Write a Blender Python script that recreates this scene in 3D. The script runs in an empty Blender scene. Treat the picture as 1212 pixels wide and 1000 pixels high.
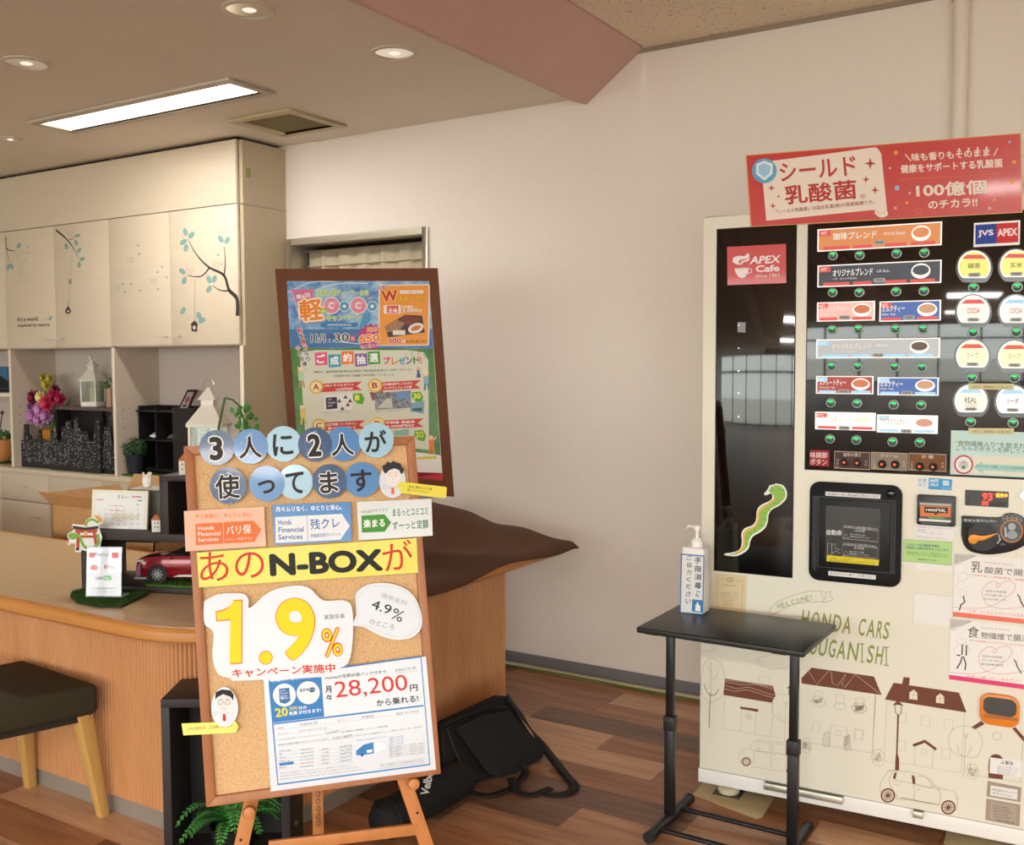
import bpy, bmesh, math, random
from mathutils import Vector as V, Matrix
random.seed(7)
sc = bpy.context.scene
COL = sc.collection
# ---------------------------------------------------------------- camera (position and aim of the real one)
FPX, PITCH, YAW, ROLL, EYE = 1195.2, .0592, -.5594, -.0038, 1.45
cp, sp, cy, sy = math.cos(PITCH), math.sin(PITCH), math.cos(YAW), math.sin(YAW)
CF = V((sy*cp, cy*cp, -sp)); CR = V((cy, -sy, 0)); CU = CR.cross(CF)
CR, CU = CR*math.cos(ROLL)+CU*math.sin(ROLL), CU*math.cos(ROLL)-CR*math.sin(ROLL)
CAM = V((0, 0, EYE))
cam = bpy.data.cameras.new('camera'); cam.sensor_width = 36; cam.lens = FPX/1212*36; cam.clip_start = .05; cam.clip_end = 200
co = bpy.data.objects.new('camera', cam); COL.objects.link(co); sc.camera = co
co.matrix_world = Matrix(((CR.x, CU.x, -CF.x, 0), (CR.y, CU.y, -CF.y, 0), (CR.z, CU.z, -CF.z, EYE), (0, 0, 0, 1)))
# ---------------------------------------------------------------- world, daylight, exposure
w = bpy.data.worlds.new('world'); sc.world = w; w.use_nodes = True
bg = w.node_tree.nodes['Background']; bg.inputs[0].default_value = (1.0, .985, .965, 1); bg.inputs[1].default_value = 6.5
sc.view_settings.view_transform = 'Standard'; sc.view_settings.look = 'None'; sc.view_settings.gamma = 1
sc.view_settings.use_curve_mapping = False; sc.view_settings.exposure = 0.32
sc.cycles.use_denoising = True; sc.cycles.max_bounces = 8; sc.cycles.diffuse_bounces = 5
sc.cycles.caustics_reflective = False; sc.cycles.caustics_refractive = False; sc.cycles.sample_clamp_indirect = 6
def portal(loc, rot, sx, sz):
    l = bpy.data.lights.new('window_daylight', 'AREA'); l.shape = 'RECTANGLE'; l.size = sx; l.size_y = sz; l.cycles.is_portal = True
    o = bpy.data.objects.new('window_daylight', l); COL.objects.link(o); o.location = loc; o.rotation_euler = rot
portal((-1.5, -7.38, 1.37), (math.pi/2, 0, 0), 12, 2.5)
portal((4.48, -4.5, 1.37), (0, math.pi/2, 0), 2.5, 5.8)
def lamp(name, loc, sx, sy_, e, col=(1, .965, .92)):
    l = bpy.data.lights.new(name, 'AREA'); l.shape = 'RECTANGLE'; l.size = sx; l.size_y = sy_; l.energy = e; l.color = col
    o = bpy.data.objects.new(name, l); COL.objects.link(o); o.location = loc
    return o
lamp('tube_light', (-3.93, 3.115, 2.615), 1.3, .16, 14)
for lx, ly in ((.2, -2.4), (2.6, -2.4), (.2, -5.2), (2.6, -5.2)): lamp('fill_panel_light', (lx, ly, 2.775), 1.2, .5, 70)  # unseen fill lamps added behind the camera to brighten the room
# ---------------------------------------------------------------- geometry helpers
def ray(x, y): return CF*FPX+CR*(x-606)-CU*(y-500)
def onz(x, y, z): d = ray(x, y); return CAM+d*((z-EYE)/d.z)
def ony(x, y, Y): d = ray(x, y); return CAM+d*(Y/d.y)
def onx(x, y, X): d = ray(x, y); return CAM+d*(X/d.x)
def lin(c): return c/12.92 if c <= .04045 else ((c+.055)/1.055)**2.4
def rgb(h): return tuple(lin(int(h[i:i+2], 16)/255) for i in (0, 2, 4))+(1,)
MATS = {}
def mat(name, h, rough=.5, metal=0, emit=0, spec=.5, coat=0, trans=0, alpha=1, ior=1.45, noise=None, bump=None, ecol=None):
    """noise=(scale xyz, hex2, lo, hi)  bump=(scale, strength)"""
    if name in MATS: return MATS[name]
    m = bpy.data.materials.new(name); MATS[name] = m; m.use_nodes = True
    nt = m.node_tree; b = nt.nodes['Principled BSDF']
    b.inputs['Base Color'].default_value = rgb(h); b.inputs['Roughness'].default_value = rough; b.inputs['Metallic'].default_value = metal
    b.inputs['Specular IOR Level'].default_value = spec; b.inputs['Coat Weight'].default_value = coat; b.inputs['Coat Roughness'].default_value = .05
    b.inputs['Transmission Weight'].default_value = trans; b.inputs['Alpha'].default_value = alpha; b.inputs['IOR'].default_value = ior
    if emit:
        b.inputs['Emission Color'].default_value = rgb(ecol or h); b.inputs['Emission Strength'].default_value = emit
    if noise or bump:
        tc = nt.nodes.new('ShaderNodeTexCoord')
    if noise:
        mp = nt.nodes.new('ShaderNodeMapping'); mp.inputs['Scale'].default_value = noise[0]
        n = nt.nodes.new('ShaderNodeTexNoise'); n.inputs['Scale'].default_value = 1; n.inputs['Detail'].default_value = 5; n.inputs['Roughness'].default_value = .6
        r = nt.nodes.new('ShaderNodeValToRGB'); r.color_ramp.elements[0].position = noise[2]; r.color_ramp.elements[1].position = noise[3]
        r.color_ramp.elements[0].color = rgb(noise[1]); r.color_ramp.elements[1].color = rgb(h)
        nt.links.new(tc.outputs['Object'], mp.inputs[0]); nt.links.new(mp.outputs[0], n.inputs['Vector']); nt.links.new(n.outputs[0], r.inputs[0]); nt.links.new(r.outputs[0], b.inputs['Base Color'])
        if len(noise) > 4:   # a different tone for each piece
            oi = nt.nodes.new('ShaderNodeObjectInfo'); hs = nt.nodes.new('ShaderNodeHueSaturation'); mr = nt.nodes.new('ShaderNodeMapRange')
            mr.inputs['To Min'].default_value = 1-noise[4]; mr.inputs['To Max'].default_value = 1+noise[4]
            ad = nt.nodes.new('ShaderNodeVectorMath'); ad.operation = 'SCALE'
            cb = nt.nodes.new('ShaderNodeCombineXYZ'); nt.links.new(oi.outputs['Random'], cb.inputs[0]); nt.links.new(oi.outputs['Random'], cb.inputs[1])
            nt.links.new(cb.outputs[0], ad.inputs[0]); ad.inputs['Scale'].default_value = 37
            va = nt.nodes.new('ShaderNodeVectorMath'); nt.links.new(mp.outputs[0], va.inputs[0]); nt.links.new(ad.outputs[0], va.inputs[1]); nt.links.new(va.outputs[0], n.inputs['Vector'])
            nt.links.new(oi.outputs['Random'], mr.inputs[0]); nt.links.new(mr.outputs[0], hs.inputs['Value']); nt.links.new(r.outputs[0], hs.inputs['Color']); nt.links.new(hs.outputs[0], b.inputs['Base Color'])
    if bump:
        n2 = nt.nodes.new('ShaderNodeTexNoise'); n2.inputs['Scale'].default_value = bump[0]; n2.inputs['Detail'].default_value = 3
        bm = nt.nodes.new('ShaderNodeBump'); bm.inputs['Strength'].default_value = bump[1]; bm.inputs['Distance'].default_value = .002
        nt.links.new(tc.outputs['Object'], n2.inputs['Vector']); nt.links.new(n2.outputs[0], bm.inputs['Height']); nt.links.new(bm.outputs[0], b.inputs['Normal'])
    return m
def clear(name, tint='ffffff', gloss=.08):
    if name in MATS: return MATS[name]
    m = bpy.data.materials.new(name); MATS[name] = m; m.use_nodes = True; nt = m.node_tree; nt.nodes.remove(nt.nodes['Principled BSDF'])
    tr = nt.nodes.new('ShaderNodeBsdfTransparent'); tr.inputs[0].default_value = rgb(tint); g = nt.nodes.new('ShaderNodeBsdfGlossy'); g.inputs['Roughness'].default_value = .02
    mx = nt.nodes.new('ShaderNodeMixShader'); mx.inputs[0].default_value = gloss
    nt.links.new(tr.outputs[0], mx.inputs[1]); nt.links.new(g.outputs[0], mx.inputs[2]); nt.links.new(mx.outputs[0], nt.nodes['Material Output'].inputs[0]); return m
def ink(h, rough=.45): return mat('ink_'+h, h, rough, spec=.3)
ROOTS = {}
class MB:
    def __init__(s): s.v = []; s.f = []
    def poly(s, pts):
        b = len(s.v); s.v += [V(p) for p in pts]; s.f.append(tuple(range(b, b+len(pts)))); return s
    def prism(s, pts, d):
        pts = [V(p) for p in pts]; d = V(d); n = len(pts); b = len(s.v)
        s.v += pts+[p+d for p in pts]; s.f.append(tuple(range(b+n-1, b-1, -1))); s.f.append(tuple(range(b+n, b+2*n)))
        for i in range(n): j = (i+1) % n; s.f.append((b+i, b+j, b+n+j, b+n+i))
        return s
    def box(s, x0, x1, y0, y1, z0, z1, M=None):
        p = [V((x0, y0, z0)), V((x1, y0, z0)), V((x1, y1, z0)), V((x0, y1, z0))]
        p += [q+V((0, 0, z1-z0)) for q in p]
        if M is not None: p = [M @ q for q in p]
        b = len(s.v); s.v += p
        s.f += [tuple(b+i for i in f) for f in ((3, 2, 1, 0), (4, 5, 6, 7), (0, 1, 5, 4), (1, 2, 6, 5), (2, 3, 7, 6), (3, 0, 4, 7))]
        return s
    def tube(s, pts, r, n=8, caps=True, closed=False):
        pts = [V(p) for p in pts]; m = len(pts); rs = r if isinstance(r, (list, tuple)) else [r]*m
        t = (pts[1]-pts[0]).normalized(); a = t.orthogonal().normalized(); base = len(s.v)
        for i, p in enumerate(pts):
            if closed: t = (pts[(i+1) % m]-pts[i-1]).normalized()
            else: t = (pts[min(i+1, m-1)]-pts[max(i-1, 0)]).normalized()
            a = (a-t*a.dot(t)).normalized(); c = t.cross(a)
            for k in range(n):
                g = 2*math.pi*k/n; s.v.append(p+(a*math.cos(g)+c*math.sin(g))*rs[i])
        for i in range(m if closed else m-1):
            for k in range(n):
                j = (i+1) % m; s.f.append((base+i*n+k, base+i*n+(k+1) % n, base+j*n+(k+1) % n, base+j*n+k))
        if caps and not closed:
            s.f.append(tuple(base+k for k in range(n-1, -1, -1))); s.f.append(tuple(base+(m-1)*n+k for k in range(n)))
        return s
    def lathe(s, prof, M, n=24):
        """prof = (radius, height) list, M places local z axis"""
        b = len(s.v)
        for r, z in prof:
            for k in range(n):
                g = 2*math.pi*k/n; s.v.append(M @ V((r*math.cos(g), r*math.sin(g), z)))
        for i in range(len(prof)-1):
            for k in range(n): s.f.append((b+i*n+k, b+i*n+(k+1) % n, b+(i+1)*n+(k+1) % n, b+(i+1)*n+k))
        if prof[0][0] > 1e-6: s.f.append(tuple(b+k for k in range(n-1, -1, -1)))
        if prof[-1][0] > 1e-6: s.f.append(tuple(b+(len(prof)-1)*n+k for k in range(n)))
        return s
    def ell(s, M, rx, ry, rz, n=14, m=8):
        return s.lathe([(max(1e-7, math.sin(math.pi*i/m)), -math.cos(math.pi*i/m)) for i in range(m+1)], M @ Matrix.Diagonal((rx, ry, rz, 1)), n)
    def grid(s, fn, nu, nv):
        b = len(s.v)
        for j in range(nv+1):
            for i in range(nu+1): s.v.append(V(fn(i/nu, j/nv)))
        for j in range(nv):
            for i in range(nu): q = b+j*(nu+1)+i; s.f.append((q, q+1, q+nu+2, q+nu+1))
        return s
    def build(s, name, m, parent=None, bevel=0, smooth=False, seg=2, origin=None, kind=None, solid=0, ang=40):
        root = V(ROOTS.get(parent.name, (0, 0, 0))) if parent else V(origin or (0, 0, 0))
        me = bpy.data.meshes.new(name); me.from_pydata([v-root for v in s.v], [], s.f)
        bm = bmesh.new(); bm.from_mesh(me)
        if bevel or smooth: bmesh.ops.remove_doubles(bm, verts=bm.verts, dist=1e-5)
        if len(bm.faces) > 1 or bevel: bmesh.ops.recalc_face_normals(bm, faces=bm.faces)
        if bevel:
            ed = [e for e in bm.edges if len(e.link_faces) == 2 and e.calc_face_angle(0) > .5]
            bmesh.ops.bevel(bm, geom=ed, offset=bevel, segments=seg, affect='EDGES', profile=.5, clamp_overlap=True)
        bm.to_mesh(me); bm.free()
        if smooth or bevel:
            me.shade_smooth(); me.set_sharp_from_angle(angle=math.radians(ang))
        me.materials.append(m)
        o = bpy.data.objects.new(name, me); COL.objects.link(o)
        if parent: o.parent = parent
        else: o.location = root
        ROOTS[o.name] = tuple(root)
        if kind: o['kind'] = kind
        if solid:
            md = o.modifiers.new('thickness', 'SOLIDIFY'); md.thickness = solid
        return o
def tag(o, label, cat, group=None):
    o['label'] = label; o['category'] = cat
    if group: o['group'] = group
    return o
def thing(name, label, cat, loc, group=None):
    o = bpy.data.objects.new(name, None); COL.objects.link(o); o.location = loc; o.empty_display_size = .05
    ROOTS[o.name] = tuple(loc); return tag(o, label, cat, group)
def copy_tree(o, loc, label=None, group=None):
    c = o.copy(); COL.objects.link(c); c.location = loc; ROOTS[c.name] = tuple(loc)
    if label: c['label'] = label
    if group: c['group'] = group
    def rec(src, dst):
        for ch in list(src.children):
            d = ch.copy(); COL.objects.link(d); d.parent = dst; ROOTS[d.name] = tuple(loc); rec(ch, d)
    rec(o, c); return c
def T3(p, x=None, y=None, z=None):
    M = Matrix.Identity(4)
    for i, a in enumerate((x or V((1, 0, 0)), y or V((0, 1, 0)), z or V((0, 0, 1)))):
        for k in range(3): M[k][i] = a[k]
    M.translation = V(p); return M
def zrot(p, ang): return Matrix.Translation(V(p)) @ Matrix.Rotation(ang, 4, 'Z')
# text: one font object, evaluated for each lettering
_tc = bpy.data.curves.new('lettering', 'FONT'); _to = bpy.data.objects.new('lettering', _tc); COL.objects.link(_to)
_cache = {}
def textmesh(body, bold, res, ref=None):
    """glyph outline mesh normalised to its box; weight and halo are made by stamping the outline round a small ring"""
    k = (body, bold, res, ref)
    if k not in _cache:
        if (body, res) not in _cache:
            _tc.body = body; _tc.resolution_u = res
            dg = bpy.context.evaluated_depsgraph_get(); dg.update()
            me = _to.evaluated_get(dg).to_mesh()
            _cache[(body, res)] = ([(v.co.x, v.co.y) for v in me.vertices], [tuple(p.vertices) for p in me.polygons]); _to.evaluated_get(dg).to_mesh_clear()
        v0, f0 = _cache[(body, res)]
        if any('\u4e00' <= c <= '\u9fff' for c in body) and bold < .055: bold = min(bold, .028)
        if ref is not None and any('\u4e00' <= c <= '\u9fff' for c in body): ref = min(ref, .028)
        st = [(0, 0)] if bold < .008 else [(bold*math.cos(i*math.pi/(4 if bold > .03 else 2)), bold*math.sin(i*math.pi/(4 if bold > .03 else 2))) for i in range(8 if bold > .03 else 4)]
        if bold > .05: st.append((0, 0))
        vs, fs = [], []
        for i_, (dx, dy) in enumerate(st): n = len(vs); vs += [(x+dx, y+dy, i_*3e-5) for x, y in v0]; fs += [tuple(n+i for i in f) for f in f0]
        xs = [v[0] for v in vs] or [0, 1]; ys = [v[1] for v in vs] or [0, 1]
        x0, x1, y0, y1 = min(xs), max(xs), min(ys), max(ys)
        if ref is not None: g_ = bold-ref; x0, x1, y0, y1 = x0+g_, x1-g_, y0+g_, y1-g_
        _cache[k] = ([((x-x0)/max(1e-6, x1-x0), (y-y0)/max(1e-6, y1-y0), z) for x, y, z in vs], fs)
    return _cache[k]
class Surf:
    """a flat face in the room: origin o, unit axes e (along) and u (up), outward normal n"""
    def __init__(s, o, e, n):
        s.o = V(o); s.e = V(e).normalized(); s.n = V(n).normalized(); s.e = (s.e-s.n*s.e.dot(s.n)).normalized(); s.u = s.n.cross(s.e).normalized()
        if s.u.z < 0: s.u = -s.u
        s.map = None
    def at(s, x, y):
        d = ray(x, y); P = CAM+d*((s.o-CAM).dot(s.n)/d.dot(s.n))-s.o; return (P.dot(s.e), P.dot(s.u))
    def P(s, q, off=0): return s.o+s.e*q[0]+s.u*q[1]+s.n*off
    def view(s, ox, oy, k): return View(s, ox, oy, k)
    def poly(s, pts, name, m, par, off=.001, thick=0, **k):
        b = MB(); P = [s.P(q, off) for q in pts]
        if thick: b.prism(P, s.n*thick)
        else:
            nn = sum(((P[i]).cross(P[(i+1) % len(P)]) for i in range(len(P))), V()); b.poly(P if nn.dot(s.n) > 0 else P[::-1])
        return b.build(name, m, par, **k)
    def text(s, body, a, b, c, m, par, off=.0015, bold=0, res=2, name='lettering', ref=None):
        """a: lower start, b: lower end, c: upper start (u, v)"""
        vs, fs = textmesh(body, bold, res, ref)
        pts = [s.P((a[0]+(b[0]-a[0])*x+(c[0]-a[0])*y, a[1]+(b[1]-a[1])*x+(c[1]-a[1])*y), off+z) for x, y, z in vs]
        mb = MB(); mb.v = pts; mb.f = list(fs)
        return mb.build(name, m, par)
def ribbon(mb, P, n, wd, closed=False, taper=None):
    m = len(P); b = len(mb.v)
    for i, p in enumerate(P):
        t = ((P[(i+1) % m] if closed else P[min(i+1, m-1)])-(P[i-1] if (closed or i) else P[0]))
        t = t.normalized() if t.length > 1e-9 else V((1, 0, 0)); q = n.cross(t)*(wd*.5*(taper(i/(m-1)) if taper else 1))
        mb.v += [p+q, p-q]
    for i in range(m if closed else m-1):
        j = (i+1) % m; mb.f.append((b+2*i, b+2*i+1, b+2*j+1, b+2*j))
class View:
    """reads positions measured in an enlarged look at the photograph (offset ox, oy, scale k) onto a surface"""
    def __init__(s, S, ox, oy, k): s.S, s.ox, s.oy, s.k = S, ox, oy, k
    def p(s, x, y): return s.S.at(s.ox+x/s.k, s.oy+y/s.k)
    def poly(s, pts, name, m, par, off=.001, thick=0, **k): return s.S.poly([s.p(*q) for q in pts], name, m, par, off, thick, **k)
    def rect(s, x0, y0, x1, y1, name, m, par, off=.001, thick=0, **k):
        """true rectangle from two opposite corners"""
        a = s.p(x0, y0); b = s.p(x1, y1); return s.S.poly([(a[0], b[1]), (b[0], b[1]), (b[0], a[1]), (a[0], a[1])], name, m, par, off, thick, **k)
    def rrect(s, x0, y0, x1, y1, r, name, m, par, off=.001, thick=0, **k):
        a = s.p(x0, y0); b = s.p(x1, y1); r = r/s.k*.0027; pts = []
        for cx, cy_, g0 in ((b[0]-r, a[1]-r, 0), (a[0]+r, a[1]-r, 90), (a[0]+r, b[1]+r, 180), (b[0]-r, b[1]+r, 270)):
            for i in range(6): g = math.radians(g0+i*18); pts.append((cx+r*math.cos(g), cy_+r*math.sin(g)))
        return s.S.poly(pts, name, m, par, off, thick, **k)
    def disc(s, x, y, rx, name, m, par, off=.001, thick=0, ry=None, rot=0, n=28, cut=None, **k):
        ry = ry or rx; c, d = math.cos(math.radians(rot)), math.sin(math.radians(rot)); pts = []
        for i in range(n):
            g = 2*math.pi*i/n; X, Y = rx*math.cos(g), ry*math.sin(g)
            if cut is not None: Y = min(Y, cut*ry)
            pts.append(s.p(x+X*c-Y*d, y+X*d+Y*c))
        return s.S.poly(pts, name, m, par, off, thick, **k)
    def text(s, body, a, b, h, m, par, off=.0015, bold=0, res=2, name='lettering', slant=0, ref=None):
        """a, b: ends of the lower line, h: height, all in view units"""
        dx, dy = b[0]-a[0], b[1]-a[1]; L = math.hypot(dx, dy)
        c = (a[0]+dy/L*h+dx/L*slant, a[1]-dx/L*h+dy/L*slant)
        return s.S.text(body, s.p(*a), s.p(*b), s.p(*c), m, par, off, bold, res, name, ref)
    def lines(s, ls, wd, name, m, par, off=.0012, taper=None):
        mb = MB()
        for L in ls:
            closed = L[-1] == 'c'
            if closed: L = L[:-1]
            ribbon(mb, [s.S.P(s.p(*q), off) for q in L], s.S.n, wd, closed, taper)
        return mb.build(name, m, par)
def arc(cx, cy_, rx, ry=None, a0=0, a1=360, n=16):
    ry = ry or rx; return [(cx+rx*math.cos(math.radians(a0+(a1-a0)*i/n)), cy_+ry*math.sin(math.radians(a0+(a1-a0)*i/n))) for i in range(n+1)]
def curve(pts, n=6):
    """Catmull-Rom through the points"""
    P = [pts[0]]+list(pts)+[pts[-1]]; out = []
    for i in range(1, len(P)-2):
        for k in range(n):
            t = k/n; out.append(tuple(.5*((2*P[i][d])+(-P[i-1][d]+P[i+1][d])*t+(2*P[i-1][d]-5*P[i][d]+4*P[i+1][d]-P[i+2][d])*t*t+(-P[i-1][d]+3*P[i][d]-3*P[i+1][d]+P[i+2][d])*t**3) for d in range(len(pts[0]))))
    out.append(tuple(pts[-1])); return out
# ---------------------------------------------------------------- materials
WALL = mat('wall_paper', 'efe6dd', .75, noise=((60, 60, 60), 'ebe2d9', .3, .7), bump=(260, .12))
LOWCEIL = mat('low_ceiling_board', 'ece3d7', .85, noise=((3, 3, 3), 'e8dfd3', .3, .7))
BEAMM = mat('beam_paint', 'd4aea5', .6, noise=((5, 5, 5), 'cfa89f', .3, .7))
CREAM = mat('cream_laminate', 'e0d2bc', .45, noise=((4, 4, 40), 'dccdb6', .3, .7))
CABIN = mat('cabinet_inside', 'c4b5a4', .6)
GREYB = mat('grey_vinyl', '77777b', .55)
BLACKM = mat('black_metal', '141416', .35, spec=.5)
STEEL = mat('brushed_steel', 'c8c6c0', .3, 1)
ALU = mat('aluminium', 'c9c4b6', .35, .8)
WHITE = mat('white_plastic', 'eeece8', .4)
PAPER = mat('white_paper', 'e4e4e4', .3, spec=.4)
ORANGEW = mat('orange_wood', 'c98a48', .35, noise=((3, 3, 50), 'bd7c3c', .3, .7))
TOPW = mat('counter_laminate', 'd3b88f', .3, noise=((3, 40, 40), 'c9ac82', .3, .7))
REED = mat('reeded_wood', 'd49a6a', .45, noise=((8, 8, 2), 'c48856', .3, .7))
FRAMEW = mat('pine_frame', 'b5764a', .4, noise=((30, 30, 5), 'a3653b', .3, .7))
EASELW = mat('easel_beech', 'd08a52', .4, noise=((30, 30, 4), 'c67e46', .3, .7))
LEGW = mat('stool_leg_wood', 'd3a865', .4, noise=((30, 30, 4), 'c99c58', .3, .7))
DARKB = mat('dark_brown_board', '2f2827', .55)
BLACKB = mat('black_board', '1c1a1b', .45)
LEAF = mat('leaf_green', '3f7a33', .5, noise=((30, 30, 30), '2c5c26', .3, .7))
TURF = mat('turf_green', '3f6a1c', .8, noise=((150, 150, 150), '24460f', .3, .7))
def ceiling_tiles():
    m = bpy.data.materials.new('fissured_board'); m.use_nodes = True; nt = m.node_tree; b = nt.nodes['Principled BSDF']; b.inputs['Roughness'].default_value = .9
    tc = nt.nodes.new('ShaderNodeTexCoord'); n = nt.nodes.new('ShaderNodeTexNoise'); n.inputs['Scale'].default_value = 75; n.inputs['Detail'].default_value = 4; n.inputs['Distortion'].default_value = .8
    r = nt.nodes.new('ShaderNodeValToRGB'); r.color_ramp.elements[0].position = .33; r.color_ramp.elements[1].position = .38
    r.color_ramp.elements[0].color = rgb('a5886a'); r.color_ramp.elements[1].color = rgb('f2e2cc')
    nt.links.new(tc.outputs['Object'], n.inputs['Vector']); nt.links.new(n.outputs[0], r.inputs[0]); nt.links.new(r.outputs[0], b.inputs['Base Color']); return m
UPCEIL = ceiling_tiles()
def cork():
    m = bpy.data.materials.new('cork'); m.use_nodes = True; nt = m.node_tree; b = nt.nodes['Principled BSDF']; b.inputs['Roughness'].default_value = .85
    tc = nt.nodes.new('ShaderNodeTexCoord')
    n = nt.nodes.new('ShaderNodeTexNoise'); n.inputs['Scale'].default_value = 300; n.inputs['Detail'].default_value = 4
    r = nt.nodes.new('ShaderNodeValToRGB'); cr = r.color_ramp; cr.elements[0].position = .3; cr.elements[0].color = rgb('b98a56'); cr.elements[1].position = .62; cr.elements[1].color = rgb('e6bf92')
    e = cr.elements.new(.42); e.color = rgb('dbb07c')
    nt.links.new(tc.outputs['Object'], n.inputs['Vector']); nt.links.new(n.outputs[0], r.inputs[0]); nt.links.new(r.outputs[0], b.inputs['Base Color']); return m
CORK = cork()
# ================================================================ THE ROOM
YW = 4.07; X0, X1, Y0 = -7.6, 4.6, -7.5; ZL, ZU = 2.63, 2.80
def struct(mb, name, m, **k): o = mb.build(name, m, kind='structure', **k); return o
DX0, DX1, DZ = -3.965, -3.055, 2.10          # doorway in the back wall
wb = struct(MB().box(X0-.1, DX0, YW, YW+.2, 0, 3).box(DX1, X1+.1, YW, YW+.2, 0, 3).box(DX0, DX1, YW, YW+.2, DZ, 3), 'wall_back', WALL)
struct(MB().box(X0-.1, X0, Y0, YW, 0, 3), 'wall_left', WALL)
floor = struct(MB().box(X0-.1, X1+.1, Y0-.1, YW+.2, -.1, -.004), 'floor', mat('floor_vinyl', '8d684e', .4, noise=((1.2, 7, 1), '6a4a36', .35, .65)))
struct(MB().box(X0, -2.21, Y0, YW, ZL, ZL+.3), 'ceiling', LOWCEIL)
struct(MB().box(-1.86, X1, Y0, YW, ZU, ZU+.1), 'ceiling_raised', UPCEIL)
bb = MB(); q = [(-2.225, ZL+.02), (-2.225, ZL-.004), (-2.15, ZL-.03), (-1.872, ZU), (-1.872, ZU+.1), (-2.225, ZU+.1)]
bb.prism([(x, Y0, z) for x, z in q], (0, YW-Y0, 0)); struct(bb, 'ceiling_beam', BEAMM)
struct(MB().box(-2.3, X1, YW-.008, YW, ZU-.018, ZU), 'trim_1', mat('ceiling_trim', '9a8c7c', .6))
struct(MB().box(DX1+.04, X1, YW-.012, YW, 0, .062), 'baseboard_back', GREYB, bevel=.003)
# window fronts behind and beside the camera
def window(name, a, b, nx, z0=.12, z1=2.62):
    """a, b: the ends on the floor"""
    a, b = V(a), V(b); L = (b-a).length; t = (b-a)/L; M = T3(a, t, V((0, 0, 1)).cross(t), V((0, 0, 1)))
    wn = MB().box(0, L, -.004, .004, z0, z1, M)
    g = clear('window_glass', 'f6faf8', .04)
    wo = wn.build(name, g, kind='structure')
    for i in range(nx+1): MB().box(L*i/nx-.035, L*i/nx+.035, -.05, .05, 0, z1, M).build('mullion', mat('dark_bronze', '2b2a29', .4, .3), wo)
    for z in (z0-.06, 1.98, z1): MB().box(0, L, -.05, .05, z-.03, z+.05, M).build('transom', MATS['dark_bronze'], wo)
window('window_1', (X0, Y0, 0), (X1, Y0, 0), 7); window('window_2', (X1, Y0, 0), (X1, -1.5, 0), 4)
struct(MB().box(X1, X1+.1, -1.5, YW, 0, 3), 'wall_right', WALL)
struct(MB().box(X1, X1+.1, Y0, -1.5, 2.66, 3).box(X0, X1, Y0-.1, Y0, 2.66, 3), 'wall_header', WALL)
struct(MB().box(-40, 40, -44, Y0-.1, -.14, -.1).box(X1+.1, 40, Y0-.1, 20, -.14, -.1), 'ground', mat('concrete_apron', 'd4d1cb', .8, noise=((1, 1, 1), 'cac7c1', .3, .7)))
# floor boards, one by one where the camera sees them
PW, PL = .1585, .93
tones = [mat('board_tan', 'dcb28e', .29, noise=((2.5, 26, 1), 'b88a66', .3, .66, .07)), mat('board_mid', 'bb8c69', .29, noise=((2.5, 26, 1), '8c6044', .3, .66, .09)),
         mat('board_red', 'b37f5a', .29, noise=((2.5, 26, 1), '84533a', .3, .66, .09)), mat('board_dark', '8a6650', .29, noise=((2.5, 26, 1), '5e4334', .3, .66, .08))]
known = {(1, 0): 3, (1, -1): 2, (0, 0): 0, (2, 0): 0}
plk = {}
rowoff = {1: -2.10, 0: -1.71, 2: -1.91}
for r in range(-16, 5):
    y0 = 3.4755+(r-1)*PW; y1 = min(y0+PW, YW)
    if y0 > YW-.01: continue
    off = rowoff.get(r, -2.0+((r*.37) % 1)*PL)
    xl, xr = (-4.9, 1.0) if y0 > 1.4 else (-3.6, .4)
    if y0 > 2.3: xl = -2.6
    k = math.floor((xl-off)/PL)
    last = None
    while off+k*PL < xr:
        xa = off+k*PL
        if r == 2 and k == 0: t = 2
        elif r == 1 and k == 0: t = 3
        elif r == 0 and k == -1: t = 0
        elif r == 2 and k == 1: t = 0
        else:
            t = random.choice([0, 1, 1, 2, 2, 2, 3])
            if t == last: t = (t+2) % 4
        last = t
        if t not in plk:
            o = MB().box(.0006, PL-.0006, .0006, PW-.0006, -.004, 0).build('plank', tones[t], floor); plk[t] = o; ob = o
        else: ob = plk[t].copy(); COL.objects.link(ob)
        ob.location = (xa, y0, 0)
        if y1-y0 < PW-.001: ob.scale = (1, (y1-y0)/PW, 1)
        k += 1
# cable duct with the green wire along the wall
cd = thing('cable_duct', 'flat cream cable duct with a green wire, on the floor along the back wall', 'cable duct', (-1.8, YW-.04, 0))
MB().box(-2.9, -1.05, YW-.05, YW-.016, 0, .014).build('duct_cover', mat('cream_pvc', 'd8cfb2', .5), cd, bevel=.003)
wp = [(x, YW-.058+.006*math.sin(x*5), .008) for x in [-2.9+.06*i for i in range(31)]]
MB().tube(wp, .0045, 6).build('wire', mat('green_wire', '5d7a2a', .5), cd, smooth=True)
# pipe cover on the wall above the machine
pc = thing('pipe_cover', 'cream round pipe cover running down the wall from the raised ceiling', 'pipe', (-.60, YW-.03, 1.2))
MB().lathe([(.027, 1.2), (.027, 2.76)], Matrix.Translation((-.60, YW-.028, 0)), 16).build('pipe', mat('cream_pipe', 'ebe0d4', .5), pc, smooth=True)
MB().lathe([(.036, 2.755), (.04, 2.76), (.04, 2.79)], Matrix.Translation((-.60, YW-.028, 0)), 16).build('collar', MATS['cream_pipe'], pc, smooth=True)
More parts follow.
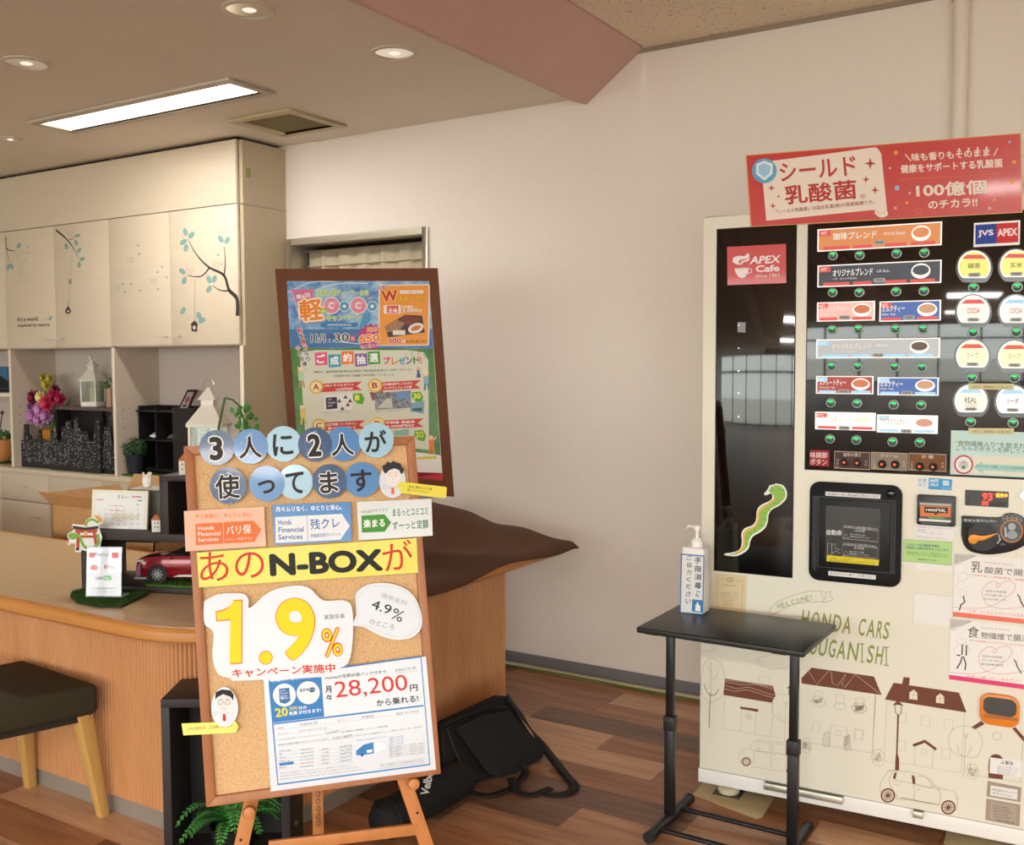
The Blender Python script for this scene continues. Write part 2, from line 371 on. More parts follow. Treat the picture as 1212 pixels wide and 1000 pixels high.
# doorway: frame, dark passage, curtain
dr = MB()
for x0, x1, z0, z1 in ((-3.99, -3.955, 0, 2.125), (-3.065, -3.03, 0, 2.125), (-3.955, -3.065, 2.09, 2.125)): dr.box(x0, x1, YW-.012, YW+.2, z0, z1)
dr.build('door_1', mat('door_frame_metal', 'c4bcab', .35, .6), kind='structure', bevel=.002)
struct(MB().box(DX0-.2, DX1+.2, YW+.55, YW+.6, 0, 2.4).box(DX0-.2, DX0-.15, YW+.2, YW+.6, 0, 2.4).box(DX1+.15, DX1+.2, YW+.2, YW+.6, 0, 2.4).box(DX0-.2, DX1+.2, YW+.2, YW+.6, 2.2, 2.4).box(DX0-.2, DX1+.2, YW+.2, YW+.6, -.05, 0), 'wall_passage', mat('passage_paint', '6b6258', .8))
CURT = mat('curtain_linen', 'c9baa0', .8, noise=((150, 20, 150), 'bcac92', .3, .7))
cu = thing('doorway_curtain', 'beige linen curtain hanging in the doorway of the back wall', 'curtain', (-3.5, YW+.1, 0))
MB().grid(lambda a, b: (-3.925+.85*a, YW+.10+.012*math.sin(a*38)*(1-.4*b)+.004*math.sin(a*90), .06+2.0*b), 90, 6).build('curtain_cloth', CURT, cu, smooth=True, solid=.002)
MB().box(-3.925, -3.075, YW+.083, YW+.115, 1.98, 1.985).build('hem', CURT, cu)
MB().tube([(-3.955, YW+.1, 2.065), (-3.065, YW+.1, 2.065)], .006, 8).build('rod', STEEL, cu)
# ---------------------------------------------------------------- ceiling fittings
lt = thing('ceiling_light', 'long lit rectangular light panel recessed in the low ceiling', 'ceiling light', (-3.93, 3.115, ZL))
fr = MB().box(-4.64, -3.235, 2.975, 3.02, ZL-.012, ZL).box(-4.64, -3.235, 3.2, 3.245, ZL-.012, ZL).box(-4.64, -4.6, 3.02, 3.2, ZL-.012, ZL).box(-3.28, -3.235, 3.02, 3.2, ZL-.012, ZL)
fr.build('frame', mat('lamp_trim', 'cfc4b6', .5), lt, bevel=.003)
MB().box(-4.6, -3.28, 3.02, 3.2, ZL-.004, ZL-.002).build('diffuser', mat('lit_diffuser', 'fffaf0', .5, emit=4, ecol='fff6e8'), lt)
pl = thing('added_fill_panel', 'square lit panel in the raised ceiling of the showroom', 'ceiling light', (.2, -2.4, ZU), 'lit panels in the raised ceiling')  # made-up fixtures, out of view, for the added fill lamps
MB().box(.2-.64, .2+.64, -2.4-.29, -2.4+.29, ZU-.01, ZU).build('frame', mat('lamp_trim', 'cfc4b6'), pl); MB().box(.2-.6, .2+.6, -2.4-.25, -2.4+.25, ZU-.012, ZU-.01).build('diffuser', mat('lit_diffuser', 'fffaf0'), pl)
for q, lb in (((2.6, -2.4), 'added fill-light panel in the raised ceiling of the showroom, beside the side wall'), ((.2, -5.2), 'added fill-light panel in the raised ceiling by the window front'), ((2.6, -5.2), 'added fill-light panel in the corner between both window fronts')): copy_tree(pl, (q[0], q[1], ZU), lb)
for i, (x, y, r, lb) in enumerate(((-2.565, 2.456, .092, 'round recessed downlight nearest to the pink beam, above the light panel'), (-3.746, 2.41, .092, 'round recessed downlight between the picture edge and the lit panel'),
        (-2.453, 3.086, .088, 'round recessed downlight between the lit panel and the pink beam'), (-5.07, 3.158, .06, 'small round recessed downlight above the bird drawings, beyond the lit panel'))):
    d = thing('downlight', lb, 'downlight', (x, y, ZL), 'downlights in the low ceiling')
    M = Matrix.Translation((x, y, ZL))
    MB().lathe([(r*.82, -.001), (r*.84, -.008), (r, -.004), (r, 0)], M, 32).build('trim_ring', mat('lamp_ring', 'd8cec0', .4), d, smooth=True)
    MB().lathe([(r*.83, -.004), (r*.62, .035), (r*.5, .055)], M, 32).build('reflector', mat('mirror_reflector', 'f0ece8', .14, 1), d, smooth=True)
    MB().ell(Matrix.Translation((x, y, ZL+.02)), r*.46, r*.46, .03, 14, 8).build('bulb', mat('bulb_added_glow', 'f2e6dc', .4, emit=.7), d, smooth=True)  # downlights are off; bulb glow added to brighten the reflectors
LCH = struct(MB().box(-2.3, -2.2, Y0, YW, ZL+.02, ZL+.1), 'trim_2', LOWCEIL)
vt = thing('ceiling_vent', 'square cream vent grille in the low ceiling beside the back wall', 'vent', (-3.59, 3.68, ZL))
v0, v1, w0, w1 = -3.80, -3.38, 3.475, 3.875
f = MB()
for a in ((v0, v1, w0, w0+.05), (v0, v1, w1-.05, w1), (v0, v0+.05, w0+.05, w1-.05), (v1-.05, v1, w0+.05, w1-.05)): f.box(a[0], a[1], a[2], a[3], ZL-.014, ZL)
f.build('frame', mat('vent_cream', 'c8bc98', .5), vt, bevel=.003)
g = MB().box(v0+.05, v1-.05, w0+.05, w1-.05, ZL-.004, ZL-.001)
g.build('filter_panel', mat('vent_filter', '8d8260', .8, noise=((200, 200, 200), '7c7150', .4, .6)), vt)

def cut_holes(o, cutters):
    for c in cutters:
        md = o.modifiers.new('cut', 'BOOLEAN'); md.object = c; md.solver = 'EXACT'
    dg = bpy.context.evaluated_depsgraph_get(); dg.update()
    me = bpy.data.meshes.new_from_object(o.evaluated_get(dg)); o.modifiers.clear(); o.data = me
    for c in cutters: bpy.data.objects.remove(c)
cs = []
for x, y, r in ((-2.565, 2.456, .092), (-3.746, 2.41, .092), (-2.453, 3.086, .088), (-5.07, 3.158, .06)):
    cs.append(MB().lathe([(r*.83, -.05), (r*.83, .1)], Matrix.Translation((x, y, ZL)), 32).build('cutter', LOWCEIL))
cut_holes(bpy.data.objects['ceiling'], cs)
# ================================================================ CABINETS on the back wall
YF = 3.74
SD = Surf((-4.02, YF, 0), (1, 0, 0), (0, -1, 0))
HAND = mat('handle_satin', 'd6d2c8', .3, .35)
EDGE = mat('edge_strip', 'e6dccb', .4)
def handle(x, z, par, wd=.062):
    MB().box(x-wd/2, x+wd/2, YF-.03, YF-.022, z-.005, z+.005).box(x-wd/2+.006, x-wd/2+.014, YF-.022, YF, z-.004, z+.004).box(x+wd/2-.014, x+wd/2-.006, YF-.022, YF, z-.004, z+.004).build('handle', HAND, par, bevel=.0015)
units = []; doors = {}
struct(MB().box(-7.105, -4.0255, YF, YF+.018, 2.285, 2.612), 'trim_3', CREAM, bevel=.001)
ed = [-7.105, -6.61, -6.104, -5.596, -5.078, -4.552, -4.024]
for i, (xa, xm, xb, lb) in enumerate(((ed[0], ed[1], ed[2], 'tall beige cabinet unit cut by the picture edge, with the blue picture on its shelf'),
        (ed[2], ed[3], ed[4], 'tall beige cabinet unit with hanging birdhouse drawings on its doors and flowers in the niche'),
        (ed[4], ed[5], ed[6], 'tall beige cabinet unit at the end, with the big tree branch drawing on its door'))):
    u = thing('wall_cabinet', lb, 'cabinet', (xm, 3.9, 0), 'cabinet units along the back wall'); units.append(u)
    gp = .0015
    MB().box(xa+.02, xb-.02, YF+.03, YW-.002, 2.60, ZL).build('top_gap_shade', BLACKB, u)  # black block stands in for the shade in the gap under the ceiling
    MB().box(xa+.001, xb-.001, YF+.02, YW-.002, 1.545, 1.57).build('niche_ceiling', CABIN, u)
    MB().box(xa+.001, xb-.001, YF+.02, YW-.002, 2.28, 2.30).build('inner_top', CABIN, u)
    MB().box(xa+.025, xb-.001, YW-.02, YW-.002, .80, 1.545).build('back_panel', mat('niche_back', 'cbbfb6', .6), u)
    for sx in ((xa, xa+.024),)+(((xb, xb+.026),) if i == 2 else ()):
        MB().box(sx[0], sx[1], YF+.02, YW-.002, 1.545, 2.61).box(sx[0], sx[1], YF+.003, YW-.002, .80, 1.545).box(sx[0], sx[1], YF+.02, YW-.002, 0, .765).build('side_panel', CABIN if sx[0] != xb else mat('end_panel', 'b9a98f', .5), u)
        MB().box(sx[0]+.0005, sx[1]-.0005, YF, YF+.003, .80, 1.545).build('edge_strip', EDGE, u)
    for x0, x1, hs in ((xa, xm, 1), (xm, xb, -1)):
        d = MB().box(x0+gp, x1-gp, YF, YF+.018, 1.552, 2.28).build('door', CREAM, u, bevel=.001); doors[round(x0, 3)] = d
        handle(x1-.055 if hs > 0 else x0+.055, 1.60, d)
    MB().box(xa+.03, xb-.01, YF+.04, YW-.03, .02, .76).build('lower_carcass', CABIN, u)
    MB().box(xa, xb, YF+.06, YW-.03, 0, .06).build('plinth', GREYB, u)
    for x0, x1 in ((xa-.125, xm-.125), (xm-.125, xb-.125)):
        x1 = min(x1, xb-.002)
        dw = MB().box(x0+gp, x1-gp, YF, YF+.018, .59, .765).build('drawer', CREAM, u, bevel=.001); handle((x0+x1)/2-.0, .685, dw, .07)
        dd = MB().box(x0+gp, x1-gp, YF, YF+.018, .06, .585).build('lower_door', CREAM, u, bevel=.001); handle(x1-.13, .50, dd, .07)
    if i == 2:
        MB().box(xb-.123, xb-gp, YF, YF+.018, .06, .765).build('filler_panel', CREAM, u)
        MB().box(xb+.0265, xb+.028, YF+.045, YF+.075, 2.42, 2.47).build('green_sticker', mat('faded_green_sticker', '8d9a52', .6), u)
        MB().box(xb+.0262, xb+.0267, YF, YW-.002, 2.277, 2.281).build('joint', mat('joint_line', '8d7f6c', .6), u)
    for k in range(3):
        b = MB()
        for yy in (YF+.05, YW-.07): b.lathe([(.004, 0), (.0001, .0006)], T3((xa+.0245, yy, 1.13+.05*k-.05), V((0, 1, 0)), V((0, 0, 1)), V((1, 0, 0))), 8)
        b.build('shelf_pin_hole', BLACKB, u)
wt = MB().box(ed[0], ed[6]+.026, YF-.03, YW-.021, .768, .798).build('cabinet_worktop', mat('worktop_beige', 'd5c7ae', .4), origin=(-5.5, 3.9, .768), bevel=.003)
tag(wt, 'long beige worktop running through the niches of the cabinets', 'worktop')
sh = MB().box(ed[0]+.026, ed[2]-.002, YF+.01, YW-.021, 1.245, 1.268).build('niche_shelf', EDGE, units[0], bevel=.001)
# drawings on the upper doors
LF = ink('7fa9a6'); LF2 = ink('8fb3ae'); BR = ink('413a39'); PEN = ink('6d625a')
A = SD.view(0, 234, 5.509); B = SD.view(160, 234, 5.509)
dkeys = {k: d for k, d in doors.items()}
def dof(x): return doors[min(doors, key=lambda k: abs(k-x))]
dA, dB, dC, dD = dof(ed[2]), dof(ed[3]), dof(ed[4]), dof(ed[5])
def leaf(v, x, y, a, par, L=20, W=11, m=None):
    v.disc(x, y, L, 'leaf_print', m or LF, par, .0008, ry=W, rot=a, n=12)
    c, s_ = math.cos(math.radians(a)), math.sin(math.radians(a)); v.lines([[(x-c*L*.6, y-s_*L*.6), (x+c*L*.5, y+s_*L*.5)]], .0012, 'leaf_vein', ink('c9d6cf'), par, .0012)
def heart(v, x, y, par, r=8): v.poly([(x-r, y-r*.5), (x-r*.4, y-r*.9), (x, y-r*.3), (x+r*.5, y-r*.9), (x+r, y-r*.3), (x, y+r)], 'heart_print', LF, par, .0008)
def bird(v, x, y, par, k=1, f=1):
    P = [(-22, -20), (-14, -12), (-16, 4), (-8, 18), (4, 20), (16, 10), (18, -4), (22, -8), (17, -14), (8, -18), (2, -8), (-4, -4), (-12, -10)]
    v.lines([[(x+a*k*f, y+b*k) for a, b in P], [(x+a*k*f, y+b*k) for a, b in arc(6, 2, 5, 6, 0, 300, 8)]], .0014, 'bird_drawing', PEN, par)
def branch(v, pts, w0, w1, par):
    P = curve(pts, 6); v.lines([P], 1, 'branch_print', BR, par, .0006, taper=lambda t: w0+(w1-w0)*t)
branch(A, [(38, 255), (42, 330), (62, 425)], .011, .002, dA); branch(A, [(45, 332), (70, 345), (100, 343)], .008, .003, dA)
for q in ((123, 313, -70), (55, 452, -80), (77, 448, 70)): leaf(A, *q, dA)
for q in ((182, 324), (179, 362), (171, 400)): heart(A, *q, dA, 6)
A.lines([[(102, 348), (126, 440)], [(118, 480), (128, 455), (152, 462), (158, 500), (134, 521), (124, 478)], arc(136, 488, 6), [(130, 448), (150, 405), (158, 420), (150, 448), (130, 448)]], .0015, 'birdhouse_drawing', PEN, dA)
A.text("It's a world", (116, 806), (248, 802), 28, BR, dA, bold=.01); A.text('inspired by nature.', (118, 850), (330, 843), 28, BR, dA, bold=.01)
leaf(A, 329, 786, -65, dA, 16, 9); heart(A, 305, 795, dA, 5)
branch(A, [(366, 212), (430, 265), (480, 330), (512, 392)], .013, .003, dB); branch(A, [(448, 276), (470, 270), (488, 262)], .004, .003, dB)
bird(A, 462, 243, dB)
for q in ((506, 247, -20), (497, 293, 75), (433, 316, 80), (517, 343, -60), (536, 400, -30), (517, 437, 85)): leaf(A, *q, dB)
A.lines([[(473, 330), (459, 530)], [(457, 560), (448, 682)], arc(448, 690, 7)+[(448, 697)]], .0015, 'string_drawing', PEN, dB)
A.lines([[(447, 530), (469, 564)], [(469, 530), (447, 564)]], .006, 'bow_print', BR, dB)
A.poly([(447, 703), (425, 735), (428, 752), (448, 760), (466, 742)], 'birdhouse_print', BR, dB, .0008); A.disc(446, 740, 8, 'birdhouse_hole', CREAM, dB, .0012, n=10)
for q in ((901, 312), (908, 368), (802, 565), (856, 566), (814, 614), (913, 606), (1058, 453), (1028, 486), (1086, 520), (1032, 596)): heart(A, *q, dC, 9)
for q in ((851, 402), (763, 588), (1002, 543)): bird(A, *q, dC, 1.0)
branch(B, [(668, 770), (664, 660), (612, 600), (578, 505), (480, 452), (400, 370), (342, 268)], .028, .003, dD)
branch(B, [(580, 510), (588, 420), (580, 316)], .012, .003, dD); branch(B, [(486, 455), (430, 512), (338, 508)], .011, .003, dD); branch(B, [(625, 605), (560, 605), (503, 572)], .009, .003, dD)
for q in ((328, 224, 78), (367, 244, -50), (315, 288, -35), (332, 326, -80), (559, 270, 60), (601, 278, -60), (308, 481, 40), (321, 540, -75), (482, 533, 70), (517, 530, -70), (482, 596, -60), (312, 737, -65), (416, 768, 75), (435, 800, -35)): leaf(B, *q, dD, 26, 15)
bird(B, 357, 480, dD, 1.2, 1); bird(B, 530, 433, dD, 1.2, -1); heart(B, 541, 374, dD, 9); heart(B, 563, 434, dD, 8)
B.lines([[(391, 530), (388, 800)]], .002, 'string_drawing', PEN, dD)
B.poly([(387, 800), (360, 826), (366, 828), (368, 870), (404, 874), (407, 828), (412, 826)], 'birdhouse_print', BR, dD, .0008); B.disc(386, 846, 10, 'birdhouse_hole', CREAM, dD, .0012, n=12, ry=13)
# ---------------------------------------------------------------- things in the niches
ZT = .799
def SX(y): return Surf((-5, y, 0), (1, 0, 0), (0, -1, 0))
def at(px, py, y): p = ony(px, py, y); return p.x, p.z
def leafblob(mb, c, r, n, s_, rnd, sq=(1, 1, 1)):
    for _ in range(n):
        a, z = rnd.uniform(0, 6.28), rnd.uniform(-.6, 1); q = math.sqrt(max(0, 1-z*z)); d = V((q*math.cos(a), q*math.sin(a), z)); p = V(c)+V((d.x*sq[0], d.y*sq[1], d.z*sq[2]))*r*rnd.uniform(.72, 1)
        t = d.orthogonal().normalized(); t = (t+d*.5+V((rnd.uniform(-.6, .6), rnd.uniform(-.6, .6), rnd.uniform(-.3, .5)))).normalized(); b = d.cross(t).normalized()
        mb.poly([p, p+t*s_*.5+b*s_*.3, p+t*s_, p+t*s_*.5-b*s_*.3])
R_ = random.Random(3)
# blue framed picture
S = SX(3.88); v = S.view(0, 400, 6.25)
t = thing('framed_picture', 'small blue landscape picture standing on the cabinet shelf at the picture edge', 'picture', (at(0, 466, 3.88)[0], 3.88, 1.268))
a = v.p(-60, 212); b = (v.p(78, 415)[0], 1.268-0)
S.poly([(a[0], b[1]), (b[0], b[1]), (b[0], a[1]), (a[0], a[1])], 'frame', BLACKB, t, 0, .012)
v.rect(-55, 214, 76, 375, 'print', mat('blue_sea_print', '2a86b4', .4, noise=((9, 9, 9), '0e3f68', .3, .7)), t, .0125)
v.poly([(-55, 300), (20, 280), (76, 320), (76, 372), (-55, 372)], 'dark_shore', ink('14181c'), t, .0135)
# terracotta bag with plant
x, z = at(6, 543, 3.86); t = thing('plant_basket', 'orange fabric planter with a stick and small plant at the picture edge', 'planter', (x-.03, 3.86, ZT))
M = Matrix.Translation((x-.05, 3.86, ZT))
MB().lathe([(.05, .012), (.085, .05), (.10, .11), (.098, .155), (.088, .155), (.085, .12)], M, 24).build('pot', mat('orange_felt', 'cf8a4e', .7), t, smooth=True)
mb = MB(); leafblob(mb, (x-.05, 3.86, ZT+.17), .06, 60, .035, R_, (1, 1, .5)); mb.build('foliage', LEAF, t)
MB().tube([(x-.06, 3.85, ZT+.12), (x+.0, 3.85, ZT+.33)], .004, 6).build('stick', mat('brown_stick', '6a4732', .6), t)
MB().ell(Matrix.Translation((x, 3.85, ZT+.335)), .012, .012, .014, 8, 6).build('finial', mat('brown_bead', '5f3a2a', .5), t, smooth=True)
MB().box(x-.11, x+.02, 3.80, 3.92, ZT, ZT+.01).build('grass_pad', TURF, t)
# flowers
x, z = at(60, 512, 3.93); t = thing('flower_arrangement', 'pink, purple and yellow flowers in an orange pot beside the black skyline', 'flowers', (x, 3.93, ZT))
M = Matrix.Translation((x, 3.93, ZT))
MB().lathe([(.035, .09), (.05, .16), (.068, .235), (.062, .235), (.05, .2)], M, 20).build('pot', mat('orange_pot', 'd48a2f', .45), t, smooth=True)
for (px, py, r, c, c2) in ((37+0, 0, 0, '', ''),):
    pass
def bloom(px, py, y, rpx, c, par, n=26):
    x, z = at(px, py, y); r = rpx*.0074; mb = MB()
    for k in range(n):
        lay = k/n; a = k*2.399; el = lay*1.25-.15
        d = V((math.cos(a)*math.cos(el), -math.sin(el)*1.0, math.sin(a)*math.cos(el))); p = V((x, y, z)); b = d.cross(V((0, -1, 0))).normalized()*r*.30
        q = V((0, -r*.25, 0)); mb.poly([p, p+d*r*.6+b+q, p+d*r*(1-.3*lay)+q, p+d*r*.6-b+q])
    mb.ell(Matrix.Translation((x, y-.006, z)), r*.3, r*.22, r*.3, 8, 6)
    mb.build('bloom', mat('petal_'+c, c, .6), par)
for q in ((44, 492, 3.88, 10, 'c98cc4'), (52, 484, 3.87, 9, 'd39ccd'), (38, 482, 3.88, 8, 'b97ab8'), (58, 492, 3.87, 8, 'cf96cc'), (50, 496, 3.88, 8, 'd8a6d4'), (59, 477, 3.86, 9, 'd8476f'), (67, 469, 3.90, 8, 'c93068'), (74, 472, 3.90, 7, 'b82a5c'), (42, 470, 3.89, 8, '9c2a4c'), (51, 470, 3.87, 7, 'efe2a0'), (57, 455, 3.91, 6, 'd9c65a'), (53, 447, 3.91, 5, 'cdb84a'), (61, 448, 3.91, 5, 'd8c85e'), (68, 461, 3.93, 6, '8a2f44')): bloom(*q, t)
mb = MB(); xl, zl_ = at(78, 472, 3.95)
for q in ((72, 474, 40), (80, 478, 25), (84, 470, 50), (70, 484, 10), (50, 460, 90)):
    x2, z2 = at(q[0], q[1], 3.93); p = V((x, 3.93, ZT+.22)); e = V((x2, 3.94, z2)); d = e-p; b = V((-d.z, 0, d.x)).normalized()*.018; mb.poly([p, p+d*.5+b, e, p+d*.5-b])
mb.tube([(x, 3.93, ZT+.2), (x-.01, 3.93, ZT+.4)], .004, 6).build('foliage', LEAF, t)
MB().ell(Matrix.Translation((x-.04, 3.92, ZT+.05)), .12, .07, .05, 14, 8).build('cloth_wrap', mat('grey_wrap', 'b3a6a2', .7), t, smooth=True)
x1 = at(70, 500, 3.93)[0]; MB().box(x1-.02, x1+.005, 3.91, 3.93, ZT+.08, ZT+.25).build('white_tag', PAPER, t, bevel=.003)
# dark riser in the middle niche
xa, xb = at(72, 500, 3.90)[0], ed[4]-.002
zt = at(72, 481, 3.86)[1]
t = thing('dark_riser', 'dark brown open riser shelf in the niche, under the small white lantern', 'shelf', ((xa+xb)/2, 3.93, ZT))
MB().box(xa, xb, 3.86, 4.04, zt-.02, zt).build('riser_top', mat('riser_brown', '5c4c45', .4), t)
MB().box(xa, xa+.018, 3.86, 4.04, ZT, zt-.02).build('side_panel', BLACKB, t)
MB().box(xa+.018, xb, 4.0, 4.04, ZT, zt-.06).build('back_panel', mat('riser_back', '6d5f58', .5), t)
xm = at(113, 500, 3.90)[0]
MB().box(xa+.03, xm, 3.95, 3.965, ZT+.04, zt-.03).build('screen_panel', mat('black_matte', '0c0c0d', .5), t)
def lantern(name, label, x, y, z, wdt, h, ang, candle=True):
    t = thing(name, label, 'lantern', (x, y, z)); M = zrot((x, y, z), ang); q = wdt/2; hb = h*.56; lw = mat('lantern_white', 'e6e2d8', .45)
    MB().box(-q, q, -q, q, 0, .03*h/.3, M).build('base', lw, t, bevel=.002)
    for i in (-1, 1):
        for j in (-1, 1): MB().box(i*q-(.008 if i > 0 else 0), i*q+(.008 if i < 0 else 0), j*q-(.008 if j > 0 else 0), j*q+(.008 if j < 0 else 0), .03*h/.3, hb, M).build('post', lw, t)
    gl = clear('lantern_glass', 'eef2ee', .08)
    for k in range(4):
        MB().box(-q+.008, q-.008, -q+.003, -q+.005, .03*h/.3, hb-.01, M @ Matrix.Rotation(k*math.pi/2, 4, 'Z')).build('pane', gl, t)
    MB().box(-q-.006, q+.006, -q-.006, q+.006, hb-.01, hb, M).build('eave', lw, t, bevel=.002)
    r = (q+.006)*1.414; R45 = M @ Matrix.Rotation(math.pi/4, 4, 'Z')
    MB().lathe([(r, hb), (r*.36, h*.76)], R45, 4).build('roof', lw, t)
    MB().lathe([(r*.34, h*.76), (r*.34, h*.83)], R45, 4).build('roof_neck', lw, t)
    MB().lathe([(r*.5, h*.83), (.004, h*.97)], R45, 4).build('roof_cap', lw, t)
    MB().tube([M @ V((.018*math.cos(a)+.0, 0, h*.97+.018*math.sin(a)+.01)) for a in [k*.524 for k in range(12)]], .002, 6, closed=True).build('ring_handle', STEEL, t, smooth=True)
    MB().lathe([(q*.42, .03*h/.3), (q*.42, h*.38), (.002, h*.375)], M, 16).build('candle', mat('wax_ivory', 'e8e0b8', .5), t, smooth=True)
    return t
x, z = at(109, 480, 3.93); lantern('lantern', 'small white lantern with a candle, on the dark riser in the niche', x, 3.94, zt+.001, .105, .30, .35)
x, z = at(133, 479, 3.95); t = thing('potted_plant', 'small green plant in a pinkish wooden pot beside the white niche lantern', 'plant', (x-.012, 3.95, zt))
MB().box(x-.03, x+.008, 3.93, 3.97, zt+.001, zt+.115).build('pot', mat('pinkish_wood', 'c9a28a', .6), t, bevel=.002)
mb = MB(); leafblob(mb, (x-.01, 3.95, zt+.14), .035, 60, .022, R_); mb.build('foliage', LEAF, t)
# skyline cut-out: two black boards printed with small white windows
def skyline(px0, px1, pts, y, label, seed):
    S = SX(y); P = [S.at(0+a/6.25, 400+b/6.25) for a, b in pts]; zb = ZT+.001
    P = [(a, max(b, zb)) for a, b in P]; P = [(P[0][0], zb)]+P+[(P[-1][0], zb)]
    t = thing('skyline_cutout', label, 'decoration', ((P[0][0]+P[-1][0])/2, y, ZT))
    S.poly(P, 'panel', mat('skyline_black', '1b1c1e', .5), t, 0, .008)
    r = random.Random(seed); mb = MB(); m2 = MB(); top = lambda x: max([max(P[i][1], P[i+1][1]) if P[i][0] != P[i+1][0] else -9 for i in range(1, len(P)-2) if min(P[i][0], P[i+1][0]) <= x <= max(P[i][0], P[i+1][0])] or [zb])
    x = P[0][0]+.006; xe = P[-1][0]-.006
    while x < xe:
        h = min(top(x), top(x+.008)); z = zb+.03; dense = r.random()
        while z < h-.01:
            if r.random() < (.6 if dense > .7 else .22): mb.box(x-5, x-5+r.choice([.004, .006, .009]), y-.0098, y-.0085, z, z+.0036)
            z += .0095
        x += .0115
    mb.build('window_print', ink('b4b8be'), t, kind='stuff')
    return t
skyline(14, 65, [(92, 740), (135, 738), (135, 755), (185, 755), (185, 638), (215, 638), (215, 700), (240, 730), (240, 745), (290, 745), (290, 678), (312, 678), (312, 745), (345, 760), (375, 760), (395, 760)], 3.80, 'black city skyline board with white windows, beside the orange planter', 1)
skyline(62, 120, [(378, 700), (380, 680), (395, 680), (395, 698), (430, 698), (430, 760), (462, 760), (462, 655), (492, 655), (492, 612), (535, 612), (535, 665), (555, 665), (555, 590), (585, 590), (585, 655), (605, 690), (655, 690), (662, 740), (670, 760), (700, 760), (700, 680), (710, 680), (710, 598), (748, 598), (748, 745)], 3.775, 'taller black city skyline board with white windows, below the white niche lantern', 2)
skyline(119, 139, [(752, 760), (775, 700), (775, 648), (825, 648), (825, 690), (838, 760), (862, 860)], 3.80, 'narrow black skyline board standing by the cabinet divider', 3)
# third niche
x, z = at(160.5, 550, 3.83)
t = thing('topiary_pot', 'round green topiary in a dark navy pot on the worktop', 'plant', (x, 3.83, ZT)); M = Matrix.Translation((x, 3.83, ZT+.011))
MB().lathe([(.038, 0), (.044, .012), (.053, .095), (.057, .1), (.057, .108), (.05, .108), (.046, .09)], M, 20).build('pot', mat('navy_pot', '262b38', .55), t, smooth=True)
mb = MB(); leafblob(mb, (x, 3.83, ZT+.155), .068, 420, .018, R_); mb.build('foliage', mat('topiary_green', '3d5f35', .6, noise=((60, 60, 60), '274425', .3, .7)), t)
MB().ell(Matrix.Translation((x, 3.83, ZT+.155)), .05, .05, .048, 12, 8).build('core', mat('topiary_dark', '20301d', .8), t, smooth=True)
x0, x1 = at(146, 556, 3.80)[0], at(205, 560, 3.80)[0]
tag(MB().box(x0, ed[6]-.02, 3.77, 3.97, ZT, ZT+.01).build('grass_mat', TURF, origin=((x0+x1)/2, 3.85, ZT)), 'thin strip of green turf under the topiary pot and black cubby', 'turf')
xa, xb = at(171, 500, 3.92)[0], at(237, 500, 3.92)[0]; zt2 = at(190, 485, 3.88)[1]
t = thing('black_cubby', 'black two-tier cubby shelf in the niche, holding small toy cars', 'shelf', ((xa+xb)/2, 3.95, ZT+.011))
z0 = ZT+.011; zm = z0+(zt2-z0)*.52; xc = [xa, xa+(xb-xa)*.31, xa+(xb-xa)*.62, xb]
for k, xx in enumerate(xc): MB().box(xx-.004, xx+.004, 3.88, 4.02, z0, zt2+(.02 if k < 3 else .02)).build('upright', BLACKB, t)
for zz, ex in ((z0+.02, 0), (zm, .006), (zt2-.01, .02)): MB().box(xa-ex-.004, xb+ex+.004, 3.875, 4.02, zz-.004, zz+.004).build('shelf_board', BLACKB, t)
MB().box(xa, xb, 4.02, 4.026, z0, zt2+.02).build('back_panel', mat('cubby_back', '121113', .6), t)
MB().box(xc[2], xb, 3.878, 3.883, z0, zt2+.015).build('front_panel', BLACKB, t)
def toycar(x, y, z, c, label, L=.07):
    t = thing('toy_car', label, 'toy car', (x, y, z), 'toy cars in the black cubby')
    pr = [(-.5, .12), (-.5, .25), (-.42, .33), (-.2, .38), (-.05, .52), (.25, .52), (.42, .36), (.5, .34), (.5, .12)]
    MB().prism([(x+a*L, y-L*.2, z+b*L) for a, b in pr], (0, L*.4, 0)).build('body', mat('toy_'+c, c, .25, coat=.5), t, bevel=.002)
    MB().prism([(x+a*L, y-L*.205, z+b*L) for a, b in [(-.13, .38), (-.03, .49), (.22, .49), (.32, .38)]], (0, L*.41, 0)).build('windows', BLACKM, t)
    for a in (-.3, .3):
        for s_ in (-1, 1): MB().lathe([(.1*L, -.012*L), (.1*L, .06*L)], T3((x+a*L, y+s_*L*.19, z+.1*L), V((1, 0, 0)), V((0, 0, 1)), V((0, -1, 0))), 12).build('wheel', BLACKM, t)
x = at(184, 517, 3.91)[0]; toycar(x, 3.91, zm+.005, 'e8e8e8', 'white toy car in the black cubby'); x = at(205, 517, 3.91)[0]; toycar(x, 3.91, zm+.005, '4a4a58', 'dark grey toy car in the black cubby')
x = at(208, 535, 3.90)[0]; tag(MB().box(x-.01, x+.008, 3.89, 3.90, z0+.026, z0+.10).build('blue_card', mat('blue_card', '3f7fae', .5), origin=(x, 3.895, z0+.026)), 'small blue card standing in the lower cubby compartment', 'card')
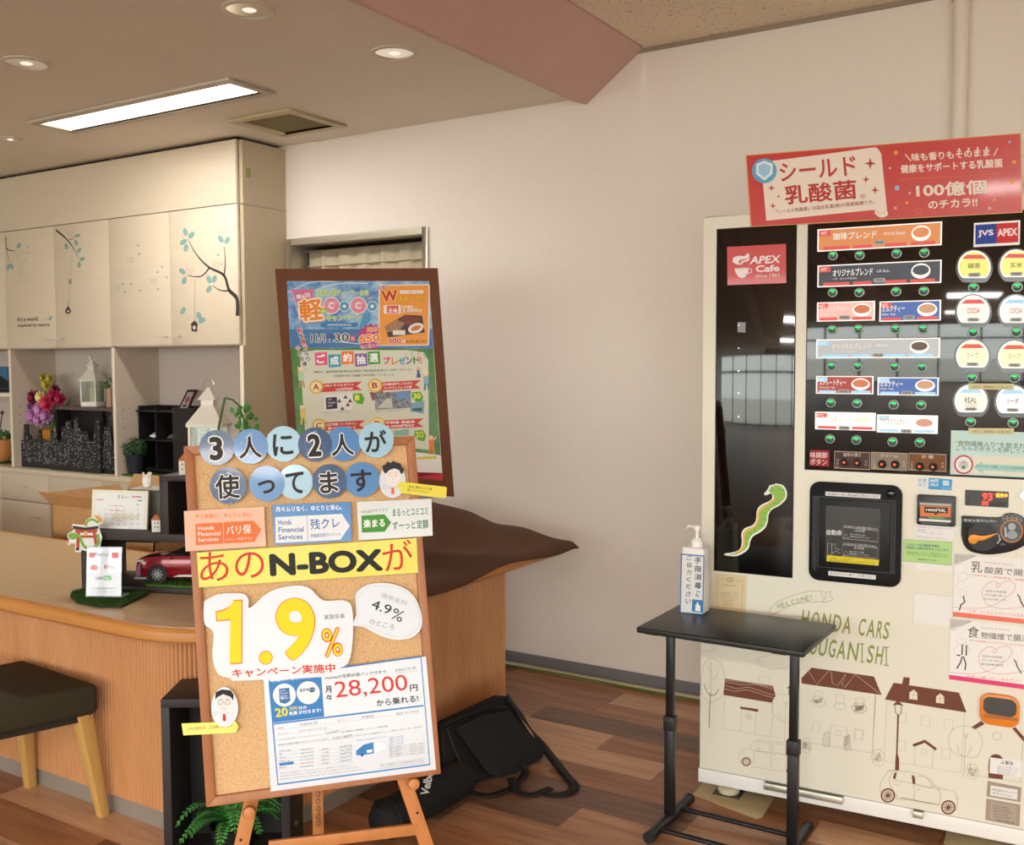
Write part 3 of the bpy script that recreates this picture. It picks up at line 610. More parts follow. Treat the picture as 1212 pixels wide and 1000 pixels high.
# photo frame leaning on the cubby
x = at(220, 487, 3.93)[0]; z = zt2-.006
t = thing('photo_frame', 'dark red-brown photo frame leaning back on the black cubby', 'picture frame', (x, 3.93, z))
P0 = V(ony(209.5, 486, 3.90)); P1 = V(ony(222, 486.5, 3.93)); P3 = V(ony(221.5, 461, 3.98)); P2 = P1+(P3-P0)
P0.z = P1.z = z+.002; P0 += V((0, 0, 0)); P2 = P1+(P3-P0)
nn = (P1-P0).cross(P3-P0).normalized()
if nn.y > 0: nn = -nn
MB().prism([P0, P1, P2, P3], -nn*.012).build('frame', mat('mahogany', '3d1d17', .35), t, bevel=.002)
def lerp4(a, b): return P0+(P1-P0)*a+(P3-P0)*b
MB().poly([lerp4(a, b)+nn*.001 for a, b in ((.2, .12), (.8, .12), (.8, .88), (.2, .88))]).build('picture', mat('photo_grey', 'a9adb0', .3), t)
MB().poly([lerp4(.5+.2*math.cos(g), .5+.17*math.sin(g))+nn*.0015 for g in [k*.5236 for k in range(12)]]).build('red_motif', ink('a85048'), t)
MB().poly([lerp4(a, b)+nn*.0015 for a, b in ((.3, .16), (.7, .16), (.7, .3), (.3, .3))]).build('dark_motif', ink('3a3c40'), t)
# ================================================================ COUNTER
CT = .68
def path(yf, r, xr, yend, cx=-2.55, cyy=2.37, n=14, x0=-6.6):
    P = [(x0, yf)]+[(cx+r*math.sin(math.pi/2*i/n), cyy-r*math.cos(math.pi/2*i/n)) for i in range(n+1)]+[(xr, yend)]; return P
ct = thing('reception_counter', 'curved reception counter with a reeded wood front and laminate top', 'counter', (-2.6, 2.5, 0))
inner = [(-3.0, 3.75), (-3.0, 2.65), (-6.6, 2.65)]
top = path(1.925, .445, -2.105, 3.72)+[(-2.975, 3.72), (-2.975, 2.67), (-6.6, 2.67)]
MB().prism([(x, y, CT-.042) for x, y in top], (0, 0, .0415)).build('top_board', TOPW, ct)
# rounded edge band swept round the top
def sweep(P, prof, mb, closed=False):
    b = len(mb.v); n = len(P); m = len(prof)
    for i, p in enumerate(P):
        a = V(P[max(0, i-1)]+(0,)); c = V(P[min(n-1, i+1)]+(0,)); t = (c-a).normalized(); o = V((t.y, -t.x, 0))
        if 0 < i < n-1:
            t1 = (V(p+(0,))-a).normalized(); o = o/max(.5, abs(t1.cross(V((0, 0, 1))).dot(o)))
        for u, z in prof: mb.v.append(V((p[0], p[1], 0))+o*u+V((0, 0, z)))
    for i in range(n-1):
        for k in range(m): mb.f.append((b+i*m+k, b+i*m+(k+1) % m, b+(i+1)*m+(k+1) % m, b+(i+1)*m+k))
    mb.f.append(tuple(b+k for k in range(m))); mb.f.append(tuple(b+(n-1)*m+k for k in range(m-1, -1, -1))); return mb
ep = [(0, CT), (.012, CT-.001), (.021, CT-.006), (.025, CT-.015), (.025, CT-.038), (.018, CT-.046), (0, CT-.047)]
sweep(path(1.925, .445, -2.105, 3.72), ep, MB()).build('edge_band', ORANGEW, ct, smooth=True)
sweep([(-2.105, 3.72), (-2.975, 3.72), (-2.975, 2.67), (-6.6, 2.67)], ep, MB()).build('edge_band', ORANGEW, ct, smooth=True)
body = path(2.03, .34, -2.21, 3.46)+[(-2.9, 3.46), (-2.9, 2.6), (-6.6, 2.6)]
MB().prism([(x, y, .055) for x, y in body], (0, 0, CT-.047-.055)).build('carcass', REED, ct)
MB().prism([(x, y, 0) for x, y in path(2.024, .346, -2.204, 3.455)+[(-2.88, 3.455), (-2.88, 2.62), (-6.6, 2.62)]], (0, 0, .055)).build('kick_board', mat('kick_grey', '8d8278', .5), ct)
pp = path(2.03, .34, -2.21, 3.46, n=40); L = [0]
for a, b in zip(pp, pp[1:]): L.append(L[-1]+math.hypot(b[0]-a[0], b[1]-a[1]))
def along(s_):
    for i in range(len(L)-1):
        if s_ <= L[i+1]: k = (s_-L[i])/(L[i+1]-L[i]); a, b = pp[i], pp[i+1]; t = V((b[0]-a[0], b[1]-a[1], 0)).normalized(); return V((a[0]+(b[0]-a[0])*k, a[1]+(b[1]-a[1])*k, 0)), t
    return V(pp[-1]+(0,)), V((0, 1, 0))
mb = MB(); s_ = 2.0; pit = .0155
while s_ < L[-1]-pit:
    pts = []
    for f_, o_ in ((.06, 0), (.14, .007), (.35, .0105), (.65, .0105), (.86, .007), (.94, 0)):
        p, t_ = along(s_+pit*f_); pts.append(p+V((t_.y, -t_.x, 0))*o_+V((0, 0, .056)))
    mb.prism(pts, (0, 0, CT-.047-.057)); s_ += pit
mb.build('reeded_facing', REED, ct, smooth=True, kind='stuff')
# cloth over the right wing of the counter
CLOTH = mat('brown_cloth', '5c3c28', .85, noise=((300, 300, 300), '533523', .3, .7))
def clh(x, y):
    g = .16*math.exp(-(((x+2.80)/.26)**2+((y-3.40)/.30)**2))+.075*math.exp(-(((x+2.58)/.30)**2+((y-3.62)/.3)**2))
    g += .012*math.exp(-((x+2.4)/.3)**2)*(1+math.sin(x*19+y*7))*max(0, min(1, (y-2.9)))
    g += .006*math.sin(x*9-y*13)+.006
    return max(g, .003+.001*math.sin(30*x))
def clothfn(a, b):
    y = 2.62+1.17*b+.03*a; x = -2.98+.925*a+.012*math.sin(b*9)
    if y > 3.76: pass
    over = max(0, x+2.085); z = CT+clh(x, y)
    edge = max(0, 1-(-2.08-x)/.12) if x < -2.08 else 1
    z = CT+.003+(z-CT-.003)*(1-.75*min(1, edge))
    z -= over*.75; z = z if over <= 0 else z
    ye = max(0, y-3.75); z -= ye*.15
    if b < .1: pass
    return (x, y, z)
cl = MB().grid(clothfn, 60, 90).build('counter_cloth', CLOTH, origin=(-2.5, 3, CT), smooth=True, solid=.002, ang=80)
tag(cl, 'dark brown cloth draped over the end of the counter under the poster board', 'cloth')
# ---------------------------------------------------------------- stool
st = thing('stool', 'upholstered dark olive bench stool with light wood legs, in front of the counter', 'stool', (-3.02, 1.8, 0))
seatm = mat('olive_fabric', '3c3420', .85, noise=((250, 250, 250), '2f2918', .3, .7))
MB().prism([(-2.775, 1.965, .345), (-3.235, 2.0, .345), (-3.32, 1.60, .345), (-2.90, 1.555, .345)], (0, 0, .097)).build('seat', seatm, st, bevel=.018, seg=3)
MB().prism([(-2.80, 1.95, .325), (-3.215, 1.98, .325), (-3.295, 1.62, .325), (-2.92, 1.58, .325)], (0, 0, .02)).build('seat_frame', mat('seat_underside', '2a2418', .8), st)
for (tx, ty), (bx, by) in (((-2.825, 1.935), (-2.80, 1.985)), ((-3.195, 1.965), (-3.21, 1.995)), ((-3.265, 1.64), (-3.30, 1.60)), ((-2.945, 1.60), (-2.95, 1.55))):
    a = []
    for (x, y, z, r) in ((bx, by, 0, .015), (tx, ty, .345, .024)): a.append([V((x-r, y-r, z)), V((x+r, y-r, z)), V((x+r, y+r, z)), V((x-r, y+r, z))])
    mb = MB(); mb.v = a[0]+a[1]; mb.f = [(3, 2, 1, 0), (4, 5, 6, 7), (0, 1, 5, 4), (1, 2, 6, 5), (2, 3, 7, 6), (3, 0, 4, 7)]; mb.build('leg', LEGW, st, bevel=.002)
# ---------------------------------------------------------------- plant stand (open black box) with fern
P0 = onz(190, 828, .5); d = (onz(222, 796, .5)-P0); d.z = 0; d.normalize(); e = V((d.y, -d.x, 0))
if e.x < 0: e = -e
wB = .36; dB_ = .19
t = thing('plant_stand', 'open black box stand on the floor between the counter and the easel', 'stand', (P0.x, P0.y, 0))
M = T3((P0.x, P0.y, 0), e, d, V((0, 0, 1)))
th = .024
MB().box(0, wB, 0, dB_, .5-th, .5, M).build('top_panel', DARKB, t, bevel=.001)
MB().box(0, th, 0, dB_, 0, .5-th, M).build('side_panel', DARKB, t, bevel=.001); MB().box(wB-th, wB, 0, dB_, 0, .5-th, M).build('side_panel', DARKB, t, bevel=.001)
MB().box(th, wB-th, 0, dB_, 0, th, M).build('bottom_panel', DARKB, t); MB().box(th, wB-th, dB_-.008, dB_, th, .5-th, M).build('back_panel', BLACKB, t)
f = thing('potted_fern', 'green fern in a dark pot inside the open black box stand', 'plant', M @ V((.17, .095, th)))
MB().lathe([(.05, .002), (.066, .07), (.062, .07), (.055, .055)], M @ Matrix.Translation((.17, .095, th)), 18).build('pot', mat('dark_pot', '1a1a1b', .6), f, smooth=True)
R_ = random.Random(5)
for k in range(22):
    a = R_.uniform(0, 6.28); ln = R_.uniform(.12, .19); h0 = R_.uniform(.05, .12); mb = MB(); pts = []
    for i in range(9):
        q = i/8; pts.append(V((.17+math.cos(a)*ln*q*(.8 if math.sin(a) > 0 else 1.1), .095+math.sin(a)*ln*q*(.45 if math.sin(a) > 0 else .8), th+.07+h0*math.sin(q*2.2)*1.0-.05*q*q)))
    mb.tube([M @ p for p in pts], .0012, 4)
    for i in range(1, 9):
        tt = (pts[i]-pts[i-1]).normalized(); sd = tt.cross(V((0, 0, 1))).normalized(); wl = .026*(1-((i-4)/6)**2)
        for s2 in (-1, 1):
            for off in (0, .5): b0 = pts[i-1].lerp(pts[i], off); mb.poly([M @ b0, M @ (b0+tt*.008+sd*s2*wl*.5), M @ (b0+tt*.006+sd*s2*wl), M @ (b0-tt*.002+sd*s2*wl*.5)])
    mb.build('frond', mat('fern_green', '56a048', .5, noise=((30, 30, 30), '3c7a34', .3, .7)), f)
# ---------------------------------------------------------------- display unit on the counter
P0 = onz(97, 698, CT); P1 = onz(228, 704, CT); e = (P1-P0); e.z = 0; e.normalize(); d = V((-e.y, e.x, 0)); M = T3(P0, e, d, V((0, 0, 1)))
SU = Surf(P0, e, -d)
def uu(px, py): q = SU.at(px, py); return q[0], q[1]
us, zs = uu(150, 640); us2, _ = uu(190, 640); us3 = uu(200, 640)[0]; zs2 = uu(150, 630.5)[1]; zc = uu(192, 563)[1]; zl1 = uu(99, 640)[1]
du = .24; ur = us3+.36
t = thing('display_unit', 'dark stepped display unit of open boxes standing on the counter', 'display shelf', P0)
MB().box(0, ur, 0, du, 0, .019, M).build('bottom_board', DARKB, t, bevel=.001)
MB().box(0, .018, 0, du, .019, zs, M).build('side_panel', DARKB, t, bevel=.001)
MB().box(0, ur, 0, du, zs, zs2, M).build('middle_shelf', DARKB, t, bevel=.001)
MB().box(us2, us3, 0, du, zs2, zc-.018, M).build('side_panel', DARKB, t, bevel=.001)
MB().box(ur-.02, ur, 0, du, .019, zc-.018, M).build('side_panel', DARKB, t, bevel=.001)
MB().box(us2, ur, 0, du, zc-.018, zc, M).build('top_board', DARKB, t, bevel=.001)
MB().box(us3, ur-.02, du-.008, du, zs2, zc-.018, M).build('back_panel', BLACKB, t)
MB().box(.018, uu(142, 650)[0], du-.008, du, zs-.05, zs, M).build('back_rail', BLACKB, t)
# desk calendar
S2 = Surf(P0+d*.10, e+d*-.05, -d+V((0, 0, .12))); v = S2.view(60, 600, 6.733)
cal = thing('desk_calendar', 'white framed desk calendar standing on the dark display unit', 'calendar', P0+d*.1+e*.1+V((0, 0, zs2)))
c = Surf(P0+d*.06, e, -d+V((0, 0, .10))); k = c.view(0, 540, 5)
k.poly([(545, 445), (875, 452), (885, 205), (555, 196)], 'frame', mat('ivory_frame', 'e6dfce', .45), cal, 0, .008)
k.poly([(572, 432), (852, 440), (866, 222), (580, 212)], 'page', PAPER, cal, .0085)
rd = ink('d0606a')
k.text('11', (711, 250), (735, 251), 22, ink('4a4a50'), cal, .0095); k.text('HONDA', (790, 244), (848, 246), 11, ink('c23038'), cal, .0095, bold=.02)
k.text('2025', (745, 246), (770, 246), 8, ink('777777'), cal, .0095)
k.lines([[(582, 255), (620, 257)], ], .003, 'red_rule', rd, cal, .0095); k.lines([[(822, 262), (850, 263)]], .003, 'blue_rule', ink('4a5a90'), cal, .0095)
ds = []; n = 1
for r in range(5):
    for q in range(7):
        if 1 <= n-5 <= 31 or True:
            dd = n-6
            if 1 <= dd <= 30: x, y = 592+q*38, 282+r*28; k.text(str(dd), (x, y+8), (x+(6 if dd < 10 else 11), y+8), 9, ink('8a6a6a') if q in (0,) else ink('77777c'), cal, .0095)
        n += 1
k.lines([[(656, 290), (740, 293), (738, 322), (655, 318), 'c'], [(698, 291), (697, 348)], [(697, 345), (736, 348), (735, 320)], [(692, 345), (734, 348), (732, 382), (691, 379), 'c']], .0013, 'red_boxes', rd, cal, .0096)
k.poly([(647, 410), (768, 414), (766, 442), (645, 438)], 'sticker', ink('ffffff'), cal, .0094); k.lines([[(672, 428), (705, 429)], [(720, 430), (758, 431)]], .0012, 'sticker_rule', ink('777a80'), cal, .01)
MB().box(uu(118, 630)[0], uu(150, 630)[0], .075, .10, zs2+.0, zs2+.05, M).build('stand', mat('ivory_frame', 'e6dfce'), cal)
def minihouse(pu, pd, z, px_w, h, label):
    p = P0+e*pu+d*pd; t = thing('mini_house', label, 'ornament', (p.x, p.y, P0.z+z), 'miniature white houses with red roofs'); q = T3((p.x, p.y, P0.z+z), (e*.92+d*.4).normalized(), (d*.92-e*.4).normalized(), V((0, 0, 1)))
    wq = px_w/2
    MB().box(-wq, wq, -wq*.8, wq*.8, 0, h*.66, q).build('wall_block', mat('miniature_white', 'e3ddd6', .5), t, bevel=.001)
    MB().prism([q @ V((-wq-.003, -wq*.95, h*.66)), q @ V((wq+.003, -wq*.95, h*.66)), q @ V((0, -wq*.95, h))], q.to_3x3() @ V((0, wq*1.9, 0))).build('roof', mat('miniature_roof', 'b8622f', .5), t, bevel=.001)
    for a in (-.4, .25):
        for b in (.22, .45): MB().box(wq*a, wq*(a+.2), -wq*.8-.001, -wq*.8, h*b, h*(b+.1), q).build('window_opening', BLACKM, t)
minihouse(uu(186, 630)[0]-.022, .035, zs2+.001, .03, .062, 'tiny white house with a red roof, on the shelf beside the desk calendar')
minihouse(uu(210, 562)[0]+.006, .035, zc+.001, .033, .072, 'tiny white house with a red roof, on top of the display unit')
# tissue box behind the calendar
t = thing('tissue_box', 'dark tissue box with a white tissue, behind the desk calendar', 'tissue box', P0+e*.20+d*.17+V((0, 0, zs2)))
S_t = Surf(P0+d*.13, e, -d); u0, u1 = S_t.at(150, 600)[0], S_t.at(190, 600)[0]; zb = S_t.at(180, 576)[1]; zb = zb-P0.z if False else zb
MB().box(u0, u1, .13, .235, zs2+.001, zb-.012, M).build('box', mat('grey_green_box', '58584e', .4), t, bevel=.003)
MB().box(u0+.01, u1-.01, .14, .225, zb-.012, zb-.009, M).build('box_top', mat('pale_box_top', 'cfc8b6', .5), t)
tp = M @ V((S_t.at(165, 576)[0], .18, zb-.01)); mb = MB()
for a in range(7):
    g = a*.9; mb.grid(lambda s1, s3: tp+V(((.006+.016*s3)*math.cos(g+s1*1.2), .6*(.006+.016*s3)*math.sin(g+s1*1.2), .055*s3*(.7+.3*math.sin(a*2)))), 4, 4)
mb.ell(Matrix.Translation(tp+V((0, 0, .022))), .02, .016, .026, 9, 6); mb.build('tissue', mat('tissue_white', 'f0ece6', .8), t)
# big lantern and trailing plant on the unit
x0u = uu(253, 562)[0]; lp = Surf(P0+d*.12, e, -d).P(Surf(P0+d*.12, e, -d).at(249, 560))
lantern('lantern', 'larger white lantern with a pagoda top, on the display unit behind the board', lp.x, lp.y, P0.z+zc+.001, .112, .30, math.atan2(e.y, e.x)+.2)
gp_ = P0+e*(uu(285, 562)[0]+.03)+d*.16; zg = P0.z+zc
t = thing('trailing_plant', 'leafy green artificial plant with an arching stem beside the larger lantern', 'plant', (gp_.x, gp_.y, zg))
def onp(px, py, dd=.16):
    s3 = Surf(P0+d*dd, e, -d); q = s3.at(px, py); return s3.P(q)
MB().lathe([(.03, 0), (.04, .06), (.035, .06)], Matrix.Translation((gp_.x, gp_.y, zg+.001)), 14).build('pot', mat('dark_pot', '2a2a2b'), t, smooth=True)
MB().tube([V((gp_.x, gp_.y, zg+.05)), onp(290, 500), onp(283, 480), onp(275, 473), onp(266, 471)], .003, 6).build('stem', mat('stem_green', '3c5b2a', .5), t, smooth=True)
MB().tube([onp(257, 516, .05), onp(262, 490, .05), onp(266, 471, .05)], .004, 6).build('thick_stem', mat('stem_green', '3c5b2a'), t, smooth=True)
mb = MB()
for (px, py) in ((281, 483), (288, 482), (277, 489), (284, 492), (295, 487), (291, 496), (287, 502), (300, 495), (284, 508), (292, 507), (299, 505), (306, 508), (290, 513), (283, 515), (298, 514)):
    c_ = onp(px, py, .15+R_.uniform(-.04, .04))
    for j in range(4):
        g = R_.uniform(0, 6.28); dv = V((math.cos(g), R_.uniform(-.5, .3), math.sin(g)*.8)).normalized(); bb_ = dv.cross(V((.2, -1, .1))).normalized(); s4 = .024
        mb.poly([c_, c_+dv*s4*.5+bb_*s4*.36, c_+dv*s4*.9+bb_*s4*.2, c_+dv*s4, c_+dv*s4*.9-bb_*s4*.2, c_+dv*s4*.5-bb_*s4*.36])
mb.build('foliage', mat('clover_green', '4c8a3c', .5), t)
# turf piece + red car
cu0, cv0 = .17, .10
t = tag(MB().prism([M @ V(q) for q in ((uu(163, 688)[0], .045, .0195), (uu(172, 694)[0], .006, .0195), (ur-.03, .006, .0195), (ur-.03, .17, .0195), (uu(163, 688)[0], .17, .0195))], (0, 0, .009)).build('turf_tile', TURF, origin=M @ V((.3, .08, .02))), 'dark-edged turf tile under the red model car', 'turf')
mb = MB()
for _ in range(1500):
    u_, v_ = R_.uniform(uu(163, 688)[0]+.002, ur-.03), R_.uniform(.008, .168)
    if u_ < uu(172, 694)[0] and v_ < .045: continue
    b0 = V((u_, v_, .028)); g = R_.uniform(0, 6.28); mb.poly([M @ b0, M @ (b0+V((.002*math.cos(g), .002*math.sin(g), 0))), M @ (b0+V((R_.uniform(-.004, .004), R_.uniform(-.004, .004), .009)))])
o = mb.build('grass_blades', TURF, bpy.data.objects['turf_tile'], kind='stuff')
# car: front at the left end, length along +e
CL, CW, CH = .39, .15, .124; cu = Surf(P0+d*.03, e, -d).at(160, 660)[0]-.006; cz = .0285
car = thing('model_car', 'glossy red model car with silver spoke wheels on the display unit', 'model car', M @ V((cu+CL/2, .085, cz)))
cm = Matrix(M @ Matrix.Translation((cu, .095, cz)) @ Matrix.Rotation(.12, 4, 'Z'))
RED = mat('car_red', '8a1420', .22, coat=1, metal=.2)
prof = [(0, .30, .80, .80), (.012, .16, .97, .90), (.05, .14, .92, 1.0), (.15, .14, .66, 1), (.26, .14, .72, 1), (.34, .14, .80, 1), (.5, .14, .80, 1), (.8, .14, .80, 1), (.97, .16, .76, .95), (1, .3, .7, .85)]
# stations: x, bottom z, shoulder z, width factor
stn = [(0, .22, .56, .78), (.02, .16, .64, .88), (.07, .14, .70, .96), (.2, .13, .74, 1), (.35, .13, .76, 1), (.6, .13, .77, 1), (.85, .14, .77, 1), (.97, .16, .74, .94), (1, .25, .66, .84)]
mb = MB(); N = 10
for x, z0_, z1_, wf in stn:
    hw = CW/2*wf
    ring = [(-hw*.92, z0_), (-hw, z0_+.06), (-hw, z1_-.12), (-hw*.93, z1_-.02), (-hw*.6, z1_), (hw*.6, z1_), (hw*.93, z1_-.02), (hw, z1_-.12), (hw, z0_+.06), (hw*.92, z0_)]
    for y_, zz in ring: mb.v.append(cm @ V((x*CL, y_, zz*CH)))
for i in range(len(stn)-1):
    for k_ in range(N): mb.f.append((i*N+k_, i*N+(k_+1) % N, (i+1)*N+(k_+1) % N, (i+1)*N+k_))
mb.f.append(tuple(range(N))); mb.f.append(tuple((len(stn)-1)*N+k_ for k_ in range(N-1, -1, -1)))
mb.build('body', RED, car, smooth=True, ang=50)
mb = MB(); cab = [(.27, .66, .84), (.43, .97, .70), (.55, 1.0, .70), (.78, .99, .70), (.95, .72, .84)]
for x, zt_, wf in cab:
    pass
bot = [(.25, .74), (.42, .76), (.7, .77), (.96, .76)]; tp2 = [(.42, .96), (.5, .99), (.75, .985), (.87, .92)]
for (xb_, zb_), (xt_, zt_) in zip(bot, tp2):
    mb.v += [cm @ V((xb_*CL, -CW/2*.93, zb_*CH)), cm @ V((xt_*CL, -CW/2*.72, zt_*CH)), cm @ V((xt_*CL, CW/2*.72, zt_*CH)), cm @ V((xb_*CL, CW/2*.93, zb_*CH))]
for i in range(3):
    for k_ in range(3): mb.f.append((i*4+k_, i*4+k_+1, i*4+4+k_+1, i*4+4+k_))
mb.f += [(0, 1, 2, 3), (12, 15, 14, 13)]
mb.build('cabin_glass', mat('car_glass', '15171a', .08, coat=1), car)
MB().prism([cm @ V(((.44)*CL, -CW/2*.72, .965*CH)), cm @ V((.52*CL, -CW/2*.72, 1.0*CH)), cm @ V((.76*CL, -CW/2*.72, .995*CH)), cm @ V((.86*CL, -CW/2*.72, .935*CH))], (cm.to_3x3() @ V((0, CW*.72, 0)))).build('roof', RED, car, bevel=.002)
for k_, (xx) in enumerate((.55, .72)):
    MB().tube([cm @ V((xx*CL, -CW/2*.93, .69*CH)), cm @ V(((xx-.02)*CL, -CW/2*.74, .98*CH))], .0022, 6).build('pillar', RED, car)
MB().prism([cm @ V(q) for q in ((-.001, -CW*.34, .2*CH), (-.001, CW*.34, .2*CH), (-.001, CW*.36, .44*CH), (-.001, -CW*.36, .44*CH))], cm.to_3x3() @ V((.004, 0, 0))).build('grille', mat('car_grille', '151518', .3), car)
MB().prism([cm @ V(q) for q in ((-.0005, -CW*.44, .18*CH), (.02, -CW*.50, .2*CH), (.022, -CW*.50, .5*CH), (-.0005, -CW*.42, .46*CH))], cm.to_3x3() @ V((0, -.001, 0))).build('bumper_insert', mat('car_mauve', '8a5f78', .3), car)
MB().prism([cm @ V(q) for q in ((0.0, -CW*.42, .55*CH), (.03, -CW*.5, .58*CH), (.035, -CW*.5, .63*CH), (.0, -CW*.38, .60*CH))], cm.to_3x3() @ V((0, -.002, 0))).build('headlight', mat('car_lamp', 'e6e8ec', .15), car)
MB().box(.0, .04, -CW*.515, -CW*.3, .10*CH, .15*CH, cm).build('front_splitter', mat('car_silver', 'c8ccd0', .25, .6), car)
MB().prism([cm @ V(q) for q in ((.34*CL, -CW*.51, .17*CH), (.75*CL, -CW*.51, .2*CH), (.75*CL, -CW*.51, .26*CH), (.40*CL, -CW*.51, .23*CH))], cm.to_3x3() @ V((0, .003, 0))).build('side_sill', MATS['car_silver'], car)
MB().ell(cm @ Matrix.Translation((.32*CL, -CW*.56, .72*CH)), .008, .006, .006, 8, 6).build('mirror', RED, car, smooth=True)
for x in (.205, .80):
    for s5 in (-1, 1):
        c5 = T3(cm @ V((x*CL, s5*CW*.44, .235*CH)), cm.to_3x3() @ V((1, 0, 0)), cm.to_3x3() @ V((0, 0, 1)), cm.to_3x3() @ V((0, -1, 0)))
        if s5 < 0:
            wh = MB().lathe([(.028, -.012), (.029, .004), (.027, .012), (.0205, .0125)], c5, 22).build('wheel', mat('tyre_rubber', '101011', .7), car, smooth=True)
            MB().lathe([(.031, .0), (.0345, .0125), (.031, .013)], c5, 22).build('arch_trim', mat('arch_black', '161416', .6), car, smooth=True)
            mb = MB()
            for a in range(10):
                g = a*.6283; mb.prism([c5 @ V((r_*math.cos(g+o_), r_*math.sin(g+o_), .0130)) for r_, o_ in ((.003, -.4), (.020, -.08), (.020, .08), (.003, .4))], c5.to_3x3() @ V((0, 0, .001)))
            mb.build('spokes', mat('car_silver', 'c8ccd0'), wh)
        else: MB().lathe([(.028, -.012), (.028, .012)], c5, 18).build('wheel', MATS['tyre_rubber'], car)
# turf mat, payment sign, cut-out
pm = [onz(*q, CT+.001) for q in ((83, 707), (86, 702), (97, 699.5), (170, 702.6), (176, 704), (144, 719), (118, 719), (92, 714))]
t = thing('turf_mat', 'green turf mat on the counter edge under the payment sign', 'turf', onz(125, 706, CT))
MB().prism(pm, (0, 0, .005)).build('backing', mat('turf_backing', '1f2d12', .8), t)
mb = MB(); cx_ = sum((p for p in pm), V())/len(pm)
from mathutils.geometry import intersect_point_tri_2d
for _ in range(5200):
    i = R_.randrange(8); a, b = R_.random(), R_.random(); a, b = (a, b) if a+b < 1 else (1-a, 1-b); p = cx_+(pm[i]-cx_)*a+(pm[(i+1) % 8]-cx_)*b; p.z = CT+.006
    g = R_.uniform(0, 6.28); w_ = .0014; mb.poly([p, p+V((w_*math.cos(g), w_*math.sin(g), 0)), p+V((R_.uniform(-.004, .004), R_.uniform(-.004, .004), R_.uniform(.005, .010)))])
mb.build('grass_blades', TURF, t, kind='stuff')
a0, b0 = onz(101, 706, CT+.012), onz(144, 707.5, CT+.012); es = (b0-a0); es.z = 0; es.normalize(); ns = V((es.y, -es.x, 0))
if ns.y > 0: ns = -ns
SS = Surf(a0, es, ns+V((0, 0, .10))); v = SS.view(60, 600, 6.733)
t = thing('payment_sign', 'clear acrylic stand with a white payment app sheet, on the turf mat', 'sign stand', a0)
ACR = clear('acrylic', 'fbfcfd', .03)
v.poly([(277, 716), (566, 718), (572, 328), (287, 322)], 'acrylic_front', ACR, t, 0, .002)
v.poly([(281, 708), (561, 710), (563, 326), (289, 326)], 'sheet', mat('sheet_pale', 'ebebf5', .25, coat=.4), t, -.0015, .001)
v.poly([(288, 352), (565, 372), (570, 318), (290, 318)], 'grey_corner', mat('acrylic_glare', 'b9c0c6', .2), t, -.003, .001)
fp = [SS.P(v.p(*q), 0) for q in ((277, 716), (566, 718))]; bk = -ns*.05
MB().prism([fp[0], fp[1], fp[1]+bk, fp[0]+bk], (0, 0, .002)).build('acrylic_foot', mat('acrylic_edge', 'dfe6e4', .1, alpha=.6), t)
pk = ink('e88a90'); tg = .0024
v.rrect(310, 362, 350, 402, 8, 'pink_icon', pk, t, tg); v.text('PayPay', (356, 398), (466, 400), 36, ink('b4bcc4'), t, tg); v.rrect(492, 362, 540, 408, 10, 'pink_icon', pk, t, tg)
v.rrect(320, 466, 372, 502, 8, 'pink_icon', ink('f0a4a0'), t, tg); v.lines([arc(346, 468, 12, 12, 180, 360, 8)], .0012, 'bag_handle', ink('f0a4a0'), t, tg)
v.text('R', (430, 492), (450, 492), 30, ink('d8808a'), t, tg, bold=.02); v.text('Pay', (456, 494), (514, 496), 30, ink('e6bcc0'), t, tg)
v.text('LINE', (360, 578), (418, 579), 24, ink('98a0a8'), t, tg, bold=.01); v.rrect(426, 546, 484, 584, 8, 'green_icon', ink('8fd8a4'), t, tg); v.text('Pay', (438, 578), (472, 579), 22, ink('e8fff0'), t, tg+.0004)
v.text('その他各種お取扱い', (322, 656), (516, 656), 16, ink('b8c0c6'), t, tg); v.text('スタッフにご確認ください', (324, 682), (512, 682), 15, ink('b8c0c6'), t, tg)
# snake and shrine gate cut-out
cp_ = M @ V((.0, -.012, 0)); SC = Surf(cp_, e, -d); v = SC.view(60, 600, 6.733)
t = thing('paper_cutout', 'paper cut-out of a green snake around a red gate, fixed behind the payment sign', 'cut-out', SC.P(v.p(290, 350)))
sil = [(128, 290), (150, 262), (133, 235), (140, 210), (180, 188), (190, 175), (172, 165), (175, 135), (275, 145), (280, 110), (310, 85), (345, 82), (350, 58), (390, 62), (425, 92), (420, 125), (388, 140), (390, 175), (412, 240), (398, 300), (395, 355), (280, 350), (250, 340), (240, 360), (195, 358), (200, 290), (160, 290), (150, 310)]
v.poly(sil, 'backing', PAPER, t, 0, .0015)
G1, RD = ink('7aae45'), ink('b84a38'); z_ = .0022
v.lines([curve([(285, 155), (295, 115), (335, 98), (385, 125)])], .0085, 'snake_tail', G1, t, z_)
v.poly([(178, 148), (280, 162), (384, 150), (382, 172), (280, 184), (182, 172)], 'gate_lintel', ink('2e2a30'), t, z_+.0004)
v.poly([(196, 175), (375, 175), (370, 205), (200, 205)], 'gate_beam', RD, t, z_+.0003); v.poly([(212, 205), (238, 205), (232, 325), (206, 325)], 'gate_post', RD, t, z_+.0003); v.poly([(338, 205), (362, 205), (384, 325), (358, 325)], 'gate_post', RD, t, z_+.0003)
v.poly([(230, 225), (345, 225), (345, 245), (230, 245)], 'gate_beam', RD, t, z_+.0003); v.poly([(205, 325), (232, 325), (230, 346), (203, 346)], 'gate_foot', ink('2e2a30'), t, z_+.0003)
v.lines([curve([(210, 225), (235, 235), (262, 300), (300, 330), (345, 325), (385, 280), (375, 215)])], .0105, 'snake_body', G1, t, z_+.0006)
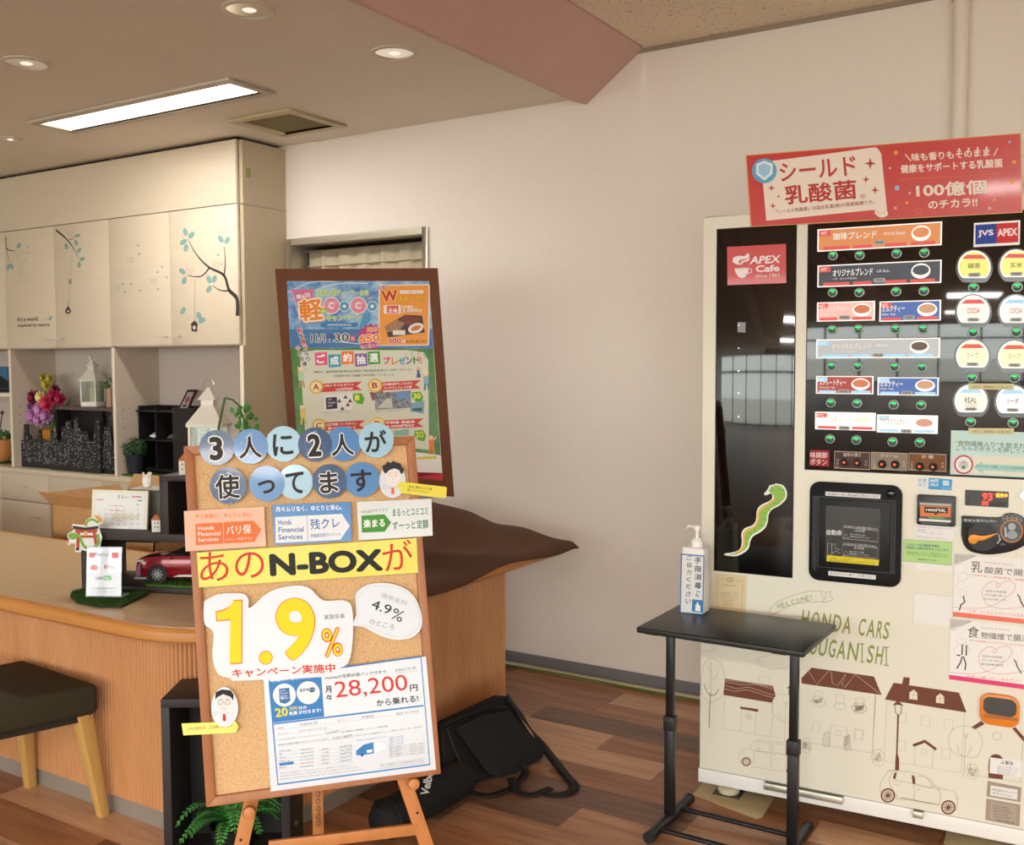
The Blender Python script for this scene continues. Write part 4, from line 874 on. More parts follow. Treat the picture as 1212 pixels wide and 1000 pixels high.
v.disc(180, 230, 36, 'snake_head', G1, t, z_+.0008, ry=28); v.disc(158, 228, 4, 'snake_eye', BLACKM, t, z_+.0012, n=8); v.disc(200, 232, 4, 'snake_eye', BLACKM, t, z_+.0012, n=8)
v.lines([[(160, 250), (172, 255), (186, 248)]], .001, 'snake_mouth', ink('37541c'), t, z_+.0012); v.poly([(135, 275), (150, 265), (155, 290), (142, 300)], 'tongue', ink('e8a8b0'), t, z_)
v.poly([(350, 65), (385, 68), (412, 95), (415, 120), (390, 118)], 'fan', ink('e39a3a'), t, z_+.0006); v.rrect(268, 192, 300, 228, 5, 'gold_plate', ink('d8b070'), t, z_+.0008)
# cardboard box behind the counter
CARD = mat('cardboard', 'bd9362', .75, noise=((30, 30, 4), 'b1875a', .3, .7))
Q = ony(61, 597, 2.82); t = thing('cardboard_box', 'open brown cardboard box behind the counter, beyond the calendar', 'box', (Q.x+.27, 3.0, 0))
bx0 = Q.x; bx1 = ony(190, 640, 2.95).x+.12; zt_ = Q.z; by0, by1 = 2.82, 3.22
for a in ((bx0, bx1, by0, by0+.005), (bx0, bx1, by1-.005, by1), (bx0, bx0+.005, by0, by1), (bx1-.005, bx1, by0, by1)): MB().box(a[0], a[1], a[2], a[3], .30, zt_).build('side_wall', CARD, t)
MB().box(bx0, bx1, by0, by1, .295, .30).build('bottom', CARD, t)
def flap(a, b, o_): a, b, o_ = V(a), V(b), V(o_); MB().prism([a, b, b+o_*.98+(a-b).normalized()*.01, a+o_*.98-(a-b).normalized()*.01], (0, 0, .004)).build('flap', CARD, t)
flap((bx0, by0, zt_), (bx1, by0, zt_), (-.02, -.06, .065)); flap((bx0, by1, zt_), (bx1, by1, zt_), (0, .05, .10)); flap((bx0, by0, zt_), (bx0, by1, zt_), (-.03, .0, .05)); flap((bx1, by0, zt_), (bx1, by1, zt_), (.1, 0, .1))
SB = Surf((bx0, by0, 0), (1, 0, 0), (0, -1, 0)); v = SB.view(60, 600, 6.733); v.text('-Sca', (600, 360), (668, 364), 26, ink('2c241c'), t, bold=.02)
tag(MB().box(bx0-.5, bx1+.3, 2.70, 3.3, .26, .294).box(bx0-.5, bx0-.47, 2.72, 3.28, 0, .26).box(bx1+.27, bx1+.3, 2.72, 3.28, 0, .26).build('low_desk', TOPW, origin=(bx0, 3, 0)), 'low wooden desk behind the counter carrying the cardboard box', 'desk')
# ================================================================ POSTER BOARD on the counter
PO = V((-2.68, 3.15, 1.38)); pn = V((.42, -.90, .10)); SP = Surf(PO, (.9, .42, 0), pn); SP.o = PO
v = SP.view(320, 310, 5.509); w2 = SP.view(320, 440, 5.509)
t = thing('poster_board', 'tall brown board with a colourful campaign poster, leaning at the back of the counter', 'poster board', SP.P(SP.at(440, 586)))
BRB = mat('brown_board', '6e4026', .75, noise=((40, 40, 40), '693c23', .3, .7))
bl = (335+22, 590)
SP.poly([SP.at(325.4, 318.2), SP.at(517.5, 317.3), SP.at(536.9, 588), SP.at(346, 575)], 'backing_board', BRB, t, -.012, .012)
v.poly([(388-388+42, 210), (50, 210), (52, 205)], 'speck', ink('b99a80'), t, .0005)
sky = mat('poster_sky', '3f7cc4', .3, noise=((14, 6, 14), 'a9cfe6', .38, .62), coat=.3)
pst = v.poly([(108, 125), (1035, 125), (1125, 1428), (184, 1287)], 'poster', PAPER, t, .0005)
v.poly([(108, 125), (1035, 125), (1064, 575), (131, 575)], 'sky_print', sky, t, .0009)
v.poly([(126, 440), (1055, 440), (1063, 560), (131, 560)], 'lake_print', mat('poster_lake', '2b5c9c', .3, noise=((6, 6, 40), '4d86bd', .3, .7)), t, .0011)
gr = mat('poster_grass', '4f8a2c', .3, noise=((18, 18, 18), '2f6418', .35, .65))
v.poly([(131, 555), (400, 565), (600, 558), (1063, 565), (1112, 1270), (176, 1150)], 'field_print', gr, t, .0012)
v.poly([(195, 590), (300, 575), (900, 575), (1000, 590), (1030, 640), (1035, 1225), (230, 1150), (198, 700)], 'paper_panel', ink('d9d8c6'), t, .0014)
v.poly([(1110, 1260), (180, 1140), (184, 1287), (1125, 1428)], 'footer_panel', ink('eeeae6'), t, .0013); w2.poly([(940, 690), (1124, 660), (1126, 712), (560, 640), (560, 600)], 'footer_stripe', ink('c22b38'), t, .0016)
w2.poly([(960, 555), (1085, 548), (1085, 566), (960, 572)], 'yellow_strip', ink('d8cf3a'), t, .0018)
H = [.0018, .0022, .0026, .003, .0034]
for a in (((112, 200), (260, 135), (420, 128)), ((140, 250), (400, 150), (640, 140)), ((700, 140), (860, 190), (1040, 330)), ((300, 500), (700, 540), (960, 480))): v.lines([curve(a)], .004, 'cloud_streak', ink('cfe0ee'), t, .0013)
def ot(V_, body, a, b, h, c, oc, par, ow=.045, z=.0022, bold=.02, oo=.05):
    """lettering with an outline of another colour behind it"""
    V_.text(body, a, b, h, ink(oc), par, z, bold+ow, 2, 'lettering_outline', ref=bold); V_.text(body, a, b, h, ink(c), par, z+.0004, bold)
v.poly([(135, 180), (240, 180), (290, 175), (275, 215), (290, 240), (175, 270), (160, 230)], 'flag', ink('d9779c'), t, H[0]); v.lines([[(140, 190), (200, 390)]], .004, 'flag_pole', ink('e8b8cc'), t, H[0])
ot(v, '第6回', (172, 245), (262, 228), 30, 'ffffff', 'c4567e', t)
v.poly([(188, 262), (330, 228), (352, 385), (215, 400)], 'orange_panel', ink('f3a64a'), t, H[0]); ot(v, '軽', (195, 392), (350, 378), 145, 'ee8a26', 'fbeedd', t, bold=.05)
ot(v, '滋賀県 軽ディーラー合同', (300, 222), (640, 222), 40, 'a8c83a', 'f2f4e0', t)
for cx, c in ((400, 'e58aa2'), (575, 'e58aa2')):
    v.disc(cx, 285, 56, 'letter_halo', ink('f6ecf0'), t, H[0]); v.disc(cx, 285, 50, 'letter_G', ink(c), t, H[1])
    mbs = [[(cx-48+k*14, 285-6-k*5), (cx-20+k*14, 285-48+k*4)] for k in range(1, 5)]
    v.lines([[(cx-44+k*18, 300-k*0), (cx-20+k*18, 255)] for k in range(0, 4)], .003, 'stripe_print', ink('f0b4c2'), t, H[2]); v.lines([arc(cx+2, 285, 18, 18, 40, 320, 10)+[]], .006, 'letter_opening', ink('f8f0f2'), t, H[3])
for cx in (484, 665): v.disc(cx, 290, 35, 'letter_halo', ink('f0f4f6'), t, H[0]); v.disc(cx, 290, 31, 'letter_o', ink('5aa2c2'), t, H[1]); v.disc(cx, 290, 11, 'letter_hole', ink('eef4f8'), t, H[2])
v.disc(347, 320, 25, 'de_disc', ink('a8c83a'), t, H[3], ry=18); v.text('de', (335, 330), (360, 328), 18, ink('ffffff'), t, H[4])
ot(v, 'ゴー', (460, 248), (500, 244), 18, 'd04058', 'ffffff', t); ot(v, 'ゴー', (640, 248), (680, 244), 18, 'd04058', 'ffffff', t)
ot(v, 'キャンペーン', (365, 388), (598, 380), 42, 'a8c83a', 'f6f8ea', t, bold=.04)
v.rrect(328, 398, 572, 424, 12, 'blue_pill', ink('3f7fb4'), t, H[0]); v.text('滋賀県軽自動車協会', (372, 418), (530, 417), 14, ink('eef4fa'), t, H[1])
v.poly([(610, 340), (650, 350), (660, 378), (640, 400), (600, 432), (578, 434), (588, 400), (604, 370)], 'map_print', ink('4f9cc8'), t, H[0])
ot(v, '11/1', (265, 525), (360, 525), 55, '5e5a56', 'f8f8f8', t, bold=.03); ot(v, '30', (420, 522), (515, 520), 55, '5e5a56', 'f8f8f8', t, bold=.03); v.rrect(370, 490, 405, 530, 4, 'day_box', ink('2e5fa4'), t, H[1]); v.text('土', (373, 524), (402, 524), 28, ink('ffffff'), t, H[2])
v.text('〜', (372, 482), (404, 482), 10, ink('5e5a56'), t, H[2], bold=.03); v.rrect(522, 480, 556, 518, 4, 'day_box', ink('d6486c'), t, H[1]); v.text('日', (530, 512), (548, 512), 24, ink('ffffff'), t, H[2]); v.text('2025年', (262, 480), (330, 480), 14, ink('54504c'), t, H[1])
st_ = []
for k in range(28): g = math.pi*2*k/28; r = 92 if k % 2 else 72; st_.append((655+r*math.cos(g)*.98, 488+r*math.sin(g)))
v.poly(st_, 'burst', ink('b8407e'), t, H[0]); ot(v, '総勢', (630, 460), (700, 455), 34, 'e8703a', 'ffe9d8', t); ot(v, '650', (578, 530), (718, 522), 55, 'f08a3a', 'ffffff', t, bold=.05); ot(v, '名に当たる!', (590, 568), (715, 552), 26, 'd83a6a', 'ffffff', t)
v.rrect(708, 150, 1036, 546, 16, 'orange_frame', ink('f4e6e0'), t, H[0]); v.rrect(716, 157, 1028, 540, 12, 'orange_box', mat('poster_orange', 'ee9a34', .3), t, H[1])
ot(v, '抽選で', (704, 185), (775, 170), 24, 'b03a6a', 'ffffff', t, z=.003); ot(v, 'W', (730, 265), (835, 255), 75, 'c8402a', 'ffe89a', t, z=.003, bold=.05); v.rrect(845, 186, 998, 206, 10, 'white_pill', ink('f6ece4'), t, H[2]); v.text('さらに抽選で当たる', (860, 202), (985, 201), 12, ink('8a5a4a'), t, H[3])
ot(v, 'チャンス!!', (835, 262), (995, 258), 38, 'f4dc30', 'b84a20', t, z=.003, bold=.03)
v.rrect(740, 282, 852, 338, 12, 'logo_ring', ink('f6e6d8'), t, H[2]); v.rrect(762, 286, 835, 334, 6, 'logo_red', ink('d8402a'), t, H[3]); v.text('ギョーザ', (772, 303), (825, 303), 12, ink('ffffff'), t, H[4]); v.text('王将', (768, 330), (830, 330), 24, ink('ffffff'), t, H[4], bold=.03)
v.text('お食事券', (862, 300), (930, 300), 14, ink('ffffff'), t, H[2], bold=.02); ot(v, '3,000', (862, 334), (965, 330), 30, 'ffffff', 'a8602a', t, z=.003); v.text('円分', (968, 332), (990, 332), 24, ink('ffffff'), t, H[3])
v.poly([(745, 420), (880, 345), (990, 350), (1008, 460), (770, 492)], 'food_photo', mat('food_dark', '3a2a22', .3), t, H[2])
v.poly([(745, 420), (830, 375), (880, 400), (850, 440), (760, 462)], 'food_photo', mat('food_pale', 'b98c62', .3, noise=((120, 120, 120), '8a5a3a', .3, .7)), t, H[3]); v.poly([(850, 372), (890, 350), (985, 368), (970, 392), (900, 420)], 'food_photo', mat('food_red', '8f3f2e', .3, noise=((120, 120, 120), '5a241c', .3, .7)), t, H[3])
v.disc(950, 432, 52, 'plate_print', ink('efe8e0'), t, H[3], ry=32, rot=-18); v.disc(950, 432, 34, 'dumpling_print', ink('d0804a'), t, H[4], ry=15, rot=-18); v.rrect(800, 446, 880, 476, 4, 'ticket_print', ink('e8e4e0'), t, H[4])
ot(v, '300', (768, 532), (855, 530), 34, 'd8502a', 'ffffff', t, z=.003, bold=.04); v.text('名様', (858, 530), (884, 530), 24, ink('ffffff'), t, H[3]); v.text('にプレゼント!', (888, 530), (1015, 528), 22, ink('4a1c10'), t, H[3], bold=.02)
for k, (x, y, c, ch) in enumerate(((332, 632, 'e05a86', 'ご'), (420, 645, '3fa0b4', '成'), (504, 625, 'ee7a34', '約'), (592, 640, '8a62a4', '抽'), (676, 626, '4a9a3a', '選'))):
    v.poly([(x-42, y-40), (x+38, y-44), (x+42, y+38), (x-38, y+44)], 'letter_tile', ink(c), t, H[1]); v.text(ch, (x-28, y+30), (x+30, y+26), 58, ink('ffffff'), t, H[2], bold=.04)
for ch, x, y, c in zip('プレゼント!!', (740, 792, 838, 885, 932, 970, 985), (668, 672, 670, 668, 665, 664, 664), ('d8486a', 'e8902a', '3a9ab0', '7a5aa0', '4a9a3a', 'd8486a', 'd8486a')): v.text(ch, (x, y), (x+(44 if ch != '!' else 8), y-2), 48, ink(c), t, H[1], bold=.04)
v.text('期間中、滋賀県軽自動車協会加盟店で軽自動車(新車)をご成約いただいた', (285, 728), (920, 712), 18, ink('5a5a54'), t, H[0], bold=.01); v.text('お客様の中から抽選で350名様にプレゼント!!', (412, 752), (805, 742), 17, ink('5a5a54'), t, H[0], bold=.01)
def vcol(V_, chars, x0, y0, dx, dy, w_, cols, z=.0022):
    for i, ch in enumerate(chars):
        x, y = x0+dx*i, y0+dy*i; w_0 = w_; w_ = w_*(.18 if ch == '!' else 1); c = cols[min(i, len(cols)-1)]; V_.text(ch, (x-w_/2, y+w_/2), (x+w_/2, y+w_/2-2), w_, ink('fafafa'), t, z, .09, 2, 'lettering_outline', ref=.03); V_.text(ch, (x-w_/2, y+w_/2), (x+w_/2, y+w_/2-2), w_, ink(c), t, z+.0004, .03); w_ = w_0
vcol(v, '軽を買うなら', 195, 450, 11, 36, 34, ('c8302a', '333333', 'c8302a', 'c8302a', '333333', '333333')); vcol(v, '今がお得!!', 182, 565, 14, 34, 32, ('c8302a', '333333'))
for lx, ly, L1, a1, a2, n1 in ((300, 820, 'A', 'JTBトラベルギフト', '10万円分', '8'), (683, 810, 'B', 'びわ湖大津プリンスホテル', 'ランチブッフェ ペア券', '30'), (318, 1072, 'C', '近江特産 フードギフト', '選べるギフトコース', ''), (700, 1060, 'D', '平和堂 商品券', '3,000円分', '212')):
    v.poly([(lx+20, ly-25), (lx+300, ly-40), (lx+262, ly-10), (lx+300, ly+15), (lx+20, ly+30)], 'red_ribbon', ink('cf4436'), t, H[1])
    v.disc(lx, ly-4, 46, 'gold_medal', mat('gold_print', 'b9983c', .3, .3), t, H[2]); v.disc(lx, ly-4, 34, 'medal_centre', ink('f0e0a8'), t, H[3]); v.text(L1, (lx-20, ly+15), (lx+20, ly+14), 40, ink('c03038'), t, H[4], bold=.03)
    v.text(a1, (lx+52, ly-2), (lx+245, ly-10), 18, ink('ffffff'), t, H[2], bold=.02); v.text(a2, (lx+(130 if L1 == 'A' else 60), ly+22), (lx+240, ly+14), 18, ink('ffffff'), t, H[2], bold=.02)
    if n1: v.poly([(lx+240, ly+40), (lx+295, ly+35), (lx+315, ly+70), (lx+305, ly+108), (lx+270, ly+105), (lx+240, ly+75)], 'green_leaf', ink('5aa52e'), t, H[1]); v.text(n1, (lx+252, ly+85), (lx+(285 if n1 == '8' else 300), ly+82), 38, ink('f0ee50'), t, H[2], bold=.04)
v.poly([(348, 868), (535, 858), (538, 968), (350, 978)], 'gift_photo', ink('e8e6e2'), t, H[0]); v.poly([(362, 885), (434, 880), (438, 955), (366, 962)], 'gift_card', ink('3a2a3e'), t, H[1]); v.text('TRAVEL', (374, 925), (428, 922), 12, ink('f0f0f0'), t, H[2]); v.text('GIFT', (376, 945), (408, 943), 12, ink('f0f0f0'), t, H[2]); v.text('JTB', (374, 905), (400, 904), 11, ink('f0f0f0'), t, H[2])
for q in ((450, 905), (490, 880), (505, 930), (470, 955), (520, 905)): v.poly([(q[0]-14, q[1]+12), (q[0], q[1]-14), (q[0]+16, q[1]+10)], 'gift_motif', ink('7a3a34'), t, H[1])
v.poly([(648, 850), (735, 840), (740, 890), (665, 905)], 'food_photo', mat('food_red', '8f3f2e'), t, H[0]); v.poly([(682, 855), (915, 838), (920, 950), (685, 965)], 'restaurant_photo', mat('restaurant', '8c93a0', .3, noise=((90, 90, 90), '4a4640', .4, .6)), t, H[1])
v.poly([(820, 850), (905, 845), (908, 890), (824, 895)], 'window_print', ink('6a92c4'), t, H[2]); v.poly([(700, 955), (760, 890), (790, 890), (800, 950)], 'table_print', ink('c9c4ba'), t, H[2]); v.poly([(918, 920), (1008, 905), (1000, 990), (912, 975)], 'lounge_photo', ink('7fa6b8'), t, H[3]); v.poly([(930, 955), (990, 950), (990, 975), (925, 968)], 'lounge_print', ink('3f5a6a'), t, H[4])
v.text('※写真はイメージです。実際の商品とは異なります。', (345, 986), (545, 975), 9, ink('77776e'), t, H[0]); v.text('※写真はイメージです。開催期間は店頭でご確認ください。', (685, 982), (885, 968), 10, ink('77776e'), t, H[0])
w2.poly([(800, 385), (905, 370), (905, 415), (810, 420)], 'map_photo', ink('8fb8a8'), t, H[0])
def figure(V_, x, y, body, legs, hair, s_=1, f=1):
    V_.lines([curve([(x-10*f*s_, y), (x-14*f*s_, y-30*s_)]), curve([(x+12*f*s_, y+2), (x+30*f*s_, y-20*s_)])], .006, 'arms_print', ink('e8c09a'), t, H[1])
    V_.poly([(x-16*s_, y), (x+16*s_, y), (x+18*s_, y+45*s_), (x-12*s_, y+45*s_)], 'shirt_print', ink(body), t, H[2]); V_.lines([[(x-4*s_, y+42*s_), (x-8*s_, y+85*s_)], [(x+10*s_, y+42*s_), (x+18*s_, y+82*s_)]], .008, 'legs_print', ink(legs), t, H[1])
    V_.disc(x, y-14*s_, 13*s_, 'head_print', ink('efc8a4'), t, H[2], n=12); V_.poly([(x-13*s_, y-16*s_), (x, y-30*s_), (x+13*s_, y-16*s_)], 'hair_print', ink(hair), t, H[3])
figure(v, 200, 720, 'b4d4b0', 'b9935e', 'e8e0d8', 1.2); figure(v, 1015, 745, '8ab0c8', '5a7a8c', 'e8e4e0', 1.1, -1); figure(v, 965, 705, '4a6fa8', '3a5a8c', '8a4a2a', .6); figure(w2, 212, 250, 'e8c46a', 'e8c46a', 'f0e8d0', 1.1); figure(w2, 1050, 445, 'e8823a', 'e8823a', 'f0d8c0', 1.1)
for q, c in (((870, 590), 'e0c040'), ((905, 580), '4aa0c0'), ((950, 575), 'd05080'), ((990, 600), '60a040')): v.lines([curve([(q[0], q[1]), (q[0]+20, q[1]+15), (q[0]+10, q[1]+30)])], .0022, 'streamer_print', ink(c), t, H[1])
# ================================================================ CORK BOARD on its easel
n_ = V((.721, -.671, .171)); SB_ = Surf((-1.825, 1.936, .80), (.676, .736, .038), n_); S = SB_
O = [(217.4, 528.5), (489.9, 516.4), (521, 914.7), (244.3, 954.3)]; O = [S.at(*q) for q in O]
fw = .0235
def insetq(Q, d):
    out = []
    for i in range(4):
        p0, p, p1 = V(Q[i-1]).to_2d(), V(Q[i]).to_2d(), V(Q[(i+1) % 4]).to_2d(); a = (p-p0).normalized(); b = (p1-p).normalized()
        na, nb = V((a.y, -a.x)), V((b.y, -b.x)); bis = (na+nb); out.append(p+bis*(d/ (1+na.dot(nb))))
    return [tuple(q) for q in out]
O = [V((q[0], q[1], 0)) for q in O]; I = insetq([(*q[:2], 0) for q in O], fw)
cb = thing('cork_board', 'wood framed cork notice board leaning on a wooden easel, covered in paper signs', 'notice board', S.P(((O[2][0]+O[3][0])/2, O[2][1])))
S.poly(I, 'cork_panel', CORK, cb, -.006, .006)
S.poly([tuple(q[:2]) for q in O], 'back_board', mat('board_back', '9a7850', .7), cb, -.014, .006)
for i in range(4):
    j = (i+1) % 4; S.poly([tuple(O[i][:2]), tuple(O[j][:2]), I[j], I[i]], 'frame_rail', FRAMEW, cb, -.008, .020, bevel=.002)
# easel
es = thing('easel', 'light wooden easel with two peg knobs, holding the cork notice board', 'easel', (-1.85, 1.95, 0))
SE = Surf(S.P((0, 0), -.03), S.e, S.n)
def leg3(pxa, pxb, w_, dth, name, ztop=None, zb=0.0):
    a, b = V(SE.at(*pxa)+(0,)), V(SE.at(*pxb)+(0,)); dr_ = (b-a).normalized()
    A3 = SE.P(a); D3 = SE.e*dr_.x+SE.u*dr_.y; t0 = (zb-A3.z)/D3.z; t1 = (ztop-A3.z)/D3.z
    p0, p1 = A3+D3*t0, A3+D3*t1; sd = D3.cross(SE.n).normalized()*w_/2; o_ = MB()
    o_.prism([p0-sd, p0+sd, p1+sd, p1-sd], -SE.n*dth); return o_.build(name, EASELW, es, bevel=.002), p0, p1
_, lb, lt_ = leg3((296, 955), (286, 1000), .036, .022, 'leg', 1.22); _, rb, rt_ = leg3((478, 921), (505, 1000), .036, .022, 'leg', 1.22)
q1, q2 = SE.at(318, 1003), SE.at(494, 982)
a1, a2 = SE.P(q1), SE.P(q2); hh = V((0, 0, .03)); MB().prism([a1-hh*.5, a2-hh*.5, a2+hh*.5, a1+hh*.5], -SE.n*.018).build('cross_bar', EASELW, es, bevel=.002)
rr = onz(376, 1060, 0.0); 
top_ = (lt_+rt_)/2-SE.n*.03; d_ = ray(376, 945); P9 = CAM+d_*((SE.o-SE.n*.16-CAM).dot(SE.n)/d_.dot(SE.n)); dd = (P9-top_).normalized(); ft = top_+dd*(-top_.z/dd.z)
sd = dd.cross(SE.n).normalized()*.015; MB().prism([top_-sd, top_+sd, ft+sd, ft-sd], -SE.n*.018).build('rear_leg', EASELW, es, bevel=.002)
chn = MB()
for i in range(26):
    p = top_.lerp(ft, .42+i*.017); chn.tube([p+SE.n*.002+SE.e*.006*math.cos(g) + SE.u*.008*math.sin(g) for g in [k*1.0472 for k in range(6)]], .0013, 5, closed=True)
chn.build('chain', mat('chain_steel', '6a6a68', .35, .9), es)
MB().box(-.05, .05, -.012, .012, -.03, .03, T3(top_+SE.n*.012, SE.e, SE.n, SE.u)).build('head_block', EASELW, es, bevel=.002)
for q in ((295, 957), (487, 924)):
    c = SE.P(SE.at(*q)); MB().lathe([(.008, -.005), (.008, .02), (.015, .024), (.017, .034), (.014, .046), (.006, .049)], T3(c, SE.e, SE.u, SE.n), 18).build('peg_knob', EASELW, es, smooth=True)
for q in ((285, 994), (494, 962)): MB().lathe([(.004, 0), (.0001, .0006)], T3(SE.P(SE.at(*q), .0004), SE.e, SE.u, SE.n), 8).build('peg_hole', BLACKB, es)
# papers
def paper(name, label, cat, px, m, z=.0015, group=None, th=.0008):
    P = [S.at(*q) for q in px]; c = S.P((sum(p[0] for p in P)/len(P), sum(p[1] for p in P)/len(P)), z); t = thing(name, label, cat, c, group); S.poly(P, 'sheet', m, t, z, th); return t
def gl(h, **k): return mat('laminated_'+h, h, .22, coat=.2, **k)
DN, MD, PL, NV = '3d5f8a', '4a86c4', 'a4cfe8', '1f4c7c'
rip = lambda a, b: mat('laminated_ripple_'+a, a,   .22, coat=.2, noise=((45, 90, 45), b, .33, .40))
disc = [(256.7, 530.4, 20.8, DN, '3', 'slate blue paper disc with a white-edged 3, first of the upper row', 1), (296.6, 529, 20.6, MD, '人', 'blue rippled paper disc with the character 人 beside the disc with 3', 1), (335.4, 525.9, 21, PL, 'に', 'pale blue paper disc with the character に in the upper row', 0), (372.4, 526.4, 20, NV, '2', 'dark blue paper disc with a 2 in the upper row', 1),
    (405.4, 525.9, 20.6, MD, '人', 'blue paper disc with the character 人 beside the disc with 2', 1), (444.5, 521.6, 20.6, PL, 'が', 'pale blue paper disc with the character が ending the upper row', 0), (270.2, 575.2, 21.6, NV, '使', 'dark blue paper disc with 使, first of the lower row', 1), (315.6, 572.6, 21, MD, 'っ', 'blue paper disc with a small っ in the lower row', 0),
    (349.4, 570.8, 20.6, PL, 'て', 'pale blue paper disc with the character て in the lower row', 0), (389.5, 570, 20.2, NV, 'ま', 'navy paper disc with a white-edged ま in the lower row', 1), (427.8, 568.1, 20.8, MD, 'す', 'blue paper disc with the character す ending the lower row', 0)]
for i, (x, y, r, c, ch, lb_, edge) in enumerate(disc):
    z = .0135+(i % 2)*.0014; pts = [(x+r*math.cos(g), y+r*math.sin(g)) for g in [k*math.pi/18 for k in range(36)]]
    m = rip(c, 'b9d6ea') if i in (1, 3, 6) else gl(c)
    t = paper('paper_disc', lb_, 'paper disc', pts, m, z, 'blue lettered discs on the cork board')
    q = S.view(x, y, 1); cw = {'3': 16, '2': 16, '人': 27, 'に': 24, 'が': 26, '使': 29, 'っ': 20, 'て': 22, 'ま': 22, 'す': 25}[ch]; chh = {'3': 28, '2': 27, 'っ': 16, '使': 29}.get(ch, 26)
    yy = chh/2+(4 if ch == 'っ' else 1); sl = -.06*cw
    if edge: q.text(ch, (-cw/2, yy-sl/2), (cw/2, yy+sl/2), chh, ink('f4f4f4'), t, z+.0010, .09 if ch in '32' else .06, 4, 'lettering_outline', ref=.04 if ch in '32' else .022)
    q.text(ch, (-cw/2, yy-sl/2), (cw/2, yy+sl/2), chh, ink('2a2422'), t, z+.0014, .04 if ch in '32' else .022, 4)
def face(t, cx, cy_, k, hair, z, glasses=False, tie='c83a2a'):
    q = S.view(cx, cy_, k)
    q.disc(0, -6, 33, 'face_print', ink('f1e9e4'), t, z, ry=40, n=20)
    if glasses: q.poly([(-38, -20), (-36, -50), (-10, -62), (28, -58), (40, -40), (38, -15), (28, -30), (-4, -42), (-28, -30)], 'hair_print', ink(hair), t, z+.0005)
    else:
        mbp = [(-42, -28), (-46, -52), (-30, -60), (-26, -72), (-8, -66), (2, -76), (18, -66), (34, -64), (38, -50), (50, -40), (44, -18), (34, -20), (30, -34), (8, -42), (-16, -34), (-30, -18)]; q.poly(mbp, 'hair_print', ink(hair), t, z+.0005)
    for s_ in (-1, 1):
        q.lines([[(s_*14-8, -20), (s_*14+8, -22)]], .0007, 'brow_print', ink('3a3432'), t, z+.0006)
        if glasses: q.lines([arc(s_*15, -8, 11, 9, 0, 360, 12)], .0009, 'glasses_print', ink('2a2a2a'), t, z+.0007)
        else: q.lines([[(s_*14-5, -9), (s_*14+5, -9)]], .001, 'eye_print', ink('3a3432'), t, z+.0006)
    q.lines([[(0, -5), (4, 6), (-2, 8)], curve([(-12, 17), (0, 22), (12, 17)])], .0006, 'mouth_print', ink('a86a5a'), t, z+.0006)
    q.poly([(-5, 42), (5, 42), (8, 68), (0, 74), (-7, 68)], 'tie_print', ink(tie), t, z+.0005); q.lines([[(-20, 36), (-6, 46)], [(20, 36), (6, 46)], arc(-36, 40, 8, 8, 0, 360, 10)], .0007, 'collar_print', ink('9a9490'), t, z+.0005)
def oval(cx, cy_, rx, ry): return [(cx+rx*math.cos(g)*(1+.05*math.sin(g)), cy_+ry*math.sin(g)) for g in [k*math.pi/16 for k in range(32)]]
t = paper('portrait_disc', 'white oval with a cartoon portrait of a man with messy grey hair', 'paper disc', oval(463.5, 569, 15.6, 20.6), gl('dde2ec'), .0150); face(t, 463.8, 566, 3.75, '2e2e32', .0162, tie='e0702a')
t = paper('speech_strip', 'yellow speech strip sticking out past the board beside the upper portrait', 'paper strip', [(468, 576), (474, 570.5), (526, 576.5), (527.5, 578), (526.5, 589), (524, 590), (472, 584), (473, 580)], gl('e9dc3c'), .0172)
q = S.view(0, 0, 1); q.text('本当に驚かなきゃ損!', (482, 577.5), (510, 581), 3, ink('3a3a20'), t, .0184); q.text('聞いてください!!', (481, 581.5), (505, 584.5), 3, ink('3a3a20'), t, .0184)
# three cards
v = S.view(210, 500, 3.7875)
t = paper('paper_card', 'salmon orange finance card overlapping the wooden frame', 'card', [(218, 605), (312.4, 599.8), (314.6, 646), (220, 652.6)], gl('eeb294'), .0135, 'three finance cards under the discs'); o1 = ink('e8743c'); z = .0147
v.text('今と未来に、ゆとりと安心。', (80, 432), (338, 422), 20, o1, t, z, bold=.02); v.poly([(82, 455), (340, 440), (376, 480), (345, 535), (84, 550)], 'arrow_panel', ink('e9793f'), t, z)
for i, s_ in enumerate(('Honda', 'Financial', 'Services')): v.text(s_, (94, 484+i*26), (94+(72, 100, 92)[i], 480+i*25), 18, ink('fbe6dc'), t, z+.0004, bold=.02)
v.lines([[(205, 448), (208, 542)]], .001, 'divider', ink('f6d8c8'), t, z+.0004); v.text('バリ保', (220, 506), (332, 498), 42, ink('fbe6dc'), t, z+.0004, bold=.02); v.text('バリュー保証プラン', (216, 532), (338, 524), 12, ink('fbe0d2'), t, z+.0004)
t = paper('paper_card', 'bright blue finance card in the middle, with a white arrow panel', 'card', [(321.7, 597.7), (414.6, 594.5), (415.4, 640), (324.9, 644.7)], gl('3f87cc'), .0135, 'three finance cards under the discs'); bl_ = ink('2f6cb4')
v.text('月々ムリなく、ゆとりと安心。', (440, 402), (735, 392), 24, ink('ffffff'), t, z, bold=.02); v.poly([(437, 425), (735, 410), (770, 465), (728, 526), (440, 540)], 'arrow_panel', ink('eef2f8'), t, z)
for i, s_ in enumerate(('Honda', 'Financial', 'Services')): v.text(s_, (452, 460+i*33), (452+(58, 112, 108)[i], 458+i*32), 23, bl_, t, z+.0004, bold=.015)
v.lines([[(580, 418), (583, 533)]], .001, 'divider', bl_, t, z+.0004); v.text('残クレ', (596, 482), (726, 472), 48, bl_, t, z+.0004, bold=.01); v.text('残価設定型クレジット', (596, 516), (732, 508), 16, bl_, t, z+.0004, bold=.01)
